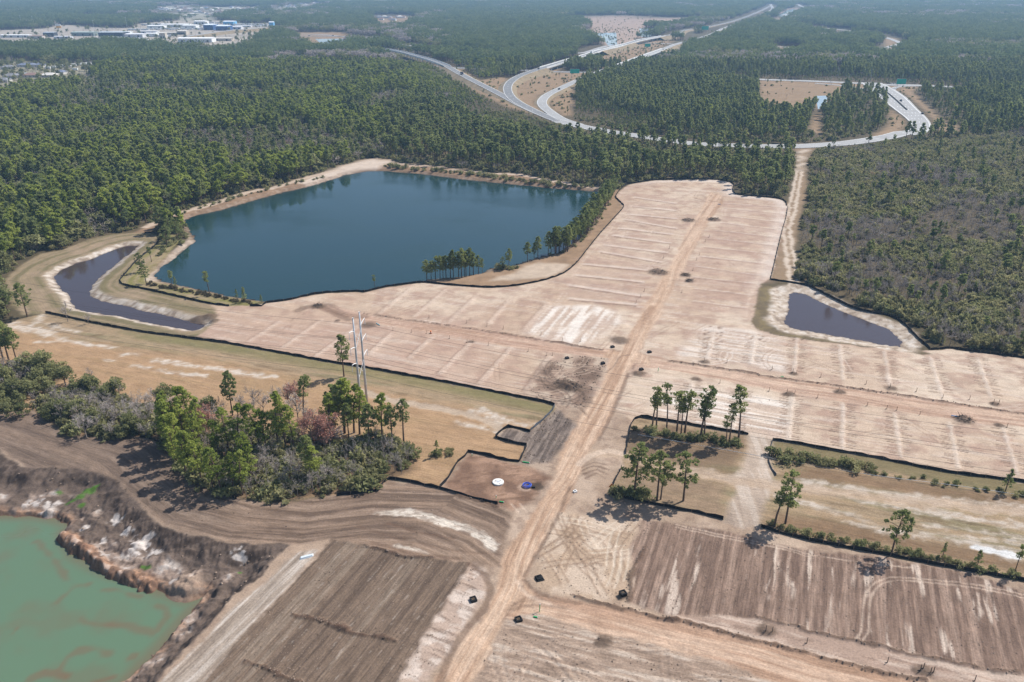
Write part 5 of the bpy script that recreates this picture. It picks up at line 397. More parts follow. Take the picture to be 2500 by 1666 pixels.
def terrain(X, Y):
    G = Ground(X, Y); n = len(X); A = np.arange(n); rng = np.random.default_rng(4)
    near = np.nonzero(Y < 620)[0]
    # forest floor and distant land
    t = fbm(X / 30, Y / 30, 1)[:, None]; G.C[:] = alb(84, 76, 54) * (1 - t) + alb(116, 100, 74) * t
    ft = sst(.42, .6, fbm(X / 90, Y / 200, 31))[:, None]; far = (sst(1000, 1500, Y))[:, None] * .35
    G.C[:] = G.C * (1 - far * ft) + alb(120, 118, 92) * far * ft
    dry = alb(164, 136, 104)
    for k, p in L['clear'].items():
        c = dry if k not in ('pale_field', 'cutover', 'lake_field') else alb(186, 160, 140)
        G.area(p, c, 8 if p[0][1] > 1200 else 4, tone=lambda i: .8 + .4 * fbm(G.X[i] / 9, G.Y[i] / 9, 6))
    G.area(L['industrial'], alb(186, 174, 158), 12, tone=lambda i: .75 + .5 * fbm(G.X[i] / 25, G.Y[i] / 25, 7))
    G.area(L['hood_near'], alb(158, 150, 124), 10)
    for p in L['hood_far']: G.area(p, alb(176, 170, 150), 30, tone=lambda i: .7 + .6 * fbm(G.X[i] / 60, G.Y[i] / 60, 7))
    # utility corridors: dry tan grass with olive bands and pale sand
    aw = ang(L['fences'][0][1][0][3], L['fences'][0][1][0][14])
    for nm in ('corridor_w', 'corridor_e'):
        i, d, w = G.area(L[nm], alb(170, 146, 114), 2.0, cls=1)
        G.grain_dir(i, w, aw, .55); s1 = streak(i, G, aw, 26, 2.6, 41 if nm[-1] == 'w' else 55); s2 = streak(i, G, aw, 9, 1.1, 77)
        G.mix(i, alb(142, 132, 96), w * sst(.50, .66, s1) * .7); G.mix(i, alb(190, 158, 122), w * sst(.56, .36, s2) * .5)
        G.mix(i, alb(128, 104, 76), w * sst(.62, .74, s2) * .6)
        G.Z[i] += w * (.25 * (s1 - .5) + .12 * (s2 - .5))
    G.area(L['island_dark'], alb(132, 108, 84), 4, .8, tone=lambda i: .75 + .5 * fbm(G.X[i] / 3, G.Y[i] / 3, 6)); G.area(L['island_low'], alb(158, 132, 106), 4, .8, tone=lambda i: .75 + .5 * fbm(G.X[i] / 2, G.Y[i] / 2, 7))
    for q in ('brown_s', 'brown_n'): G.area(L[q], alb(134, 104, 76), 5, .75, tone=lambda i: .75 + .5 * fbm(G.X[i] / 3, G.Y[i] / 2, 6))
    fl = L['fences'][0][1][0]; i = G.box(fl, 14); d, S, Tt = pdist(G.X[i], G.Y[i], fl, st=True); w = sst(9, 3.5, d) * (Tt < 0) * sst(30, 60, S)
    i2 = G.box(fl, 60); d2, S2, T2 = pdist(G.X[i2], G.Y[i2], fl, st=True); k2 = inside(G.X[i2], G.Y[i2], L['corridor_w']) & (T2 < 0); i2, d2 = i2[k2], d2[k2]; G.mix(i2, alb(194, 152, 110), sst(9, 17, d2 + 6 * (fbm(G.X[i2] / 12, G.Y[i2] / 4, 14) - .5)) * .6)
    G.mix(i, alb(138, 128, 84), w * .8 * (.6 + .8 * fbm(G.X[i] / 5, G.Y[i] / 2, 5)))
    fl = L['fences'][10][1][0]; i = G.box(fl, 14); d, S, Tt = pdist(G.X[i], G.Y[i], fl, st=True); w = sst(7.5, 4, d) * (Tt < 0)
    G.mix(i, alb(128, 116, 78), w * .8)
    G.area(L['grove_poly'], alb(110, 90, 68), 5, .85); G.area(L['leftclump_poly'], alb(104, 88, 64), 4, .85)
    for pts, wd in L['sand_w']: G.stroke(pts, wd * 1.15, alb(222, 206, 188), .9, 2.2, rag=3.4, brk=.65)
    for pts, wd in L['sand_c']: G.stroke(pts, wd * 1.15, alb(212, 196, 178), .9, 2.2, rag=3.4, brk=.6)
    G.stroke(L['sand_c'][4][0], 1.6, alb(242, 240, 236), .9, .8, rag=1.4)
    G.stroke(L['cl_path_w'], 3.4, alb(200, 178, 154), .85, 1.6, dz=-.08, rag=1.5)
    # grass collar of the L-shaped pond and the strip by the lake
    for nm, c1, c2 in (('lgrass', alb(162, 141, 110), alb(126, 116, 80)), ('lgrass_n', alb(140, 132, 76), alb(166, 146, 112))):
        i, d, w = G.area(L[nm], c1, 1.6, cls=1); dp = pdist(G.X[i], G.Y[i], L['lpond'], True); G.grain(i, w, G.X[i] + G.Y[i], dp, .5)
        s1 = fbm(dp / 1.5, G.X[i] / 40, 12); G.mix(i, c2, w * sst(.42, .6, s1) * .85)
        s3 = fbm(G.X[i] / 14, G.Y[i] / 14, 13); G.mix(i, alb(186, 158, 132), w * sst(.58, .72, s3) * .4); G.Z[i] += w * .15 * (s1 - .5)
    G.area(L['bank_nw'], alb(156, 126, 98), 2.5, cls=1, tone=lambda i: .75 + .5 * fbm(G.X[i] / 4, G.Y[i] / 4, 6))
    G.area(L['shore_e'], alb(164, 134, 104), 2.0, cls=1, tone=lambda i: .75 + .5 * fbm(G.X[i] / 3, G.Y[i] / 3, 6))
    path = L['bank_nw'][1:24]; G.stroke([(x, y - 1.5) for x, y in path], 5.0, alb(214, 190, 166), .85, 2.0, rag=3.0)
    G.area(L['sand_nw'], alb(224, 204, 184), 3, .9); G.area(L['beach'], alb(226, 208, 188), 1.5, .95, tone=lambda i: .85 + .3 * fbm(G.X[i] / 2, G.Y[i] / 2, 6))
    G.area(L['sand_e'], alb(214, 192, 168), 4, .8, tone=lambda i: .8 + .4 * fbm(G.X[i] / 2, G.Y[i] / 2, 6))
    i, d, w = G.area(L['trail'], alb(158, 132, 102), 3, cls=1); ct = L['trail']
    c_tr = [((ct[0][0] + ct[1][0]) / 2, ct[0][1]), (ct[6][0] - 5, ct[6][1]), (ct[7][0] - 6, ct[7][1]), (ct[9][0] - 5, ct[9][1] - 20), (ct[9][0] - 5.5, ct[9][1] - 60)]
    for o in (-1.7, 1.7): G.stroke([(x + o, y) for x, y in c_tr], 1.9, alb(224, 204, 182), .85, 1.2, rag=1.6)
    # ---- graded lots
    site = alb(205, 176, 149)
    i, d, w = G.area(L['site'], site, 1.2, cls=2); b1 = fbm(G.X[i] / 22, G.Y[i] / 22, 51); b2 = fbm(G.X[i] / 5, G.Y[i] / 5, 52)
    ew = sst(20, 90, G.X[i]) * sst(330, 250, G.Y[i]); nn = sst(300, 340, G.Y[i])
    G.mix(i, alb(224, 201, 176), w * np.clip(sst(.42, .68, b1) * .7 + .35 * ew + .15 * nn, 0, 1)); G.mix(i, alb(178, 144, 124), w * sst(.48, .70, b2) * .6); G.mix(i, alb(182, 148, 128), w * sst(.55, .7, fbm(G.X[i] / 13, G.Y[i] / 5, 53)) * .45)
    G.mix(i, alb(196, 162, 140), w * sst(10, -20, G.X[i]) * sst(300, 270, G.Y[i]) * .6)
    G.mix(i, alb(230, 212, 196), w * sst(9, 2, d) * sst(60, 110, G.X[i]) * nn * .8)
    al = ang(L['lots_w'][8][0], L['lots_w'][8][1]); G.grain_dir(i, w, al + math.pi / 2, .42); st1 = streak(i, G, al + math.pi / 2, 12, .9, 61); G.mix(i, alb(178, 148, 126), w * sst(.56, .8, st1) * .35)
    G.mix(i, alb(226, 206, 188), w * sst(.58, .78, streak(i, G, al + math.pi / 2, 16, 1.2, 63)) * .45)
    G.Z[i] += w * (.10 * (st1 - .5) + .10 * (b2 - .5))
    for nm, hl in (('white_w', .85), ('white_e', .75), ('white_ne', .5)):
        i, d, w = G.area(L[nm], alb(234, 216, 198), 6, hl * .55); aa = al if nm == 'white_w' else al + math.pi / 2
        s1 = streak(i, G, aa, 16, 1.1, 65); G.mix(i, alb(246, 234, 220), sst(-1, 3, d) * sst(.46, .62, s1) * hl); G.mix(i, alb(196, 168, 146), sst(-1, 3, d) * sst(.52, .36, s1) * hl * .7); G.Z[i] += sst(-1, 3, d) * .18 * (s1 - .5)
    # lot lines: low ridges, pale crest, dark bucket marks across the eastern ones
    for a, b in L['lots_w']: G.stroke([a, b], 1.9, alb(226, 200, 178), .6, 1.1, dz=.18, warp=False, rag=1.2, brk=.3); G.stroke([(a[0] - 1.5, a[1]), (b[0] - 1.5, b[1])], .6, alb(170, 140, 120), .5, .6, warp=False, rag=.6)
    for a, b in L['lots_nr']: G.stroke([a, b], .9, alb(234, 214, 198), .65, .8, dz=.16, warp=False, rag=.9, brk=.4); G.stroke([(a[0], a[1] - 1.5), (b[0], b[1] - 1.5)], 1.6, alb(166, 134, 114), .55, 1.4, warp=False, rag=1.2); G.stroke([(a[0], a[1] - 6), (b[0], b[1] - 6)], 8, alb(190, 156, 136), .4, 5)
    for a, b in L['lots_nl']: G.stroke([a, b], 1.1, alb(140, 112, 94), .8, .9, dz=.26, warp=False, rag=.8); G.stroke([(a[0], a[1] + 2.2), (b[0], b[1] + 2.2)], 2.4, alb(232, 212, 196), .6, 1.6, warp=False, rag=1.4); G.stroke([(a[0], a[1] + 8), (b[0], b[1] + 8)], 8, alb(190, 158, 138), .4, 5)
    for a, b in L['lots_e']:
        G.stroke([a, b], 1.1, alb(230, 212, 194), .55, .8, dz=.2, warp=False, rag=1.0, brk=.4); u = np.array(b) - a; l = np.hypot(*u); u /= l; v = np.array((-u[1], u[0]))
        for k in range(int(l / 1.25)):
            p = np.array(a) + u * (k * 1.25 + rng.uniform(0, .5))
            for sgn in (-1, 1):
                if rng.random() < .75:
                    q = p + v * sgn * rng.uniform(.9, 1.4); e = q + v * sgn * rng.uniform(1.2, 2.6)
                    G.stroke([q, e], .42, alb(136, 110, 92), .85, .35, dz=-.2, warp=False)
    # ---- disturbed ground of the south part
    i, d, w = G.area(L['south'], alb(182, 156, 132), 1.2, cls=2); b1 = fbm(G.X[i] / 9, G.Y[i] / 9, 91); b2 = fbm(G.X[i] / 2.2, G.Y[i] / 2.2, 92)
    G.mix(i, alb(206, 180, 156), w * sst(.45, .68, b1) * .7); G.mix(i, alb(156, 130, 110), w * sst(.5, .7, b2) * .6); G.Z[i] += w * .16 * (b2 - .5)
    i, d, w = G.area(L['haul'], alb(144, 120, 101), 2.0); dd, S, Tt = pdist(G.X[i], G.Y[i], L['cl_haul'], st=True)
    G.grain(i, w, S, Tt, .8); s1 = fbm(S / 22, Tt / .9, 101); s2 = fbm(S / 50, Tt / 3.5, 102)
    G.mix(i, alb(112, 92, 77), w * sst(.5, .68, s1) * .8); G.mix(i, alb(178, 152, 130), w * sst(.5, .3, s1) * .55); G.mix(i, alb(182, 152, 126), w * sst(.52, .7, s2) * .5); G.mix(i, alb(120, 104, 92), w * sst(-60, -85, G.X[i]) * .45)
    G.Z[i] += w * (.34 * (s1 - .5) + .2 * (s2 - .5))
    af = ang(L['pale_road'][1], L['pale_road'][4])
    i, d, w = G.area(L['field_w'], alb(132, 111, 93), .8); G.grain_dir(i, w, af, .9); s1 = streak(i, G, af, 30, .75, 111); s2 = streak(i, G, af, 60, 3.6, 112); s3 = streak(i, G, af, 4, .5, 113)
    G.mix(i, alb(100, 83, 70), w * sst(.48, .66, s1) * .7); G.mix(i, alb(160, 140, 120), w * sst(.56, .70, s2) * sst(.4, .6, s1) * .7); G.mix(i, alb(200, 186, 170), w * sst(.74, .80, s3) * .4); G.Z[i] += w * (.26 * (s1 - .5) + .12 * (s3 - .5))
    i, d, w = G.area(L['pale_road'], alb(178, 160, 142), 1.6); G.grain_dir(i, w, af, .7); s1 = streak(i, G, af, 30, .9, 114); G.mix(i, alb(216, 202, 188), w * sst(.46, .66, s1) * .8); G.mix(i, alb(140, 122, 106), w * sst(.45, .3, s1) * .6); G.Z[i] += w * .2 * (s1 - .5)
    i, d, w = G.area(L['pale_strip'], alb(198, 172, 152), 1.8); s1 = streak(i, G, af + 1.45, 7, .7, 115); b1 = fbm(G.X[i] / 3, G.Y[i] / 3, 116)
    G.mix(i, alb(230, 212, 196), w * sst(.46, .64, b1) * .7); G.mix(i, alb(140, 116, 98), w * sst(.60, .72, s1) * .75); G.Z[i] += w * .22 * (s1 - .5)
    # churned pale ground right of the junction: many arcs of machine tracks
    i, d, w = G.area(L['tracks_e'], alb(196, 168, 140), 3.0); G.mix(i, alb(218, 194, 170), w * sst(.45, .65, fbm(G.X[i] / 5, G.Y[i] / 5, 121)) * .8)
    def tracks(nm, num, r0, r1, w0, cA, cB, seed, dz=.10):
        rg = np.random.default_rng(seed); P = np.array(L[nm]); lo, hi = P.min(0), P.max(0); k = 0
        while k < num:
            c = rg.uniform(lo, hi)
            if not inside(np.array([c[0]]), np.array([c[1]]), L[nm])[0]: continue
            R = rg.uniform(r0, r1); a0 = rg.uniform(0, 6.28); da = min(2.2, rg.uniform(.7, 1.6) * rg.uniform(7, 20) / R); k += 1
            e = np.array([[c[0] + R * (math.cos(a0 + da * q) - math.cos(a0)), c[1] + R * (math.sin(a0 + da * q) - math.sin(a0))] for q in (.5, 1.0)])
            if not inside(e[:, 0], e[:, 1], L[nm]).all(): continue
            for off in (0, 1.7):
                a = np.linspace(a0, a0 + da, 7); pts = np.c_[c[0] + R * (np.cos(a) - math.cos(a0)) + off * np.cos(a), c[1] + R * (np.sin(a) - math.sin(a0)) + off * np.sin(a)]
                G.stroke(pts, w0, cA if k % 2 else cB, .55, .35, dz=(-dz if k % 2 else dz), warp=False)
    tracks('tracks_e', 64, 16, 70, .5, alb(232, 212, 188), alb(156, 128, 104), 7, .05)
    tracks('site', 120, 30, 200, .45, alb(226, 204, 184), alb(168, 138, 116), 11, .05)
    tracks('southeast', 70, 15, 80, .5, alb(222, 204, 186), alb(150, 126, 106), 8)
    tracks('dark_west', 0, 5, 20, .5, alb(200, 176, 152), alb(96, 80, 68), 9)
    tracks('white_ne', 14, 5, 14, .45, alb(240, 226, 210), alb(170, 142, 120), 10, .06)
    # striped field east
    ae = ang(*L['stripe_e'])
    i, d, w = G.area(L['field_e'], alb(152, 125, 107), 1.6); G.grain_dir(i, w, ae, .95); s1 = streak(i, G, ae, 26, .8, 131); s2 = streak(i, G, ae, 12, 1.5, 132); b1 = fbm(G.X[i] / 16, G.Y[i] / 16, 133)
    G.mix(i, alb(118, 95, 81), w * sst(.46, .64, s1) * .8 * (.6 + .5 * b1)); G.mix(i, alb(220, 198, 178), w * sst(.60, .70, s2) * sst(.42, .55, b1 + .25 * (s1 - .5)) * .85); G.mix(i, alb(182, 154, 134), w * sst(.5, .3, s1) * .55); G.Z[i] += w * (.30 * (s1 - .5) + .12 * (s2 - .5))
    i, d, w = G.area(L['strip_e'], alb(182, 154, 134), 1.2); s2 = streak(i, G, ae + 1.57, 10, 1.2, 134); G.mix(i, alb(214, 190, 170), w * sst(.48, .62, s2) * .75); G.mix(i, alb(140, 114, 96), w * sst(.62, .74, streak(i, G, ae + 1.57, 6, .5, 135)) * .6)
    i, d, w = G.area(L['southeast'], alb(186, 160, 138), 2.0, .8); G.grain_dir(i, w, ang(L['cl_se'][2], L['cl_se'][5]), .8); s1 = streak(i, G, ang(L['cl_se'][2], L['cl_se'][5]), 8, .75, 141); G.mix(i, alb(220, 200, 180), w * sst(.50, .64, s1) * .8); G.mix(i, alb(142, 118, 100), w * sst(.46, .34, s1) * .6); s4 = streak(i, G, ang(L['cl_se'][2], L['cl_se'][5]) + .3, 5, .42, 142); G.mix(i, alb(140, 116, 98), w * sst(.6, .72, s4) * .5); G.Z[i] += w * (.22 * (s1 - .5) + .16 * (s4 - .5))
    # grey churned soil, brown pad, dark patch west of the crossroads, driveway
    i, d, w = G.area(L['grey_soil'], alb(134, 118, 107), 2.5, .95); G.grain_dir(i, w, ang(L['cl_main'][10], L['cl_main'][12]), .8); s1 = streak(i, G, ang(L['cl_main'][10], L['cl_main'][12]), 9, .7, 151); G.mix(i, alb(100, 87, 78), w * sst(.5, .66, s1) * .8); G.mix(i, alb(172, 154, 138), w * sst(.46, .3, s1) * .7); G.Z[i] += w * .28 * (s1 - .5)
    i, d, w = G.area(L['pad'], alb(150, 116, 93), 2.5, .95); b1 = fbm(G.X[i] / 4, G.Y[i] / 4, 152); G.mix(i, alb(192, 154, 126), w * sst(.48, .66, b1) * .7); G.mix(i, alb(120, 92, 74), w * sst(.44, .3, b1) * .7); s1 = streak(i, G, .2, 6, .6, 153); G.Z[i] += w * .2 * (s1 - .5); G.mix(i, alb(122, 92, 72), w * sst(.58, .72, s1) * .6)
    cx, cy = L['coil']; i = G.box([(cx, cy)], 8); d = np.hypot(G.X[i] - cx - 2.6, (G.Y[i] - cy) * .9) + 1.2 * (fbm(G.X[i], G.Y[i], 5) - .5); G.mix(i, alb(70, 60, 50), sst(2.4, 1.0, d) * .85); d2 = np.hypot(G.X[i] - cx + .4, G.Y[i] - cy + .5); G.mix(i, alb(200, 170, 146), sst(2.4, 1.4, d2) * (d > 1.8) * .7)
    i, d, w = G.area(L['dark_west'], alb(158, 130, 110), 6, .85); b1 = fbm(G.X[i] / 6, G.Y[i] / 6, 154); G.mix(i, alb(112, 90, 75), w * sst(.46, .66, b1) * .85); G.mix(i, alb(214, 192, 168), w * sst(.44, .30, b1) * .8)
    tracks('dark_west', 26, 6, 22, .5, alb(206, 180, 156), alb(96, 78, 66), 9)
    i, d, w = G.area(L['drive'], alb(200, 178, 158), 2.5, .9); s1 = streak(i, G, 1.5, 22, 1.0, 155); G.mix(i, alb(222, 204, 186), w * sst(.5, .66, s1) * .7); G.mix(i, alb(140, 120, 104), w * sst(175, 158, G.Y[i]) * (.25 + .35 * sst(.5, .35, s1))); G.Z[i] += w * .07 * (s1 - .5)
    G.stroke(L['cl_cut'], 4.0, alb(200, 172, 144), .75, 2.5, dz=-.06, rag=2.0)
    # ---- dirt roads
    rc = dict(road_main=alb(205, 170, 140), road_west=alb(202, 166, 142), road_east=alb(204, 170, 146), road_se=alb(196, 159, 131))
    for k, (nm, cl) in enumerate((('road_west', 'cl_west'), ('road_east', 'cl_east'), ('road_se', 'cl_se'), ('road_main', 'cl_main'))):
        i, d, w = G.area(L[nm], rc[nm], 1.4, cls=3); dd, S, Tt = pdist(G.X[i], G.Y[i], smooth_line(L[cl], 6).tolist(), st=True)
        G.grain(i, w, S, Tt, .6); s1 = fbm(S / 30, Tt / .8, 161 + k); s2 = fbm(S / 60, Tt / 2.6, 171 + k); s3 = fbm(S / 7, Tt / 2.0, 181 + k)
        G.mix(i, alb(172, 136, 108), w * sst(.48, .66, s1) * .6); G.mix(i, alb(226, 196, 168), w * sst(.48, .3, s1) * .55); G.mix(i, alb(226, 194, 166), w * sst(.54, .68, s2) * .5); G.mix(i, alb(176, 140, 112), w * sst(.62, .76, s3) * .4)
        G.Z[i] += -w * .12 + w * (.16 * (s1 - .5) + .08 * (s2 - .5))
    # sweeping tyre tracks at the junctions
    tc = dict(d=alb(124, 98, 80), l=alb(228, 202, 178), w=alb(236, 222, 204))
    for s, wd, c, a in L['turns']: G.stroke(smooth_line(s, 2.0).tolist(), wd, tc[c], a, min(.8, wd), dz=-.07, warp=False, rag=.5 if c != 'w' else 2.2, brk=0 if c != 'w' else .55)
    for p in L['windrows']: G.stroke(p, .8, alb(108, 84, 68), .75, .5, dz=.34, rag=.9)
    cd = np.array(L['road_main'][27]); i = G.box([cd], 14); r = np.hypot(G.X[i] - cd[0] + 2, (G.Y[i] - cd[1] + 2)) ; G.mix(i, alb(136, 108, 88), sst(.58, .75, fbm(r / 1.1, np.arctan2(G.Y[i] - cd[1], G.X[i] - cd[0]) * 1.2, 71)) * sst(13, 9, r) * .7)
    # ---- olive collar of the small pond
    i, d, w = G.area(L['olive'], alb(122, 106, 80), 1.2, cls=1); G.mix(i, alb(146, 128, 88), w * sst(.45, .65, fbm(G.X[i] / 3, G.Y[i] / 3, 15)) * .7)
    # ---- ponds: carved basins with sandy banks
    for nm, wl, bw, c in (('lake', -1.3, 4.5, alb(150, 122, 96)), ('lpond', -1.3, 4.2, alb(206, 188, 168)), ('rpond', -1.0, 8.5, alb(206, 186, 164))):
        i, d = G.sd(L[nm], 16); bwv = bw * (.85 + .3 * fbm(G.X[i] / 9, G.Y[i] / 9, 16)); G.U[i[d > -bwv], 2] = 0
        prof = np.where(d > 0, wl - np.minimum(d * .25, 1.8), wl * (1 - sst(0, 1, -d / bwv)))
        m = d > -bwv; G.Z[i[m]] = prof[m] + G.Z[i[m]] * .3 * (d[m] < 0)
        ring = sst(-bwv, -bwv * .7, d); nz = fbm(G.X[i] / 1.6, G.Y[i] / 1.6, 17)
        G.mix(i, c, ring * (.9 if nm != 'lake' else .55 * (nz > .35)))
        G.mix(i, alb(232, 220, 206), ring * sst(.5, .66, nz) * (.7 if nm != 'lake' else .15)); G.mix(i, alb(128, 106, 88), ring * sst(.44, .32, nz) * .6)
        G.mix(i, alb(92, 74, 62), sst(-.9, -.2, d) * .75)
        if nm != 'lake': G.cls[i[m]] = 4
    # soft dark smear of churned ground along both sides of the lots road and the brush piles
    for x, y, r, h in L['piles']:
        i = G.box([(x, y)], r * 2.4); d = np.hypot(G.X[i] - x, (G.Y[i] - y) * 1.1) + 2.0 * (fbm(G.X[i] / 1.5, G.Y[i] / 1.5, 88) - .5)
        G.mix(i, alb(112, 92, 76), sst(r * 1.3, r * .5, d) * .85); G.Z[i] += h * sst(r, 0, d) * (.5 + fbm(G.X[i] / .9, G.Y[i] / .9, 89, 3))
    # ---- the pit around the green pond
    i, d = G.sd(L['pit'], 4); dg = pdist(G.wx[i], G.wy[i], L['gpond'], True); ing = inside(G.wx[i], G.wy[i], L['gpond']); dw = np.where(ing, 0, dg)
    dp = np.maximum(d, 0); f = dp / (dp + dw + 1e-6); rt = sst(-42, -30, G.X[i] + .45 * (G.Y[i] - 110))
    steep = sst(0, .42, f) * .62 + f * .38; prof = steep * (1 - rt) + f * rt
    lump = fbm(G.X[i] / 3.2, G.Y[i] / 3.2, 201, 5) - .5; fine = .5 - 2 * np.abs(fbm(G.X[i] / 1.3, G.Y[i] / 1.3, 202, 4) - .5)
    env = sst(0, .25, f) * sst(1.0, .85, f); z = -4 * (prof * (1 - rt) * .8 + prof * rt) + env * (2.6 * lump * (1 - .6 * rt) + 0.7 * fine * sst(.35, .6, f)) + .5 * (fbm(G.X[i] / .5 + G.Y[i] / 3, G.Y[i] / 3, 210, 3) - .5) * sst(0, .1, f) * sst(.5, .3, f)
    z = np.where(ing, -4 - np.minimum(dg * .22, 2.5), np.maximum(z, -4 + .06 * dw) * sst(-.1, .9, dw) + -4 * (1 - sst(-.1, .9, dw))); m = d > 0; G.Z[i[m]] = z[m] + .2 * G.Z[i[m]]
    w = sst(-.3, .6, d); G.mix(i, alb(118, 101, 89), w); b = fbm(G.X[i] / 4, G.Y[i] / 4, 203); b3 = fbm(G.X[i] / 1.3, G.Y[i] / 1.3, 204)
    G.mix(i, alb(78, 66, 58), w * sst(.5, .2, f) * sst(.4, .6, b3) * .7); G.mix(i, alb(168, 146, 130), w * sst(.45, .6, f) * sst(.48, .62, b) * .85 * (1 - .6 * rt)); G.mix(i, alb(232, 222, 212), w * sst(.4, .6, f) * sst(.60, .72, b3 * .25 + b * .75) * .6 * (1 - .5 * rt))
    G.mix(i, alb(186, 146, 116), w * sst(3.2, .6, dw) * sst(.38, .55, b3) * .75 * (1 - .7 * rt)); G.mix(i, alb(120, 92, 72), w * sst(.5, .1, dw) * .7)
    for p, r in L['pitwhite']:
        r = r * 1.25
        j = G.box([p], r * 2); dd = np.hypot(G.X[j] - p[0], (G.Y[j] - p[1])) + r * 2.6 * (fbm(G.X[j] / 1.0, G.Y[j] / 1.0, 205, 5) - .5); G.mix(j, alb(228, 216, 206), sst(r, r * .4, dd) * .8)
    for p, r in L['pitgreen']:
        j = G.box([p], r * 2); dd = np.hypot(G.X[j] - p[0], (G.Y[j] - p[1]) * 1.3) + r * .9 * (fbm(G.X[j] / 1.2, G.Y[j] / 1.2, 206) - .5); G.mix(j, alb(88, 128, 44), sst(r, r * .5, dd) * .9)
    G.cls[i[d > 0]] = 5; G.U[i[d > 0], 2] = 0
    j = G.box(L['ridge'], 5); dd = pdist(G.wx[j], G.wy[j], L['ridge']) + 1.6 * (fbm(G.X[j] / 1.6, G.Y[j] / 1.6, 211) - .5); G.Z[j] = np.maximum(G.Z[j], np.where(dd < 2.8, -4.9 + 3.0 * sst(2.8, .3, dd) * (.6 + .6 * fbm(G.X[j] / 2.2, G.Y[j] / 2.2, 212)), -99)); q = fbm(G.X[j] / 1.1, G.Y[j] / 2.4, 213); G.mix(j, alb(178, 136, 106), sst(2.4, 1.2, dd) * .8); G.mix(j, alb(110, 86, 72), sst(2.4, 1.2, dd) * sst(.5, .62, q) * .8); G.mix(j, alb(214, 190, 172), sst(1.4, .4, dd) * sst(.48, .36, q) * .7)
    # spoil mounds on the pit rim
    for p, r, h, c in L['mounds']:
        j = G.box([p], r * 1.6); dd = np.hypot(G.X[j] - p[0], G.Y[j] - p[1]) + .8 * (fbm(G.X[j] / 1.4, G.Y[j] / 1.4, 207) - .5); G.Z[j] += h * .8 * sst(r, 0, dd) * (.5 + fbm(G.X[j] / .9, G.Y[j] / .9, 208)); G.mix(j, alb(*c), sst(r, r * .3, dd) * .7 * (.4 + fbm(G.X[j] / .8, G.Y[j] / .8, 209)))
    # small natural unevenness everywhere
    G.Z[near] += .10 * (fbm(X[near] / 1.1, Y[near] / 1.1, 301, 3) - .5)
    return G

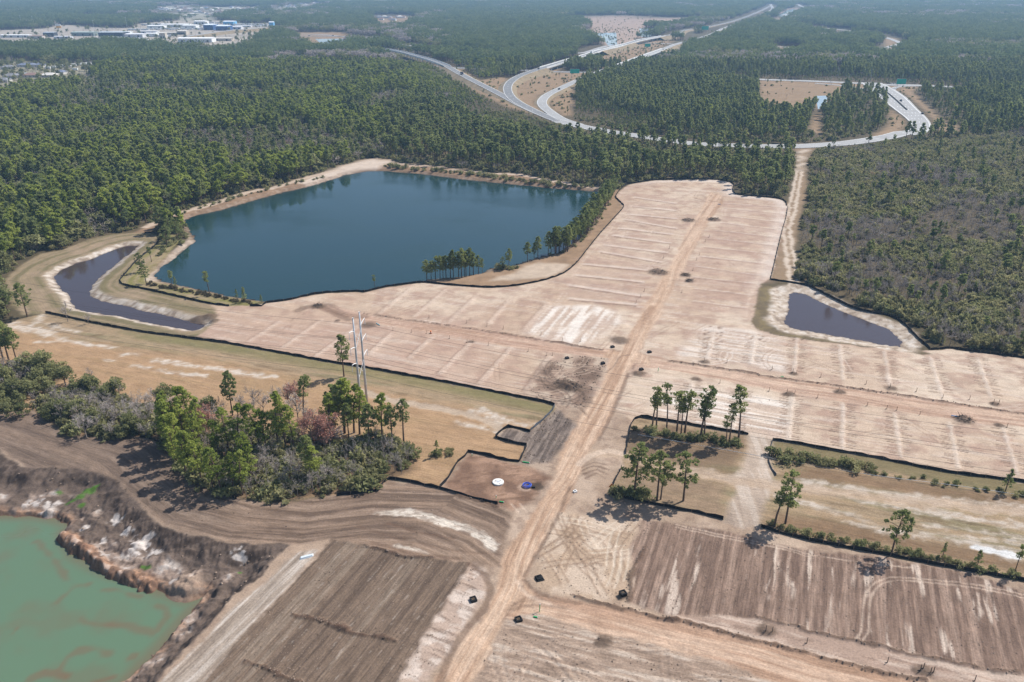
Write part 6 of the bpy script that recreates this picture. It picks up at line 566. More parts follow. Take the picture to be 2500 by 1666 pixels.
GRID = []
def zat(x, y):
    """height of the ground under a point"""
    for xs, ys, Z in GRID:
        if ys[0] <= y <= ys[-1]: return float(Z[min(np.searchsorted(ys, y), len(ys) - 1), min(np.searchsorted(xs, x), len(xs) - 1)])
    return 0.0
def build_ground():
    bands = [(-2500, 84, 400), (84, 166, .29), (166, 262, .44), (262, 540, .95), (540, 1100, 6.0), (1100, 2700, 14.0), (2700, 16000, 170.0)]
    half = [3000, 190, 250, 380, 760, 1800, 9000]; Vs = []; Fs = []; base = 0; ax = []
    for (y0, y1, st), hf in zip(bands, half):
        xs = np.arange(-hf, hf + st * .5, st)
        if hf < 9000: e = np.array([15, 45, 120, 400, 1500, 9000 - hf]); xs = np.r_[-(hf + e[::-1]), xs, xs[-1] + e]
        ys = np.linspace(y0, y1, max(2, int(round((y1 - y0) / st)) + 1)); ax.append((xs, ys))
    XX = np.concatenate([np.tile(xs, len(ys)) for xs, ys in ax]); YY = np.concatenate([np.repeat(ys, len(xs)) for xs, ys in ax])
    G = terrain(XX, YY); off = []; o = 0
    for xs, ys in ax: off.append(o); o += len(xs) * len(ys)
    for k in range(len(ax) - 1):                       # stitch bands: the finer row follows the coarser one
        (xa, ya), (xb, yb) = ax[k], ax[k + 1]; ra = slice(off[k] + len(xa) * (len(ya) - 1), off[k] + len(xa) * len(ya)); rb = slice(off[k + 1], off[k + 1] + len(xb))
        if (xa[len(xa)//2+1] - xa[len(xa)//2]) < (xb[len(xb)//2+1] - xb[len(xb)//2]): G.Z[ra] = np.interp(xa, xb, G.Z[rb])
        else: G.Z[rb] = np.interp(xb, xa, G.Z[ra])
    for (xs, ys), b in zip(ax, off): GRID.append((xs, ys, G.Z[b:b + len(xs) * len(ys)].reshape(len(ys), len(xs))))
    F = []
    for (xs, ys), b in zip(ax, off):
        nx, ny = len(xs), len(ys); q = (b + np.arange(ny - 1)[:, None] * nx + np.arange(nx - 1)[None, :]).ravel(); F.append(np.c_[q, q + 1, q + nx + 1, q + nx])
    F = np.vstack(F); V = np.c_[XX, YY, G.Z]
    # vertex normals of the whole surface, so that the pieces meet without a seam
    N = np.zeros_like(V); e1 = V[F[:, 2]] - V[F[:, 0]]; e2 = V[F[:, 3]] - V[F[:, 1]]; fn = np.cross(e1, e2); 
    for k in range(4):
        for a in range(3): N[:, a] += np.bincount(F[:, k], fn[:, a], len(V))
    N /= np.linalg.norm(N, axis=1)[:, None] + 1e-12
    fc = G.cls[F].max(1); fc = np.where((G.cls[F] == 3).any(1), 3, fc)
    info = {0: ('ground', 'brown forest floor and open land under the woods'), 1: ('dry_grass', 'tan dry grass of the power-line corridor and pond banks'), 2: ('graded_soil', 'bare pinkish graded soil of the building lots'),
            3: ('dirt_road', 'tan dirt roads crossing the bare building lots'), 4: ('pond_bank', 'pale sandy bank around the two small ponds'), 5: ('pit_bank', 'dark crumbling bank of the pit around the green pond')}
    for c, (nm, lab) in info.items():
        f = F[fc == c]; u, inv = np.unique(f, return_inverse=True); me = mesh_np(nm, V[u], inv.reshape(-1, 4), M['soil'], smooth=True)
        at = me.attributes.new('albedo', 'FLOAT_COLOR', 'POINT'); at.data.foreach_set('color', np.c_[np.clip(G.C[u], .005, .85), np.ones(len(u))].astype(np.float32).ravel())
        at = me.attributes.new('grain', 'FLOAT_VECTOR', 'POINT'); at.data.foreach_set('vector', G.U[u].astype(np.float32).ravel())
        me.normals_split_custom_set_from_vertices(N[u].tolist())
        tag(obj(nm, me), lab, 'ground', kind='structure')
build_ground()

# ---------------------------------------------------------------- water
def water(nm, name, wl, cell, m_, label, shoal=None):
    P = L[nm]; a = np.array(P); lo = a.min(0) - 4; hi = a.max(0) + 4
    xs = np.arange(lo[0], hi[0] + cell, cell); ys = np.arange(lo[1], hi[1] + cell, cell); X, Y = [q.ravel() for q in np.meshgrid(xs, ys)]
    d = pdist(X, Y, P, True); d = np.where(inside(X, Y, P), d, -d); ok = d > -2.6; nx = len(xs)
    q = (np.arange(len(ys) - 1)[:, None] * nx + np.arange(nx - 1)[None, :]).ravel(); F = np.c_[q, q + 1, q + nx + 1, q + nx]; F = F[ok[F].all(1)]
    u, inv = np.unique(F, return_inverse=True); me = mesh_np(name, np.c_[X[u], Y[u], np.full(len(u), wl)], inv.reshape(-1, 4), m_, smooth=True)
    if shoal is not None: at = me.attributes.new('shoal', 'FLOAT', 'POINT'); at.data.foreach_set('value', shoal(X[u], Y[u], d[u]).astype(np.float32))
    return tag(obj(name, me), label, 'water', kind='structure')
def green_shoals(x, y, d):
    v = sst(3.5, 0, d) * .6; n = fbm(x / 3, y / 3, 5)
    for pts, wd in L['shoals']: v = np.maximum(v, .6 * sst(wd * 2.0, .1, pdist(x, y, pts) + 2.2 * (n - .5)))
    return np.clip(v + .35 * sst(.5, .75, fbm(x / 10, y / 10, 8)), 0, 1)
M['lakewater'] = water_mat('lake_water', (.008, .031, .034), .10, .20, .5)
M['pondwater'] = water_mat('pond_water', (.050, .036, .038), .05, .05, 1.2)
M['greenwater'] = water_mat('green_water', tuple(alb(106, 134, 104)), .12, .05, 1.5, 'shoal', tuple(alb(128, 106, 80)))
M['farwater'] = water_mat('far_water', (.20, .25, .30), .08, .04, 1.0)
water('lake', 'lake_water', -1.3, 3.0, M['lakewater'], 'large deep blue lake in the middle of the picture')
water('lpond', 'pond_water', -1.3, 1.5, M['pondwater'], 'dark L-shaped pond left of the lake')
water('rpond', 'pond_water', -1.0, 1.5, M['pondwater'], 'small dark pond at the edge of the right thicket')
water('gpond', 'pit_water', -4.0, .6, M['greenwater'], 'milky green pond in the lower left corner', green_shoals)
for k, lab in (('fpond1', 'pale distant pond behind the highway woods'), ('fpond2', 'thin pale pond farther behind the highway'), ('fpond3', 'bright small pond inside the ramp loop'), ('fpond4', 'distant pond beside the road at upper left'), ('fpond5', 'bright water in the cut-over land near the horizon'), ('fpond6', 'thin bright slough between the far woods')):
    me = bpy.data.meshes.new('pond_water'); p = L[k]; me.from_pydata([(x, y, .12) for x, y in p], [], [list(range(len(p)))]); me.materials.append(M['farwater'])
    o = obj('pond_water', me); tag(o, lab, 'water', kind='structure')
    if me.polygons[0].normal.z < 0: me.flip_normals()
# ---------------------------------------------------------------- highways
HWW = dict(flyover=10, rampb=10.5, rampc=10.5, cross=15, slip_w=6, slip_e=6, under=15, under2=11, far_road=11, exit_far=14, ind_ramp=12, west_road=16)
HWL = dict(flyover='narrow concrete flyover ramp descending past the left woods', rampb='curved ramp with the long white-railed bridge', rampc='lower ramp curving in from the right bridge',
           loop='wide light concrete highway sweeping round the ramp loop', cross='straight highway crossing behind the ramp loop', slip_w='slip lane left of the junction', slip_e='slip lane right of the junction',
           under='highway passing under the ramp bridges', under2='road skirting the distant woods', far_road='distant loop road behind the dark woods', exit_far='far pale exit road near the horizon', ind_ramp='pale overpass beside the truck yard', west_road='road past the distant pond')
def strip(C, Nn, offs, z):
    return [np.c_[C[:, :2] + Nn * o, C[:, 2] + z] for o in offs]
def quads(a, b, n): return [[a + i, b + i, b + i + 1, a + i + 1] for i in range(n - 1)]
def ribbon(C, Nn, lo, hi, z0, z1):
    """closed band between offsets lo..hi and heights z0..z1 along the line"""
    n = len(C); v = np.vstack(strip(C, Nn, (lo,), z0) + strip(C, Nn, (hi,), z0) + strip(C, Nn, (hi,), z1) + strip(C, Nn, (lo,), z1)); f = []
    for k in range(4): f += quads(k * n, ((k + 1) % 4) * n, n)
    f += [[0, n, 2 * n, 3 * n], [n - 1, 4 * n - 1, 3 * n - 1, 2 * n - 1]]
    return v, f
road_lines = []
for nm, pts in L['hw'].items():
    C = smooth_line(pts, 9.0); d = np.gradient(C[:, :2], axis=0); d /= np.linalg.norm(d, axis=1)[:, None] + 1e-9; Nn = np.c_[-d[:, 1], d[:, 0]]
    n = len(C); s = np.linspace(0, 1, n)
    W = np.full(n, HWW.get(nm, 10.0)) if nm != 'loop' else np.interp(s, [0, .5, .7, .8, .95, 1], [15, 15, 24, 29, 27, 24])
    Nw = Nn * (W / 10)[:, None]                                     # unit offset 5 = road edge
    road_lines.append((C, W))
    C = C.copy(); C[:, 2] += dict(rampb=.03, rampc=.06, loop=.09, cross=.05, slip_w=.02, slip_e=.02, under=-.1).get(nm, 0)
    r = empty('highway', (0, 0, 0)); tag(r, HWL[nm], 'road', kind='structure')
    v, f = ribbon(C, Nw, -5, 5, -.9, 0); mb = MB(); mb.add(v, f); mb.build('road_deck', M['deck'] if nm not in ('flyover', 'rampb', 'west_road', 'under') else M['asphalt'], r)
    for sg in (-1, 1):
        v = np.vstack(strip(C, Nw, (sg * 5,), .02) + strip(C, Nw, (sg * 4.45,), .02)); mb = MB(); mb.add(v, quads(0, n, n) if sg < 0 else quads(n, 0, n)); mb.build('shoulder', M['shoulder'], r)
        if nm in ('flyover', 'rampb', 'rampc', 'ind_ramp'):
            e = C[:, 2] > 6.3
            if e.any():
                Cb = C[e]; v, f = ribbon(Cb, Nn[e], sg * W[0] / 2 - .2, sg * W[0] / 2 + .2, -1.4, .95); mb = MB(); mb.add(v, f); mb.build('barrier', M['white'], r)
        mk = MB()                                                    # solid edge lines and broken lane lines
        for i in range(n - 1):
            a, b = C[i], C[i + 1]; o = sg * 4.3
            mk.add([np.r_[a[:2] + Nw[i] * o, a[2] + .03], np.r_[a[:2] + Nw[i] * (o + .22), a[2] + .03], np.r_[b[:2] + Nw[i + 1] * (o + .22), b[2] + .03], np.r_[b[:2] + Nw[i + 1] * o, b[2] + .03]], [[0, 1, 2, 3]])
            if i % 2 == 0 and sg < 0:
                for o in ((0,) if W[i] < 18 else (-2.2, -.9, .9, 2.2)):
                    mk.add([np.r_[a[:2] + Nw[i] * o, a[2] + .03], np.r_[a[:2] + Nw[i] * (o + .18), a[2] + .03], np.r_[(a * .5 + b * .5)[:2] + Nw[i] * (o + .18), a[2] + .03], np.r_[(a * .5 + b * .5)[:2] + Nw[i] * o, a[2] + .03]], [[0, 1, 2, 3]])
        mk.build('lane_marking', M['white'], r)
    if nm == 'loop':
        e = (s > .66) & (s < .955); v, f = ribbon(C[e], Nn[e], -.35, .35, -.1, 1.0); mb = MB(); mb.add(v, f); mb.build('median_barrier', mat('dark_median', (.10, .095, .085), .9, .2, .3), r)
    hz = C[:, 2]; bridge = hz > 6.75
    if hz.max() > 1.2:
        for sg in (-1, 1):                                           # earth slopes under the ramps
            run = None
            for i in range(n + 1):
                ok = i < n and not bridge[i] and hz[i] > .5
                if ok and run is None: run = i
                if not ok and run is not None:
                    if i - run > 1:
                        q = np.arange(run, i); top = np.c_[C[q, :2] + Nw[q] * sg * 5.0, C[q, 2] - .25]; bot = np.c_[C[q, :2] + Nn[q] * (sg * (W[q] / 2 + 1.2 + hz[q] * 2.2))[:, None], np.full(len(q), -.3)]
                        mb = MB(); mb.add(np.vstack([top, bot]), quads(0, len(q), len(q)) if sg > 0 else quads(len(q), 0, len(q))); mb.build('embankment', M['slope'], r)
                    run = None
        acc = 0
        for i in range(1, n):
            acc += np.linalg.norm(C[i] - C[i - 1])
            if bridge[i] and acc > 24:
                acc = 0; p = MB()
                for o in (-3, 3): p.lathe([(.6, 0), (.6, hz[i] - 1.8)], 8, tuple(C[i, :2] + Nw[i] * o))
                a = C[i, :2] - Nw[i] * 4.6; b = C[i, :2] + Nw[i] * 4.6; p.tube([(*a, hz[i] - 1.5), (*b, hz[i] - 1.5)], .62, 4); p.build('bridge_pier', M['concrete'], r)
def near_road(x, y, extra):
    m = np.zeros(x.shape, bool)
    for C, W in road_lines:
        lo = C[:, :2].min(0) - 40; hi = C[:, :2].max(0) + 40; i = np.nonzero((x > lo[0]) & (x < hi[0]) & (y > lo[1]) & (y < hi[1]))[0]
        if len(i): d = pdist(x[i], y[i], C[::2].tolist()); m[i] |= d < W.mean() / 2 + extra + (C[:, 2].max() > 2) * 2
    return m

# ---------------------------------------------------------------- plants
def tuft_cloud(rg, centres, radii, per, size, flat=.7):
    """leaf-sized triangles spread through the clumps of a crown"""
    n = len(centres); tot = n * per; c = np.repeat(centres, per, 0); r = np.repeat(radii, per)
    d = rg.normal(size=(tot, 3)); d /= np.linalg.norm(d, axis=1)[:, None]; rad = rg.uniform(.35, 1, tot) ** .5
    p = c + d * (r * rad)[:, None] * (1, 1, flat)
    u = rg.normal(size=(tot, 3)) + d * .6; u /= np.linalg.norm(u, axis=1)[:, None]; w = np.cross(u, rg.normal(size=(tot, 3))); w /= np.linalg.norm(w, axis=1)[:, None]
    sz = (size * rg.uniform(.7, 1.35, tot))[:, None]
    V = np.empty((tot, 3, 3)); V[:, 0] = p + u * sz; V[:, 1] = p - u * sz * .55 + w * sz * .6; V[:, 2] = p - u * sz * .55 - w * sz * .6
    return V.reshape(-1, 3), np.arange(tot * 3).reshape(-1, 3)
def pine_parts(seed, per=22, size=.25, clumps=64, base=.42, R=.19, lean=.02, shape='round'):
    """unit-height pine: trunk + limbs, needle crown"""
    rg = np.random.default_rng(seed); Hh = 10.0; tr = MB(); bx, by = rg.normal(0, lean * Hh, 2)
    ax = lambda t: np.array((bx * t * t, by * t * t, Hh * t))
    tr.tube([ax(t) for t in (0, .3, .6, .96)], [.20, .16, .11, .03], 6)
    cs = []; rs = []
    for k in range(clumps):
        t = base + (1 - base) * rg.uniform(0, 1) ** .85; u = (t - base) / (1 - base)
        pr = {'round': math.sin(math.pi * min(1, .12 + u * .86)) ** .7, 'cone': (1 - u) * .9 + .12, 'thin': .5 + .5 * math.sin(math.pi * u)}[shape]
        a = rg.uniform(0, 6.283); q = R * Hh * pr * rg.uniform(.35, 1.05); p = ax(t) + np.array((math.cos(a) * q, math.sin(a) * q, rg.uniform(-.1, .25)))
        cs.append(p); rs.append(rg.uniform(.27, .58) * (1.15 - .4 * u) * (64 / max(clumps, 24)) ** .25)
        if k % 2 == 0: tr.tube([ax(max(.2, t - .05)), (ax(t - .03) + p) / 2, p], [.05, .035, .015], 3, False)
    if shape == 'thin':                                                # a few dead stubs below the crown
        for k in range(8): t = rg.uniform(base - .22, base); a = rg.uniform(0, 6.283); tr.tube([ax(t), ax(t) + (math.cos(a) * .9, math.sin(a) * .9, .1)], [.03, .01], 3, False)
    cs.append(ax(.99)); rs.append(.45)
    V, F = tuft_cloud(rg, np.array(cs), np.array(rs), per, size); V[:, 2] = np.maximum(V[:, 2], .3)
    return (np.array(tr.v) / Hh, tr.f), (V / Hh, F)
def dome_parts(seed, clumps=40, per=28, size=.42, stem=True):
    """round broadleaf tree or shrub, unit height"""
    rg = np.random.default_rng(seed); tr = MB(); Hh = 8.0; cs = []; rs = []
    tr.tube([(0, 0, 0), (.1, 0, 2), (.2, .1, 4)], [.25, .2, .1], 6)
    for k in range(clumps):
        a = rg.uniform(0, 6.283); e = rg.uniform(.05, 1) * 1.5; q = rg.uniform(.6, 1.0); p = np.array((math.cos(a) * math.cos(e) * 3.6 * q, math.sin(a) * math.cos(e) * 3.6 * q, 3.0 + math.sin(e) * 4.4 * q - 1.6 * (rg.random() < .3)))
        cs.append(p); rs.append(rg.uniform(.7, 1.35))
        if k % 3 == 0: tr.tube([(.1, 0, 2.2), p * .55 + (0, 0, .8), p], [.1, .06, .02], 3, False)
    V, F = tuft_cloud(rg, np.array(cs), np.array(rs), per, size, .75); V[:, 2] = np.maximum(V[:, 2], .1)
    return (np.array(tr.v) / Hh, tr.f), (V / Hh, F)
def shrub_parts(seed, clumps=14, per=22, size=.28):
    rg = np.random.default_rng(seed); tr = MB(); cs = []; rs = []
    for k in range(clumps):
        a = rg.uniform(0, 6.283); q = rg.uniform(0, .85); p = np.array((math.cos(a) * q, math.sin(a) * q, rg.uniform(.2, .85) * (1.15 - q * .6))); cs.append(p); rs.append(rg.uniform(.22, .42))
        tr.tube([(p[0] * .2, p[1] * .2, 0), p], [.035, .012], 3, False)
    V, F = tuft_cloud(rg, np.array(cs), np.array(rs), per, size * .5, .8); V[:, 2] = np.clip(V[:, 2], .02, 1.12)
    return (np.array(tr.v), tr.f), (V, F)
def bare_parts(seed, n1=9, n2=6, n3=9, tw=.045, buds=0):
    """leafless tree: trunk, limbs, branches, fine twigs; unit height"""
    rg = np.random.default_rng(seed); tr = MB(); Hh = 10.0; Vt = []; B = []
    tr.tube([(0, 0, 0), (.1, .05, 2.5), (.15, -.1, 5), (.2, 0, 7.5)], [.17, .14, .09, .03], 5)
    for i in range(n1):
        h0 = rg.uniform(1.8, 6.2); a = rg.uniform(0, 6.283); L1 = rg.uniform(2.2, 3.8) * (1.25 - h0 / 12); e = rg.uniform(.7, 1.15); p0 = np.array((.12, 0, h0)); d1 = np.array((math.cos(a) * math.cos(e), math.sin(a) * math.cos(e), math.sin(e)))
        p1 = p0 + d1 * L1; tr.tube([p0, p0 + d1 * L1 * .5 + rg.normal(0, .1, 3), p1], [.08, .05, .02], 4, False)
        for j in range(n2):
            q0 = p0 + d1 * L1 * rg.uniform(.35, 1); d2 = d1 + rg.normal(0, .5, 3); d2[2] = abs(d2[2]); d2 /= np.linalg.norm(d2); L2 = rg.uniform(1.0, 2.3); q1 = q0 + d2 * L2; tr.tube([q0, q1], [.028, .010], 3, False)
            for k in range(n3):
                r0 = q0 + d2 * L2 * rg.uniform(.2, 1); d3 = d2 + rg.normal(0, .55, 3); d3 /= np.linalg.norm(d3); r1 = r0 + d3 * rg.uniform(.5, 1.3); w = np.cross(d3, rg.normal(size=3)); w *= tw / (np.linalg.norm(w) + 1e-9)
                Vt += [r0 - w, r0 + w, r1]; B.append(r1); B.append((r0 + r1) / 2)
    Vt = np.array(Vt); Vt[:, 2] = np.maximum(Vt[:, 2], .2); F = np.arange(len(Vt)).reshape(-1, 3)
    bud = tuft_cloud(rg, np.array(B), np.full(len(B), .3), buds, .17) if buds else None
    sc = Hh
    return (np.array(tr.v) / sc, tr.f), (Vt / sc, F), (None if bud is None else (bud[0] / sc, bud[1]))
def joined(name, parts, mats):
    V = np.vstack([p[0] for p in parts]); F = []; mi = []; b = 0
    for k, (v, f) in enumerate(parts):
        F += [[int(i) + b for i in q] for q in f]; mi += [k] * len(f); b += len(v)
    return mesh_np(name, V, F, mats, mi)
protos = bpy.data.collections.new('plant_kinds')                       # kinds repeated through the woods
PID = {}
def proto(key, parts, mats):
    o = bpy.data.objects.new('k%02d_%s' % (len(PID), key), joined(key, parts, mats)); protos.objects.link(o); PID[key] = len(PID)
def mixed_patch(seed, n, lo, hi, leaf, per=7, size=1.0, twigs=0):
    """a square of distant wood, 24 m wide"""
    rg = np.random.default_rng(seed); cs = []; rs = []; tr = MB()
    for k in range(n):
        x, y = rg.uniform(-12.5, 12.5, 2); h = rg.uniform(lo, hi)
        for j in range(7): cs.append((x + rg.normal(0, 1.2), y + rg.normal(0, 1.2), h * rg.uniform(.5, 1))); rs.append(1.3)
        tr.tube([(x, y, 0), (x, y, h * .8)], [.25, .12], 3, False)
    V, F = tuft_cloud(rg, np.array(cs), np.array(rs), per, size, .8); V[:, 2] = np.maximum(V[:, 2], .2)
    return (np.array(tr.v), tr.f), (V, F)
near_mesh = {}
for k in range(5):
    for kind, a in (('pine', dict(base=.40, R=.18, shape='round')), ('pinethin', dict(base=.56, R=.125, clumps=34, per=17, shape='thin', lean=.05)), ('pinebushy', dict(base=.36, R=.24, clumps=58, shape='round', lean=.04)), ('pineyoung', dict(base=.2, R=.22, clumps=44, shape='cone')), ('pinelush', dict(base=.30, R=.165, clumps=64, per=20, size=.22, shape='round', lean=.04))):
        if k > 3 and kind not in ('pine', 'pinelush', 'pinethin'): continue
        near_mesh.setdefault(kind, []).append(pine_parts(100 + k * 7 + len(kind), **a))
leafm = dict(pine='needle', pinethin='needle', pinebushy='needle', pineyoung='needle', pinelush='lush', oak='oakleaf')
MESHES = {}
for kind, lst in near_mesh.items(): MESHES[kind] = [(mesh_np('trunk', *p[0], M['bark']), mesh_np('crown', *p[1], M[leafm[kind]])) for p in lst]
MESHES['oak'] = [(mesh_np('trunk', *p[0], M['bark']), mesh_np('crown', *p[1], M['oakleaf'])) for p in (dome_parts(11), dome_parts(12), dome_parts(13))]
MESHES['bare'] = [(mesh_np('trunk', *p[0], M['barkpale']), mesh_np('twigs', *p[1], M['twig'])) for p in (bare_parts(21), bare_parts(22), bare_parts(23))]
MESHES['maple'] = [(mesh_np('trunk', *p[0], M['barkpale']), mesh_np('twigs', *p[1], M['twig']), mesh_np('buds', *p[2], M['bud'])) for p in (bare_parts(31, 10, 7, 8, .045, 2), bare_parts(32, 10, 7, 8, .045, 2))]
MESHES['shrub'] = [(mesh_np('stems', *p[0], M['bark']), mesh_np('foliage', *p[1], M[m_])) for p, m_ in ((shrub_parts(41), 'oakleaf'), (shrub_parts(42), 'scrub'), (shrub_parts(43), 'oakleaf'), (shrub_parts(44), 'reed'))]
rg = random.Random(3); NAMES = dict(oak='broadleaf_tree', bare='bare_tree', maple='maple_tree', pineyoung='pine_sapling')
def plant(kind, x, y, h, label, group, z=0.0, wide=None, var=None):
    z = zat(x, y) - .12
    ms = MESHES[kind]; ms = ms[var if var is not None else rg.randrange(len(ms))]; nm = 'shrub' if kind == 'shrub' else NAMES.get(kind, 'pine_tree')
    r = empty(nm, (x, y, z), rg.uniform(0, 6.28)); w = h * rg.uniform(.85, 1.15) if wide is None else wide; r.scale = (w, w, h)
    for me in ms: 
        o = bpy.data.objects.new(me.name.split('.')[0], me); col.objects.link(o); o.parent = r
        if me.name.startswith('buds'): o['kind'] = 'stuff'
    cat = 'shrub' if kind == 'shrub' else 'tree'
    return tag(r, label, cat, group)
ORD = 'first second third fourth fifth sixth seventh eighth ninth tenth eleventh twelfth thirteenth fourteenth fifteenth sixteenth seventeenth eighteenth nineteenth twentieth'.split()
ORD += ['twenty-' + o for o in ORD[:9]] + ['thirtieth'] + ['thirty-' + o for o in ORD[:9]] + ['fortieth'] + ['forty-' + o for o in ORD[:9]]
def ranks(items, key, most=49):
    """place of each thing from the left among those that share a label"""
    out = {}; by = {}
    for n, it in enumerate(items): by.setdefault(key(it), []).append(n)
    for k, ns in by.items():
        if 1 < len(ns) <= most:
            for r_, n in enumerate(sorted(ns, key=lambda n: items[n][0] / (items[n][1] * .91 + 50))): out[n] = ORD[r_] + ' from the left: '
    return out
rk = ranks(L['singles'], lambda t: t[4])
for n, (x, y, h, kind, li) in enumerate(L['singles']):
    lab, _, grp = L['tlabels'][li].partition('|'); plant(kind, x, y, h, rk.get(n, '') + lab, grp or None, z=-.1)
rk = ranks(L['shrubs'], lambda t: t[3], 26)
for n, (x, y, h, li) in enumerate(L['shrubs']):
    lab, _, grp = L['slabels'][li].partition('|'); plant('shrub', x, y, h, rk.get(n, '') + lab, grp or None, z=-.1 if 'lake' not in lab else -.5, wide=h * rg.uniform(.8, 1.2), var=3 if 'reed' in lab else rg.choice((0, 1, 2)))
# ---- woods
for k in range(4): p = pine_parts(300 + k, per=17, size=.40, clumps=36, base=.42, R=.165, shape='round' if k % 2 else 'cone', lean=.03); proto('pine', p, [M['bark'], M['needle']]) if k == 0 else proto('pine%d' % k, p, [M['bark'], M['needle']])
for k in range(2): proto('lush%d' % k, pine_parts(320 + k, per=18, size=.42, clumps=38, base=.36, R=.19, shape='round' if k else 'cone', lean=.03), [M['bark'], M['lush']])
for k in range(2): proto('thin%d' % k, pine_parts(340 + k, per=14, size=.5, clumps=18, base=.62, R=.14, shape='thin'), [M['bark'], M['needle']])
for k in range(2): proto('oak%d' % k, dome_parts(350 + k, 26, 16, .62), [M['bark'], M['oakleaf']])
for k in range(2): p = bare_parts(360 + k, 6, 4, 6, .05); proto('bare%d' % k, p[:2], [M['barkpale'], M['twig']])
for k in range(2): proto('shrub%d' % k, shrub_parts(370 + k, 10, 16, .42), [M['bark'], M['scrub']])
proto('shrub2', shrub_parts(373, 10, 16, .42), [M['bark'], M['oakleaf']])
p = bare_parts(380, 6, 4, 6, .05, 1); proto('redtree', p, [M['barkpale'], M['twig'], M['bud']])
for k in range(3): proto('patch%d' % k, mixed_patch(390 + k, 26, 11, 18, 0), [M['bark'], M['farneedle']])
proto('patchgrey', mixed_patch(395, 24, 8, 13, 0), [M['barkpale'], M['twig']])
proto('patcholive', mixed_patch(396, 20, 8, 14, 0), [M['bark'], M['oakleaf']])
def scatter_object(name, label, cat, P, pid, rot, scl):
    me = bpy.data.meshes.new(name); me.vertices.add(len(P)); me.vertices.foreach_set('co', np.asarray(P, np.float32).ravel())
    for nm, ty, arr, key in (('pid', 'INT', pid, 'value'), ('rot', 'FLOAT', rot, 'value'), ('scl', 'FLOAT_VECTOR', scl, 'vector')):
        a = me.attributes.new(nm, ty, 'POINT'); a.data.foreach_set(key, np.asarray(arr, np.int32 if ty == 'INT' else np.float32).ravel())
    o = obj(name, me); ng = bpy.data.node_groups.new(name, 'GeometryNodeTree'); N = ng.nodes; Lk = ng.links
    ng.interface.new_socket('Geometry', in_out='INPUT', socket_type='NodeSocketGeometry'); ng.interface.new_socket('Geometry', in_out='OUTPUT', socket_type='NodeSocketGeometry')
    gi = N.new('NodeGroupInput'); go = N.new('NodeGroupOutput'); ip = N.new('GeometryNodeInstanceOnPoints'); ci = N.new('GeometryNodeCollectionInfo')
    ci.inputs['Collection'].default_value = protos; ci.inputs['Separate Children'].default_value = True; ci.inputs['Reset Children'].default_value = True
    def na(nm, ty): q = N.new('GeometryNodeInputNamedAttribute'); q.data_type = ty; q.inputs['Name'].default_value = nm; return q.outputs['Attribute']
    cx = N.new('ShaderNodeCombineXYZ'); Lk.new(na('rot', 'FLOAT'), cx.inputs['Z'])
    Lk.new(gi.outputs[0], ip.inputs['Points']); Lk.new(ci.outputs[0], ip.inputs['Instance']); ip.inputs['Pick Instance'].default_value = True
    Lk.new(na('pid', 'INT'), ip.inputs['Instance Index']); Lk.new(cx.outputs[0], ip.inputs['Rotation']); Lk.new(na('scl', 'FLOAT_VECTOR'), ip.inputs['Scale']); Lk.new(ip.outputs[0], go.inputs[0])
    md = o.modifiers.new('plants', 'NODES'); md.node_group = ng
    return tag(o, label, cat, kind='stuff')
R = np.random.default_rng(77)
def jgrid(x0, x1, y0, y1, sp):
    xs = np.arange(x0, x1, sp); ys = np.arange(y0, y1, sp); X, Y = np.meshgrid(xs, ys); X = X.ravel() + R.uniform(-.48, .48, X.size) * sp; Y = Y.ravel() + R.uniform(-.48, .48, Y.size) * sp; return X, Y
def in_view(x, y, m=35): return (np.abs(x) < .66 * (y * .91 + 50) + m) & (y > 60)
CLEAR = [L['site'], L['south'], L['corridor_w'], L['corridor_e'], L['lgrass'], L['lgrass_n'], L['shore_e'], L['trail'], L['lake'], L['rpond'], L['olive'], L['bank_nw'], L['industrial'], L['hood_near']] + list(L['clear'].values()) + [L['fpond%d' % k] for k in range(1, 7)]
def free(x, y, road=4.0, m=0.0):
    ok = np.ones(x.shape, bool)
    for p in CLEAR:
        a = np.array(p); lo = a.min(0) - 6; hi = a.max(0) + 6; i = np.nonzero((x > lo[0]) & (x < hi[0]) & (y > lo[1]) & (y < hi[1]) & ok)[0]
        if len(i):
            b = inside(x[i], y[i], p)
            if m: b |= pdist(x[i], y[i], p, True) < m
            ok[i[b]] = False
    return ok & ~near_road(x, y, road)
rpb = pdist  # distance helper used below
def bank_ok(x, y):
    ok = np.ones(x.shape, bool)
    for nm, w in (('rpond', 11.0), ('lpond', 8.0)): ok &= pdist(x, y, L[nm], True) > w
    return ok
def choose(n, names, w):
    q = np.array([PID[k] for k in names]); return R.choice(q, n, p=np.array(w) / sum(w))
# 1) pines and mixed trees of the woods out to 1.25 km
X, Y = jgrid(-900, 900, 150, 1250, 4.5); k = in_view(X, Y); X, Y = X[k], Y[k]; k = free(X, Y, 4, 3.5) & bank_ok(X, Y); X, Y = X[k], Y[k]
zc = inside(X, Y, L['zone_c']); zr = inside(X, Y, L['zone_r']); zl = ~zc & ~zr & (X < 120 - .0 * Y) & ((X < -20) | (Y < 1000)) & (X < .03 * Y)
grove = fbm(X / 60, Y / 60, 401); u = R.uniform(0, 1, len(X))
keep = np.where(zc, u < .52, np.where(zr, u < .14 + .3 * sst(560, 700, Y), u < .93 - .5 * (grove < .33))); X, Y, zc, zr, zl, grove = [q[keep] for q in (X, Y, zc, zr, zl, grove)]
pid = choose(len(X), ['pine', 'pine1', 'pine2', 'pine3', 'lush0', 'oak0', 'bare0'], [4, 4, 4, 4, 1, .7, .6]); h = R.uniform(8.5, 16, len(X)); wd = R.uniform(.8, 1.3, len(X))
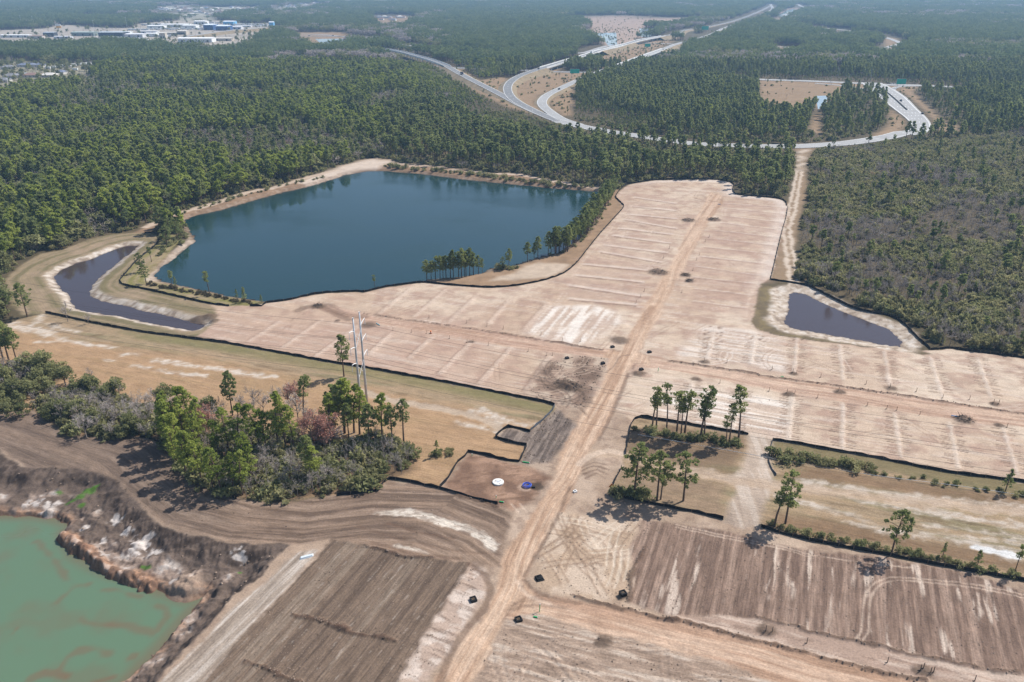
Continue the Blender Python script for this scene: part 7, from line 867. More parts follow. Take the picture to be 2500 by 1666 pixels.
i = np.nonzero(zl)[0]; pid[i] = choose(len(i), ['pine', 'pine1', 'pine2', 'lush0', 'lush1', 'oak0', 'oak1', 'bare0', 'bare1'], [2, 2, 2, 3.2, 3.2, 1, 1, .5, .5]); wd[i] *= 1.2
e = np.nonzero(zl & (grove > .58))[0]; pid[e] = choose(len(e), ['bare0', 'bare1', 'oak0', 'pine', 'redtree'], [3, 3, 2, 2, .25]); h[e] *= .8
i = np.nonzero(zc)[0]; pid[i] = choose(len(i), ['thin0', 'thin1', 'pine1', 'pine2', 'oak0'], [4, 4, 1.4, 1.4, .5])
i = np.nonzero(zr)[0]; pid[i] = choose(len(i), ['thin0', 'thin1', 'bare0', 'bare1', 'pine3', 'redtree'], [2, 2, 3, 3, 1.5, .12]); h[i] *= .72
br = np.isin(pid, [PID['bare0'], PID['bare1'], PID['oak0'], PID['oak1'], PID['redtree']]); h[br] *= .72
# trees stay low towards the ramps' verges
for (C, W), nm in zip(road_lines, L['hw']):
    if nm in ('flyover', 'rampb', 'rampc', 'loop', 'cross'):
        i = np.nonzero((np.abs(X - C[:, 0].mean()) < 700) & (np.abs(Y - C[:, 1].mean()) < 700))[0]; d, S, Tt = pdist(X[i], Y[i], C[::2].tolist(), st=True)
        acc = np.r_[0, np.cumsum(np.hypot(*np.diff(C[::2, :2], axis=0).T))]; zr_ = np.interp(S, acc, C[::2, 2]); cap = np.maximum(zr_ + .11 * (d - W.mean() / 2 - 6), 3.0)
        on = (d < 80) & ((nm not in ('loop', 'cross')) | (R.uniform(0, 1, len(i)) < np.where(X[i] < 250, .68, .8))); on &= ~((nm == 'flyover') & (S < 170)); h[i[on]] = np.minimum(h[i[on]], cap[on])
# the woods' nearest pines stand as trees of their own, the rest is the wood
dist = np.hypot(X, Y); ispine = ~br & ~zr; order = np.nonzero(ispine & (zl | (Y > 300)))[0]; order = order[np.argsort(dist[order])][:96]
for q in order:
    x, y = X[q], Y[q]
    grp = ('pine at the front edge of the left woods beside the pond and lake', 'front pines of the left woods') if x < -60 else ('pine at the front edge of the woods behind the lake', 'front pines of the woods behind the lake')
    plant('pinelush' if pid[q] in (PID['lush0'], PID['lush1']) else 'pine', float(x), float(y), float(h[q]), grp[0], grp[1], z=-.1)
rest = np.ones(len(X), bool); rest[order] = False; X, Y, pid, h, wd, zl = [q[rest] for q in (X, Y, pid, h, wd, zl)]; n = len(X)
for sel, nm, lab in ((zl, 'pine_forest', 'dense green pine wood covering the left half behind the lake'), (~zl, 'pine_forest', 'pine woods around the highway ramps and behind the lake')):
    s_ = np.nonzero(sel)[0]; sw = h[s_] * wd[s_]; scatter_object(nm, lab, 'forest', np.c_[X[s_], Y[s_], np.full(len(s_), -.1)], pid[s_], R.uniform(0, 6.28, len(s_)), np.c_[sw, sw, h[s_]])
# 2) undergrowth and the thicket on the right
X, Y = jgrid(-520, 560, 150, 800, 3.0); k = in_view(X, Y); X, Y = X[k], Y[k]; k = free(X, Y, 5, 2.5) & bank_ok(X, Y); X, Y = X[k], Y[k]
zr = inside(X, Y, L['zone_r']); zc = inside(X, Y, L['zone_c']); u = R.uniform(0, 1, len(X)); edge = (pdist(X, Y, L['bank_nw'], True) < 14) | (pdist(X, Y, L['lgrass'], True) < 26)
k = zr | (zc & (u < .6)) | (edge & (u < .7)) | ((u < .42) & (Y < 760)); X, Y, zr, zc = X[k], Y[k], zr[k], zc[k]
pid = choose(len(X), ['shrub0', 'shrub1', 'shrub2', 'bare0', 'bare1'], [4, 4, 3, .7, .7]); h = R.uniform(1.3, 3.2, len(X)); gz = fbm(X / 28, Y / 28, 411); h[zr] = (2.0 + 5.5 * np.clip(gz[zr] - .25, 0, 1)) * R.uniform(.7, 1.3, zr.sum())
gb = fbm(X / 55, Y / 40, 412); b = np.nonzero(zr & (gb > .53))[0]; pid[b] = choose(len(b), ['shrub0', 'shrub1', 'bare0', 'bare1', 'thin0'], [.6, .6, 3, 3, .15])
tb = np.isin(pid, [PID['bare0'], PID['bare1'], PID['thin0']]); h[tb] = np.maximum(h[tb] * 1.6, 4.5); sw = np.where(tb, h * .9, h * R.uniform(.75, 1.15, len(X)))
sw = np.where(tb, sw, np.minimum(sw, 2.9))
for sel, lab in ((zr, 'olive and grey thicket of shrubs and bare saplings filling the right side'), (~zr, 'scrubby undergrowth below the pines behind the lake')):
    s_ = np.nonzero(sel)[0]; scatter_object('undergrowth', lab, 'undergrowth', np.c_[X[s_], Y[s_], np.full(len(s_), -.05)], pid[s_], R.uniform(0, 6.28, len(s_)), np.c_[sw[s_], sw[s_], h[s_]])
# thicket floor of the grove and left clump
Xs = []; 
for poly, sp in ((L['grove_poly'], 2.0), (L['leftclump_poly'], 2.2)):
    a = np.array(poly); x, y = jgrid(a[:, 0].min(), a[:, 0].max(), a[:, 1].min(), a[:, 1].max(), sp); k = inside(x, y, poly); Xs.append(np.c_[x[k], y[k]])
XY = np.vstack(Xs); pid = choose(len(XY), ['shrub0', 'shrub1', 'shrub2', 'bare0', 'bare1'], [2.2, 2.2, 2.2, 2.2, 2.2]); h = R.uniform(1.2, 3.4, len(XY)); tb = np.isin(pid, [PID['bare0'], PID['bare1']]); h[tb] = R.uniform(4, 7.5, tb.sum())
sw = np.where(tb, h * .8, h * R.uniform(.8, 1.2, len(XY))); scatter_object('undergrowth', 'brushy undergrowth inside the pine grove and the left clump', 'undergrowth', np.c_[XY, np.full(len(XY), -.05)], pid, R.uniform(0, 6.28, len(XY)), np.c_[sw, sw, h])
# scrub and young pines on the highway verges, garden and yard trees far off
Xs = []
for nm, sp, keep in (('gore', 7, .16), ('inner', 6, .3), ('median', 8, .4), ('islandfield', 7, .08), ('east_verge', 6, .12), ('inner_e', 6, .2), ('embank_w', 6, .25), ('pale_field', 16, .15), ('lake_field', 10, .3)):
    a = np.array(L['clear'][nm]); x, y = jgrid(a[:, 0].min(), a[:, 0].max(), a[:, 1].min(), a[:, 1].max(), sp); k = inside(x, y, L['clear'][nm]) & (R.uniform(0, 1, len(x)) < keep) & ~near_road(x, y, 3); Xs.append(np.c_[x[k], y[k], np.zeros(k.sum())])
for poly, sp, keep in ((L['industrial'], 13, .14), (L['hood_near'], 9, .42)):
    a = np.array(poly); x, y = jgrid(a[:, 0].min(), a[:, 0].max(), a[:, 1].min(), a[:, 1].max(), sp); k = inside(x, y, poly) & (R.uniform(0, 1, len(x)) < keep); Xs.append(np.c_[x[k], y[k], np.ones(k.sum())])
P = np.vstack(Xs); f = P[:, 2] > 0; pid = choose(len(P), ['shrub0', 'shrub2', 'pine1', 'bare0', 'thin0'], [4, 4, 2, 1, .6]); i = np.nonzero(f)[0]; pid[i] = choose(len(i), ['oak0', 'oak1', 'bare0', 'bare1', 'pine2'], [2, 2, 2, 2, 1])
sh_ = np.isin(pid, [PID['shrub0'], PID['shrub2']]); h = np.where(sh_, R.uniform(1, 2.6, len(P)), R.uniform(3, 7, len(P))); h[f] = R.uniform(5, 10, f.sum()); scatter_object('verge_scrub', 'scattered scrub and young trees on the highway verges and distant yards', 'scrub', np.c_[P[:, :2], np.zeros(len(P))], pid, R.uniform(0, 6.28, len(P)), np.c_[h, h, h])
# 3) distant woods as far as the eye reaches
Xs = []
for y0, y1, sp in ((1250, 2400, 20.0), (2400, 4200, 27.0), (4200, 9000, 60.0)):
    x, y = jgrid(-6500, 6500, y0, y1, sp); k = in_view(x, y, 120); x, y = x[k], y[k]; k = free(x, y, 26); Xs.append(np.c_[x[k], y[k], np.full(k.sum(), sp / 22)])
P = np.vstack(Xs); g1 = fbm(P[:, 0] / 260, P[:, 1] / 260, 421); hood = np.zeros(len(P), bool)
for p in L['hood_far']: hood |= inside(P[:, 0], P[:, 1], p)
u = R.uniform(0, 1, len(P)); k = ~hood | (u < .13); k &= ~((g1 > .70) & (P[:, 1] > 2500) & (u < .6)); P, g1, hood = P[k], g1[k], hood[k]
pid = choose(len(P), ['patch0', 'patch1', 'patch2', 'patcholive'], [4, 4, 4, 1]); e = np.nonzero((g1 > .56) | hood)[0]; pid[e] = choose(len(e), ['patchgrey', 'patcholive', 'patch0'], [2, 2, 1])
sz = R.uniform(.85, 1.15, len(P)); sw = P[:, 2] * 1.02; scatter_object('distant_forest', 'hazy pine woods stretching to the horizon', 'forest', np.c_[P[:, :2], np.full(len(P), -.2)], pid, R.integers(0, 4, len(P)) * 1.5708, np.c_[sw, sw, sz * np.where(hood, .4, 1)])

# ---------------------------------------------------------------- clods and stones on the worked ground
cl = leaf_mat('soil_clods', tuple(alb(84, 70, 58)), tuple(alb(184, 160, 140)), .0)
rgc = np.random.default_rng(61); base = [(0, 0, 1), (.9, 0, .3), (.28, .85, .3), (-.72, .52, .3), (-.72, -.52, .3), (.28, -.85, .3), (0, 0, -.4)]
clod_f = [[0, 1, 2], [0, 2, 3], [0, 3, 4], [0, 4, 5], [0, 5, 1], [6, 2, 1], [6, 3, 2], [6, 4, 3], [6, 5, 4], [6, 1, 5]]
for k in range(2): proto('zclod%d' % k, [(np.array(base) * rgc.uniform(.7, 1.25, (7, 1)) * (1, 1, .8), clod_f)], [cl])
pts = []
for nm, num, lo, hi in (('field_w', 1500, .07, .2), ('field_e', 1500, .07, .2), ('haul', 900, .07, .22), ('pit', 450, .10, .4), ('southeast', 1000, .07, .22), ('tracks_e', 500, .06, .2), ('grey_soil', 400, .1, .3), ('dark_west', 500, .1, .35), ('pale_strip', 250, .06, .2), ('white_e', 300, .06, .15)):
    a = np.array(L[nm]); n = num * 3; x = R.uniform(a[:, 0].min(), a[:, 0].max(), n); y = R.uniform(max(90, a[:, 1].min()), a[:, 1].max(), n); k = inside(x, y, L[nm]) & in_view(x, y, 5) & ~inside(x, y, L['gpond']) & (fbm(x / 5, y / 5, 71) > .42); x, y = x[k][:num], y[k][:num]
    pts += [(p, q, zat(p, q), s_) for p, q, s_ in zip(x, y, lo + (hi - lo) * R.random(len(x)) ** 3)]
for w in L['windrows']:
    q = smooth_line(w, 1.0) if len(w) > 2 else np.array([np.array(w[0]) * (1 - t) + np.array(w[1]) * t for t in np.linspace(0, 1, 30)])
    for p in q:
        for _ in range(2): x, y = p + R.normal(0, .35, 2); pts.append((x, y, zat(x, y), R.uniform(.08, .26)))
pts = np.array(pts); sc_ = pts[:, 3]; scatter_object('soil_clods', 'brown clods and pale stones strewn over the worked ground', 'clods', pts[:, :3], choose(len(pts), ['zclod0', 'zclod1'], [1, 1]), R.uniform(0, 6.28, len(pts)), np.c_[sc_, sc_, sc_])
# ---------------------------------------------------------------- silt fences
for k, (lab, lines) in enumerate(L['fences']):
    pts = smooth_line(lines[0], 1.6) if len(lines[0]) > 2 else np.array([np.array(lines[0][0]) + (np.array(lines[0][1]) - lines[0][0]) * t for t in np.linspace(0, 1, 12)])
    n = len(pts); c0 = pts[0]; q = pts - c0; rr = np.random.default_rng(k); sag = .09 * (rr.normal(size=n)) + .10 * np.sin(np.arange(n) * 2.1); hgt = .85 if 'sagging' not in lab else .55
    d = np.gradient(q, axis=0); d /= np.linalg.norm(d, axis=1)[:, None] + 1e-9; nn = np.c_[-d[:, 1], d[:, 0]]
    off = .10 * np.sin(np.arange(n) * 1.7)[:, None] * nn
    r = empty('silt_fence', (c0[0], c0[1], 0)); tag(r, lab, 'fence')
    zb = -.35 if 'lake' not in lab else -1.0
    V = np.vstack([np.c_[q + nn * .03, np.full(n, zb)], np.c_[q + nn * .03 + off, hgt + sag], np.c_[q - nn * .03 + off, hgt + sag], np.c_[q - nn * .03, np.full(n, zb)]]); f = []
    for a in range(3): f += quads(a * n, (a + 1) * n, n)
    mb = MB(); mb.add(V, f); mb.build('fabric', M['bluefence'] if 'grey' in lab else M['fence'], r)
    ps = MB()
    for i in range(0, n, 2): x, y = q[i] - nn[i] * .12; ps.box(x - .04, x + .04, y - .04, y + .04, zb, hgt + .22)
    tag(ps.build('stakes', M['wood'], r), kind='stuff')
# ---------------------------------------------------------------- steel transmission poles and wires
P1 = np.array(L['poles'][0]); P2 = np.array(L['poles'][1]); HT = 30.1
fa = L['fences'][0][1][0]; ldir = np.array(fa[14]) - np.array(fa[4]); ldir /= np.linalg.norm(ldir)
r = empty('transmission_tower', (*P1, 0)); tag(r, 'pair of braced grey steel power poles rising from the pine grove edge', 'power pole')
e12 = P2 - P1; sep = np.linalg.norm(e12); ox = e12 / sep; arm_tips = []
for j, base in enumerate(((0, 0), tuple(e12))):
    mb = MB(); mb.lathe([(.42, -.3), (.36, 10), (.28, 20), (.19, HT)], 12, base); mb.build('steel_pole', M['steel'], r, smooth=True)
    mb = MB(); mb.lathe([(.24, HT - .1), (.24, HT + .1)], 10, base); mb.tube([(base[0], base[1], HT + .05), (base[0] + .5, base[1], HT + .3)], .05, 5); mb.build('pole_cap', M['white'], r)
    sg = 1 if j else -1
    for za in (25.6, 20.4, 15.2):
        o = ox * sg; tip = np.array((*(np.array(base) + o * 3.4), za + 1.3)); mid = np.array((*(np.array(base) + o * 1.8), za + 1.0))
        mb = MB(); mb.tube([(*base, za), tuple((np.array((*base, za)) + mid) / 2 + (0, 0, .2)), tuple(mid), tuple(tip)], [.14, .13, .11, .08], 6); mb.build('cross_arm', M['white'], r)
        mb = MB(); mb.tube([tuple(tip), tuple(tip - (0, 0, 2.2))], .045, 6)
        for z in np.linspace(.5, 2.0, 6): mb.lathe([(.11, tip[2] - z - .04), (.11, tip[2] - z + .04)], 6, (tip[0], tip[1]))
        mb.build('insulator', M['steel'], r); arm_tips.append(tip - (0, 0, 2.2) + (*P1, 0))
for za, zb in ((25.0, 20.6), (20.6, 25.0), (14.8, 10.4), (10.4, 14.8)):
    mb = MB(); s_ = .06 if za > zb else -.06; nrm = np.array((-ox[1], ox[0])) * s_ * 3; mb.tube([(nrm[0], nrm[1], za), (e12[0] + nrm[0], e12[1] + nrm[1], zb)], .07, 5); mb.build('brace', M['white'], r)
wl = ['lower near', 'middle near', 'upper near', 'lower far', 'middle far', 'upper far']
WIRE = mat('dark_wire', (.07, .07, .075), .6)
def wire(a, sag, rad, label, span=230):
    pts = []
    for t in np.linspace(-1, 1, 41):
        u = abs(t); pts.append((a[0] + ldir[0] * span * t, a[1] + ldir[1] * span * t, a[2] - sag * 4 * u * (1 - u)))
    mb = MB(); mb.tube([np.array(p) - a for p in pts], rad, 4); o = mb.build('power_line', WIRE, None, tuple(a)); tag(o, label, 'wire', 'conductors of the transmission line')
for i, t in enumerate(arm_tips): wire(t, 4.0, .032, '%s thin overhead wire from the %s steel pole along the corridor' % (('top', 'middle', 'bottom')[i % 3], ('right', 'left')[i // 3]))
c_a = np.array((43.5, 190.0, 0)); 
mb = MB(); pw = smooth_line(L['cable'], 6); mb.tube([(p[0] - pw[0][0], p[1] - pw[0][1], .55) for p in pw], .05, 5); tag(mb.build('cable', M['white'], None, (pw[0][0], pw[0][1], 0)), 'pale cable stretched just above the grass below the eastern lots', 'cable')
# ---------------------------------------------------------------- things on the building site
x, y = L['slab']; r = empty('manhole_slab', (x, y, zat(x, y) + .02)); tag(r, 'round white concrete lid lying on the brown pad', 'manhole')
mb = MB(); mb.lathe([(1.5, -.2), (1.5, .26), (1.44, .32), (.001, .32)], 32); mb.build('lid', M['concrete'], r)
mb = MB(); mb.box(-.42, .42, -.3, .35, .325, .37); mb.build('hatch', M['steel'], r)
for a, b in ((-.8, .1), (-.6, .55), (.55, .5), (.3, -.9)): mb = MB(); mb.lathe([(.13, .322), (.13, .345)], 10, (a, b)); mb.build('lifting_hole', M['black'], r)
x, y = L['coil']; r = empty('pipe_coil', (x, y, zat(x, y) + .02)); tag(r, 'blue ring of coiled pipe beside the wet dark hole on the pad', 'pipe')
for i, (R_, z) in enumerate(((1.12, .10), (1.02, .28), (1.12, .44), (.98, .58), (.55, .5))): mb = MB(); mb.ring(R_, .075, z, 32, 6, (.05 * i, -.04 * i)); mb.build('hoop', M['bluep'], r, smooth=True)
for a in np.arange(6) * 1.047: mb = MB(); mb.tube([(math.cos(a) * .55, math.sin(a) * .55, .5), (math.cos(a) * 1.05, math.sin(a) * 1.05, .45)], .04, 5); mb.build('spoke', M['bluep'], r)
mb = MB(); mb.box(1.3, 2.2, -.9, -.5, -.1, .35); mb.build('hole_cover', M['black'], r)
for x, y, lab in L['inlets']:
    r = empty('drain_inlet', (x, y, zat(x, y)), .4); s_ = .66 if y < 150 else .6; tag(r, 'square black storm drain box ' + lab, 'drain')
    for x0, x1, y0, y1 in ((-s_, s_, -s_, -s_ + .16), (-s_, s_, s_ - .16, s_), (-s_, -s_ + .16, -s_ + .16, s_ - .16), (s_ - .16, s_, -s_ + .16, s_ - .16)): mb = MB(); mb.box(x0, x1, y0, y1, -.4, .55); mb.build('side_wall', M['black'], r)
    mb = MB(); mb.box(-s_ + .17, s_ - .17, -s_ + .17, s_ - .17, -.4, .3 if y < 150 else .42); mb.build('floor_slab', M['black'], r)
    if 'fabric' in lab: mb = MB(); mb.add([(-1.05, -.9, .05), (.9, -1.0, .1), (1.0, .8, .05), (-.7, 1.1, .08), (-.1, .05, .78), (.35, -.2, .7)], [[0, 1, 5, 4], [1, 2, 5], [2, 3, 4, 5], [3, 0, 4]]); mb.build('fabric_cover', M['fence'], r)
    elif y < 150:
        for b in (-.2, .12): mb = MB(); mb.box(-.36, .3, b, b + .1, .28, .44); mb.build('plank', M['wood'], r)
SR = ['in the dark soil', 'on the bare lots']
def sroad(x, y): return 'striped field road' if y < 165 else 'east lots road' if x > 30 and y < 300 else 'west lots road' if y < 300 else 'northern lots road'
rk = ranks(L['stakes'], lambda t: sroad(*t))
for n, (x, y) in enumerate(L['stakes']):
    hh = 1.5; r = empty('survey_stake', (x, y, zat(x, y) - .05))
    tag(r, rk.get(n, '') + 'thin survey stake beside the ' + sroad(x, y), 'stake', 'survey stakes')
    mb = MB(); mb.box(-.05, .05, -.05, .05, 0, hh); mb.build('post', M['wood'] if y > 165 else M['brush'], r); mb = MB(); mb.box(-.5, .06, -.03, .03, .0, .16); mb.build('lath', M['brush'], r)
for x, y, ln, c, lab in L['smallpipes']:
    mb = MB(); v = []; n = 10
    mb.tube([(-ln / 2, 0, .16), (ln / 2, 0, .16)], .14, n, False); mb.tube([(ln / 2, 0, .16), (-ln / 2, 0, .16)], .11, n, False); r = mb.build('pipe', M[{'green': 'green', 'blue': 'bluepipe', 'teal': 'teal'}[c]], None, (x, y, zat(x, y) + .02), -.25 if c != 'teal' else -.9, True); tag(r, lab, 'pipe')
    mb = MB(); mb.ring(.14, .03, 0, 10, 5); o = mb.build('collar', M['white'], r); o.rotation_euler = (0, math.pi / 2, 0); o.location = (ln / 2, 0, .16)
for x, y, hh, lab in L['posts']:
    r = empty('marker_post', (x, y, zat(x, y) - .1)); tag(r, lab, 'post'); mb = MB(); mb.tube([(0, 0, 0), (.04, 0, hh)], .08, 8); mb.build('post', M['green'], r); mb = MB(); mb.lathe([(.1, hh - .1), (.1, hh + .02), (.03, hh + .08)], 8, (.04, 0)); mb.build('cap', M['white'], r)
x, y = L['sign_or']; r = empty('road_sign', (x, y, zat(x, y) + .02), .35); tag(r, 'orange diamond work sign on a stand at the silt fence corner', 'sign')
mb = MB(); mb.add([(0, .02, 1.0), (.75, .02, 1.75), (0, .02, 2.5), (-.75, .02, 1.75), (0, -.02, 1.0), (.75, -.02, 1.75), (0, -.02, 2.5), (-.75, -.02, 1.75)], [[0, 1, 2, 3], [7, 6, 5, 4], [0, 4, 5, 1], [1, 5, 6, 2], [2, 6, 7, 3], [3, 7, 4, 0]]); mb.build('panel', M['orange'], r)
mb = MB(); mb.tube([(0, .06, 0), (0, .06, 2.2)], .035, 6); mb.build('post', M['steel'], r)
for a in (-.5, .5): mb = MB(); mb.tube([(0, .06, .5), (a, .3, 0)], .03, 5); mb.build('leg', M['steel'], r)
x, y = L['meter']; r = empty('meter_box', (x, y, zat(x, y) + .02), .5); tag(r, 'small white box frame right of the main dirt road', 'box'); mb = MB(); mb.box(-.45, .45, -.4, .4, -.1, .35); mb.build('case', M['white'], r); mb = MB(); mb.box(-.25, .25, -.2, .2, .3, .37); mb.build('opening', M['black'], r)
x, y = L['barrel']; r = empty('traffic_barrel', (x, y, zat(x, y) + .02)); tag(r, 'orange traffic barrel beside the west lots road', 'barrel'); mb = MB(); mb.lathe([(.34, 0), (.32, .5), (.26, 1.0), (.2, 1.05)], 12); mb.build('drum', M['orange'], r); mb = MB(); mb.lathe([(.335, .45), (.305, .65)], 12); mb.build('band', M['white'], r); mb = MB(); mb.lathe([(.5, 0), (.45, .08)], 12); mb.build('base', M['black'], r)
x, y = L['flag']; r = empty('marker_flag', (x, y, zat(x, y) + .02)); tag(r, 'small pink marker flag in the grass patch beside the twin pine', 'flag'); mb = MB(); mb.tube([(0, 0, 0), (0, 0, 1.2)], .03, 5); mb.build('stick', M['wood'], r); mb = MB(); mb.add([(0, 0, .7), (.5, .06, .75), (.5, .06, 1.15), (0, 0, 1.2), (0, .02, .7), (.5, .08, .75), (.5, .08, 1.15), (0, .02, 1.2)], [[0, 1, 2, 3], [7, 6, 5, 4], [0, 4, 5, 1], [1, 5, 6, 2], [2, 6, 7, 3], [3, 7, 4, 0]]); mb.build('cloth', M['pink'], r)
PL = ['left of the upper lots road', 'right of the upper lots road', 'at the middle of the upper lots road', 'small, right of the lots road', 'smaller, below it right of the lots road', 'near the lake end of the west lots', 'in the churned ground west of the crossroads', 'second in the churned ground west of the crossroads', 'with the blue pipe on the east road']
for k, (x, y, rad, h) in enumerate(L['piles'][:9]):
    rr = np.random.default_rng(500 + k); r = empty('brush_pile', (x, y, .05)); tag(r, 'brown heap of soil and brush ' + PL[k], 'brush pile', None); mb = MB()
    for j in range(46):
        a = rr.uniform(0, 6.28); q = rad * .8 * rr.random() ** .7; p = np.array((math.cos(a) * q, math.sin(a) * q, .1 + h * (1 - q / rad) * .9)); dd = rr.normal(size=3); dd[2] *= .4; dd /= np.linalg.norm(dd); mb.tube([p, p + dd * rr.uniform(.6, 1.8)], [.09, .03], 4)
    tag(mb.build('branches', M['brush'], r), kind='stuff')
    mb = MB(); 
    for j in range(7): a = rr.uniform(0, 6.28); q = rad * .5 * rr.random(); mb.lathe([(.5, 0), (.42, h * .5), (.15, h * .75)], 6, (math.cos(a) * q, math.sin(a) * q))
    tag(mb.build('clods', M['brush'], r), kind='stuff')
mb = MB(); rr = np.random.default_rng(9); x, y = L['rubble']
mb.add([(-1.6, -.3, 0), (1.5, -.5, 0), (1.8, .4, 0), (-1.3, .5, 0), (-1.3, -.2, .4), (1.3, -.3, .35), (1.5, .2, .35), (-1.1, .35, .45)], [[3, 2, 1, 0], [4, 5, 6, 7], [0, 1, 5, 4], [1, 2, 6, 5], [2, 3, 7, 6], [3, 0, 4, 7]]); o = mb.build('plastic_sheet', M['teal'], None, (x, y, 0), .5); o.data.materials[0] = mat('pale_sheet', (.5, .55, .58), .5); tag(o, 'crumpled pale sheet at the top of the pale haul strip', 'sheet')
# ---------------------------------------------------------------- highway furniture
for x, y, w, h, lab, z in L['gsign']:
    r = empty('road_sign', (x, y, 0)); tag(r, lab, 'sign'); mb = MB(); mb.box(-w / 2, w / 2, -.08, .08, z, z + h); mb.build('panel', M['signgreen'], r)
    for a in (-w * .35, w * .35): mb = MB(); mb.tube([(a, .3, 0), (a, .3, z + h)], .22, 6); mb.build('post', M['steel'], r)
    for x0, x1, z0, z1 in ((-w / 2, w / 2, z - .12, z), (-w / 2, w / 2, z + h, z + h + .12), (-w / 2 - .12, -w / 2, z - .12, z + h + .12), (w / 2, w / 2 + .12, z - .12, z + h + .12)): mb = MB(); mb.box(x0, x1, -.1, .1, z0, z1); mb.build('border', M['white'], r)
rk = ranks(L['lamps'], lambda t: t[1] > 1500 and t[0] < 0)
for n, (x, y, h, _) in enumerate(L['lamps']):
    far = y > 1500 and x < 0; r = empty('lamp_post', (x, y, 0)); tag(r, rk.get(n, '') + 'tall floodlight mast in the yards at upper left' if far and x < 0 else rk.get(n, '') + 'grey lamp post beside the highway ramps', 'lamp post', 'floodlight masts' if far and x < 0 else 'highway lamp posts')
    mb = MB(); mb.tube([(0, 0, 0), (0, 0, h)], [.32 if far else .22, .2 if far else .12], 6); mb.build('mast', M['steel'], r)
    mb = MB(); mb.box(-1.2, 1.2, -.4, .4, h - .1, h + .5) if far else mb.tube([(0, 0, h - .2), (1.8, 0, h + .1)], .1, 5); mb.build('lamp_head', M['white'] if far else M['steel'], r)
def vehicle(x, y, z, hd, kind, lab):
    bc = dict(dark=(.02, .02, .025), white=(.7, .7, .68), dump=(.02, .03, .09), box=(.75, .75, .74), pickup=(.7, .7, .7), pickupdark=(.03, .03, .035))[kind]; m_ = mat('car_paint', bc, .3, spec=.5)
    ln, w, hh = dict(dump=(8.5, 2.5, 3.0), box=(10, 2.6, 3.6)).get(kind, (4.7, 1.85, 1.45) if 'pickup' not in kind else (5.6, 1.95, 1.8))
    r = empty({'dump': 'dump_truck', 'box': 'box_truck'}.get(kind, 'pickup_truck' if 'pickup' in kind else 'car'), (x, y, z), hd); tag(r, lab, 'truck' if kind in ('dump', 'box') else 'pickup' if 'pickup' in kind else 'car')
    a, b = ln / 2, w / 2
    if kind in ('dump', 'box'):
        mb = MB(); mb.box(-a, a - 2.4, -b, b, .9, hh) if kind == 'box' else mb.add([(-a, -b, 1.0), (a - 2.6, -b, 1.0), (a - 2.6, b, 1.0), (-a, b, 1.0), (-a - .3, -b, 2.6), (a - 2.2, -b, 3.0), (a - 2.2, b, 3.0), (-a - .3, b, 2.6)], [[0, 3, 2, 1], [4, 5, 6, 7], [0, 1, 5, 4], [1, 2, 6, 5], [2, 3, 7, 6], [3, 0, 4, 7]]); mb.build('cargo_box' if kind == 'box' else 'dump_bed', M['white'] if kind == 'box' else M['black'], r)
        mb = MB(); mb.add([(a - 2.2, -b, .6), (a, -b, .6), (a, b, .6), (a - 2.2, b, .6), (a - 2.2, -b, 2.6), (a - .7, -b, 2.6), (a - .7, b, 2.6), (a - 2.2, b, 2.6), (a, -b, 1.5), (a, b, 1.5)], [[0, 3, 2, 1], [4, 5, 6, 7], [0, 1, 8, 5, 4], [2, 3, 7, 6, 9], [1, 2, 9, 8], [3, 0, 4, 7], [8, 9, 6, 5]]); mb.build('cab', m_, r)
        mb = MB(); mb.add([(a - .02, -b * .85, 1.6), (a - .02, b * .85, 1.6), (a - .6, b * .85, 2.5), (a - .6, -b * .85, 2.5)], [[0, 1, 2, 3]]); mb.build('windscreen', M['glass'], r); ws = (-a + 1.2, -a + 2.6, a - 1.0)
    else:
        mb = MB(); mb.add([(-a, -b, .35), (a, -b, .35), (a, b, .35), (-a, b, .35), (-a, -b, .9), (a, -b, .8), (a, b, .8), (-a, b, .9)], [[0, 3, 2, 1], [4, 5, 6, 7], [0, 1, 5, 4], [1, 2, 6, 5], [2, 3, 7, 6], [3, 0, 4, 7]]); mb.build('body', m_, r)
        c0, c1 = (-a * .75, a * .35) if 'pickup' not in kind else (-a * .1, a * .45); mb = MB(); mb.add([(c0, -b * .95, .85), (c1, -b * .95, .82), (c1, b * .95, .82), (c0, b * .95, .85), (c0 + .5, -b * .78, hh), (c1 - .8, -b * .78, hh), (c1 - .8, b * .78, hh), (c0 + .5, b * .78, hh)], [[0, 1, 5, 4], [1, 2, 6, 5], [2, 3, 7, 6], [3, 0, 4, 7]]); mb.build('windows', M['glass'], r)
        mb = MB(); mb.box(c0 + .45, c1 - .75, -b * .8, b * .8, hh - .02, hh + .06); mb.build('roof', m_, r); ws = (-a * .62, a * .62)
    for wx in ws:
        for sy in (-1, 1): mb = MB(); mb.tube([(wx, sy * (b - .22), .36), (wx, sy * (b + .02), .36)], .36 if kind not in ('dump', 'box') else .5, 10); mb.build('wheel', M['tyre'], r)
for v in L['veh']: vehicle(*v)
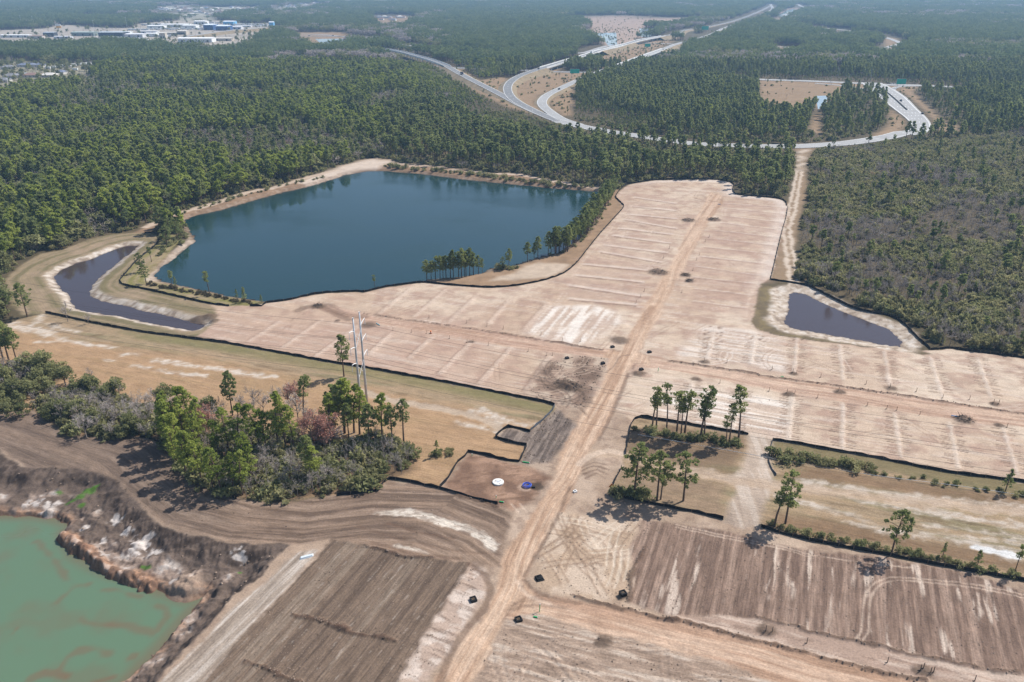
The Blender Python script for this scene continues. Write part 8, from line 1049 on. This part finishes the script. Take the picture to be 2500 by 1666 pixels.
# ---------------------------------------------------------------- buildings far off
BM = dict(white=((.70, .70, .68), (.78, .78, .77)), tan=((.50, .44, .36), (.60, .56, .50)), dark=((.05, .055, .07), (.36, .40, .42)), pale=((.55, .55, .56), (.66, .66, .68)), green=((.20, .24, .22), (.32, .38, .35)), navy=((.04, .09, .22), (.62, .68, .76)), blue=((.16, .42, .68), (.70, .74, .78)), grey=((.50, .47, .43), (.20, .20, .21)), greyblue=((.50, .48, .45), (.16, .18, .24)), brown=((.52, .46, .40), (.24, .15, .12)))
BMM = {k: (mat(k + '_wall', a, .8, .06, .3), mat(k + '_roof', b, .75, .1, .3)) for k, (a, b) in BM.items()}
def building(x, y, w, d, h, rot, k, lab, house=False, group=None, cat=None):
    r = empty('house' if house else 'warehouse', (x, y, 0), rot); tag(r, lab, cat or ('house' if house else 'building'), group); wm, rm = BMM[k]; a, b = w / 2, d / 2
    wh = h * .55 if house else h * .86; mb = MB(); mb.box(-a, a, -b, b, -.2, wh); mb.build('wall', wm, r)
    mb = MB(); e = .5; rd = max(a - b * .8, a * .25) if house else a + e
    mb.add([(-a - e, -b - e, wh), (a + e, -b - e, wh), (a + e, b + e, wh), (-a - e, b + e, wh), (-rd, 0, h), (rd, 0, h)], [[0, 1, 5, 4], [1, 2, 5], [2, 3, 4, 5], [3, 0, 4], [3, 2, 1, 0]]); mb.build('roof', rm, r)
    if not house:
        nd = max(2, int(w / 14))
        for i in range(nd): q = -a + w * (i + .5) / nd; mb = MB(); mb.box(q - 2, q + 2, -b - .08, -b + .05, 0, min(4.5, wh * .7)); mb.build('dock_door', M['glass'] if k != 'dark' else M['black'], r)
    else:
        for q in (-.55, .5): mb = MB(); mb.box(a * q - .9, a * q + .9, -b - .06, -b + .05, 1.0, 2.3); mb.build('window', M['glass'], r)
        mb = MB(); mb.box(-.5, .5, -b - .06, -b + .05, 0, 2.1); mb.build('door', M['wood'], r)
    return r
for b in L['bld'] + L['sheds2']: building(*b)
for x, y, rot in L['yardtrailers']:
    r = empty('trailer', (x, y, 0), rot); tag(r, 'white cargo trailer parked in the distant truck yard', 'trailer', 'trailers of the truck yard'); mb = MB(); mb.box(-7, 7, -1.3, 1.3, .9, 4.0); mb.build('body', M['white'], r); mb = MB(); mb.box(-6, -3, -1.2, 1.2, 0, .9); mb.build('wheels', M['tyre'], r)
for b in L['housesnear']: building(*b, house=True)
rk = ranks(L['trailers'], lambda t: 0)
for n, b in enumerate(L['trailers']):
    x, y, w, d, h, rot, k, _ = b; r = empty('trailer', (x, y, 0), rot); tag(r, rk.get(n, '') + 'white parked trailer in the row below the dark wood', 'trailer', 'white trailers in a row'); mb = MB(); mb.box(-w / 2, w / 2, -1.3, 1.3, .7, 3.4); mb.build('body', M['white'], r)
    for sx in (-.3, .3): mb = MB(); mb.tube([(w * sx, -1.35, .4), (w * sx, 1.35, .4)], .4, 8); mb.build('wheel', M['tyre'], r)
HK = ['grey', 'tan', 'greyblue', 'brown']
for x, y, w, rot, k in L['housesfar']:
    r = empty('house', (x, y, 0), rot); tag(r, 'small pale house in the hazy far settlement', 'house', 'houses of the far settlement'); a, b = w / 2, 6.0; mb = MB(); mb.box(-a, a, -b, b, -.2, 3.6); mb.build('wall', M['white'], r)
    mb = MB(); mb.add([(-a - .5, -b - .5, 3.6), (a + .5, -b - .5, 3.6), (a + .5, b + .5, 3.6), (-a - .5, b + .5, 3.6), (-a * .4, 0, 7), (a * .4, 0, 7)], [[0, 1, 5, 4], [1, 2, 5], [2, 3, 4, 5], [3, 0, 4], [3, 2, 1, 0]]); mb.build('roof', BMM[HK[k]][1], r)
x, y, h = L['hopper']; r = empty('billboard', (x, y, 0)); tag(r, 'white and orange panel on a post above the left yard', 'billboard'); mb = MB(); mb.tube([(0, 0, 0), (0, 0, h - 9)], .7, 8); mb.build('post', M['steel'], r); mb = MB(); mb.box(-6, 6, -.5, .5, h - 4.6, h); mb.build('upper_panel', M['white'], r); mb = MB(); mb.box(-6, 6.6, -.6, .6, h - 9.5, h - 4.65); mb.build('lower_panel', mat('amber', (.75, .38, .05), .6), r)
# ---------------------------------------------------------------- hazy air
mb = MB(); mb.box(-9100, 9100, -2600, 16100, -9, 127); hm = bpy.data.materials.new('haze'); hm.use_nodes = True; nt = hm.node_tree
for n in list(nt.nodes):
    if n.type == 'BSDF_PRINCIPLED': nt.nodes.remove(n)
pv = nt.nodes.new('ShaderNodeVolumePrincipled'); pv.inputs['Color'].default_value = (.42, .68, 1.0, 1); pv.inputs['Density'].default_value = .00013; pv.inputs['Anisotropy'].default_value = .1
nt.links.new(pv.outputs[0], [n for n in nt.nodes if n.type == 'OUTPUT_MATERIAL'][0].inputs['Volume'])
tag(mb.build('haze', hm), 'thin blue haze over the whole landscape', 'haze', kind='stuff')
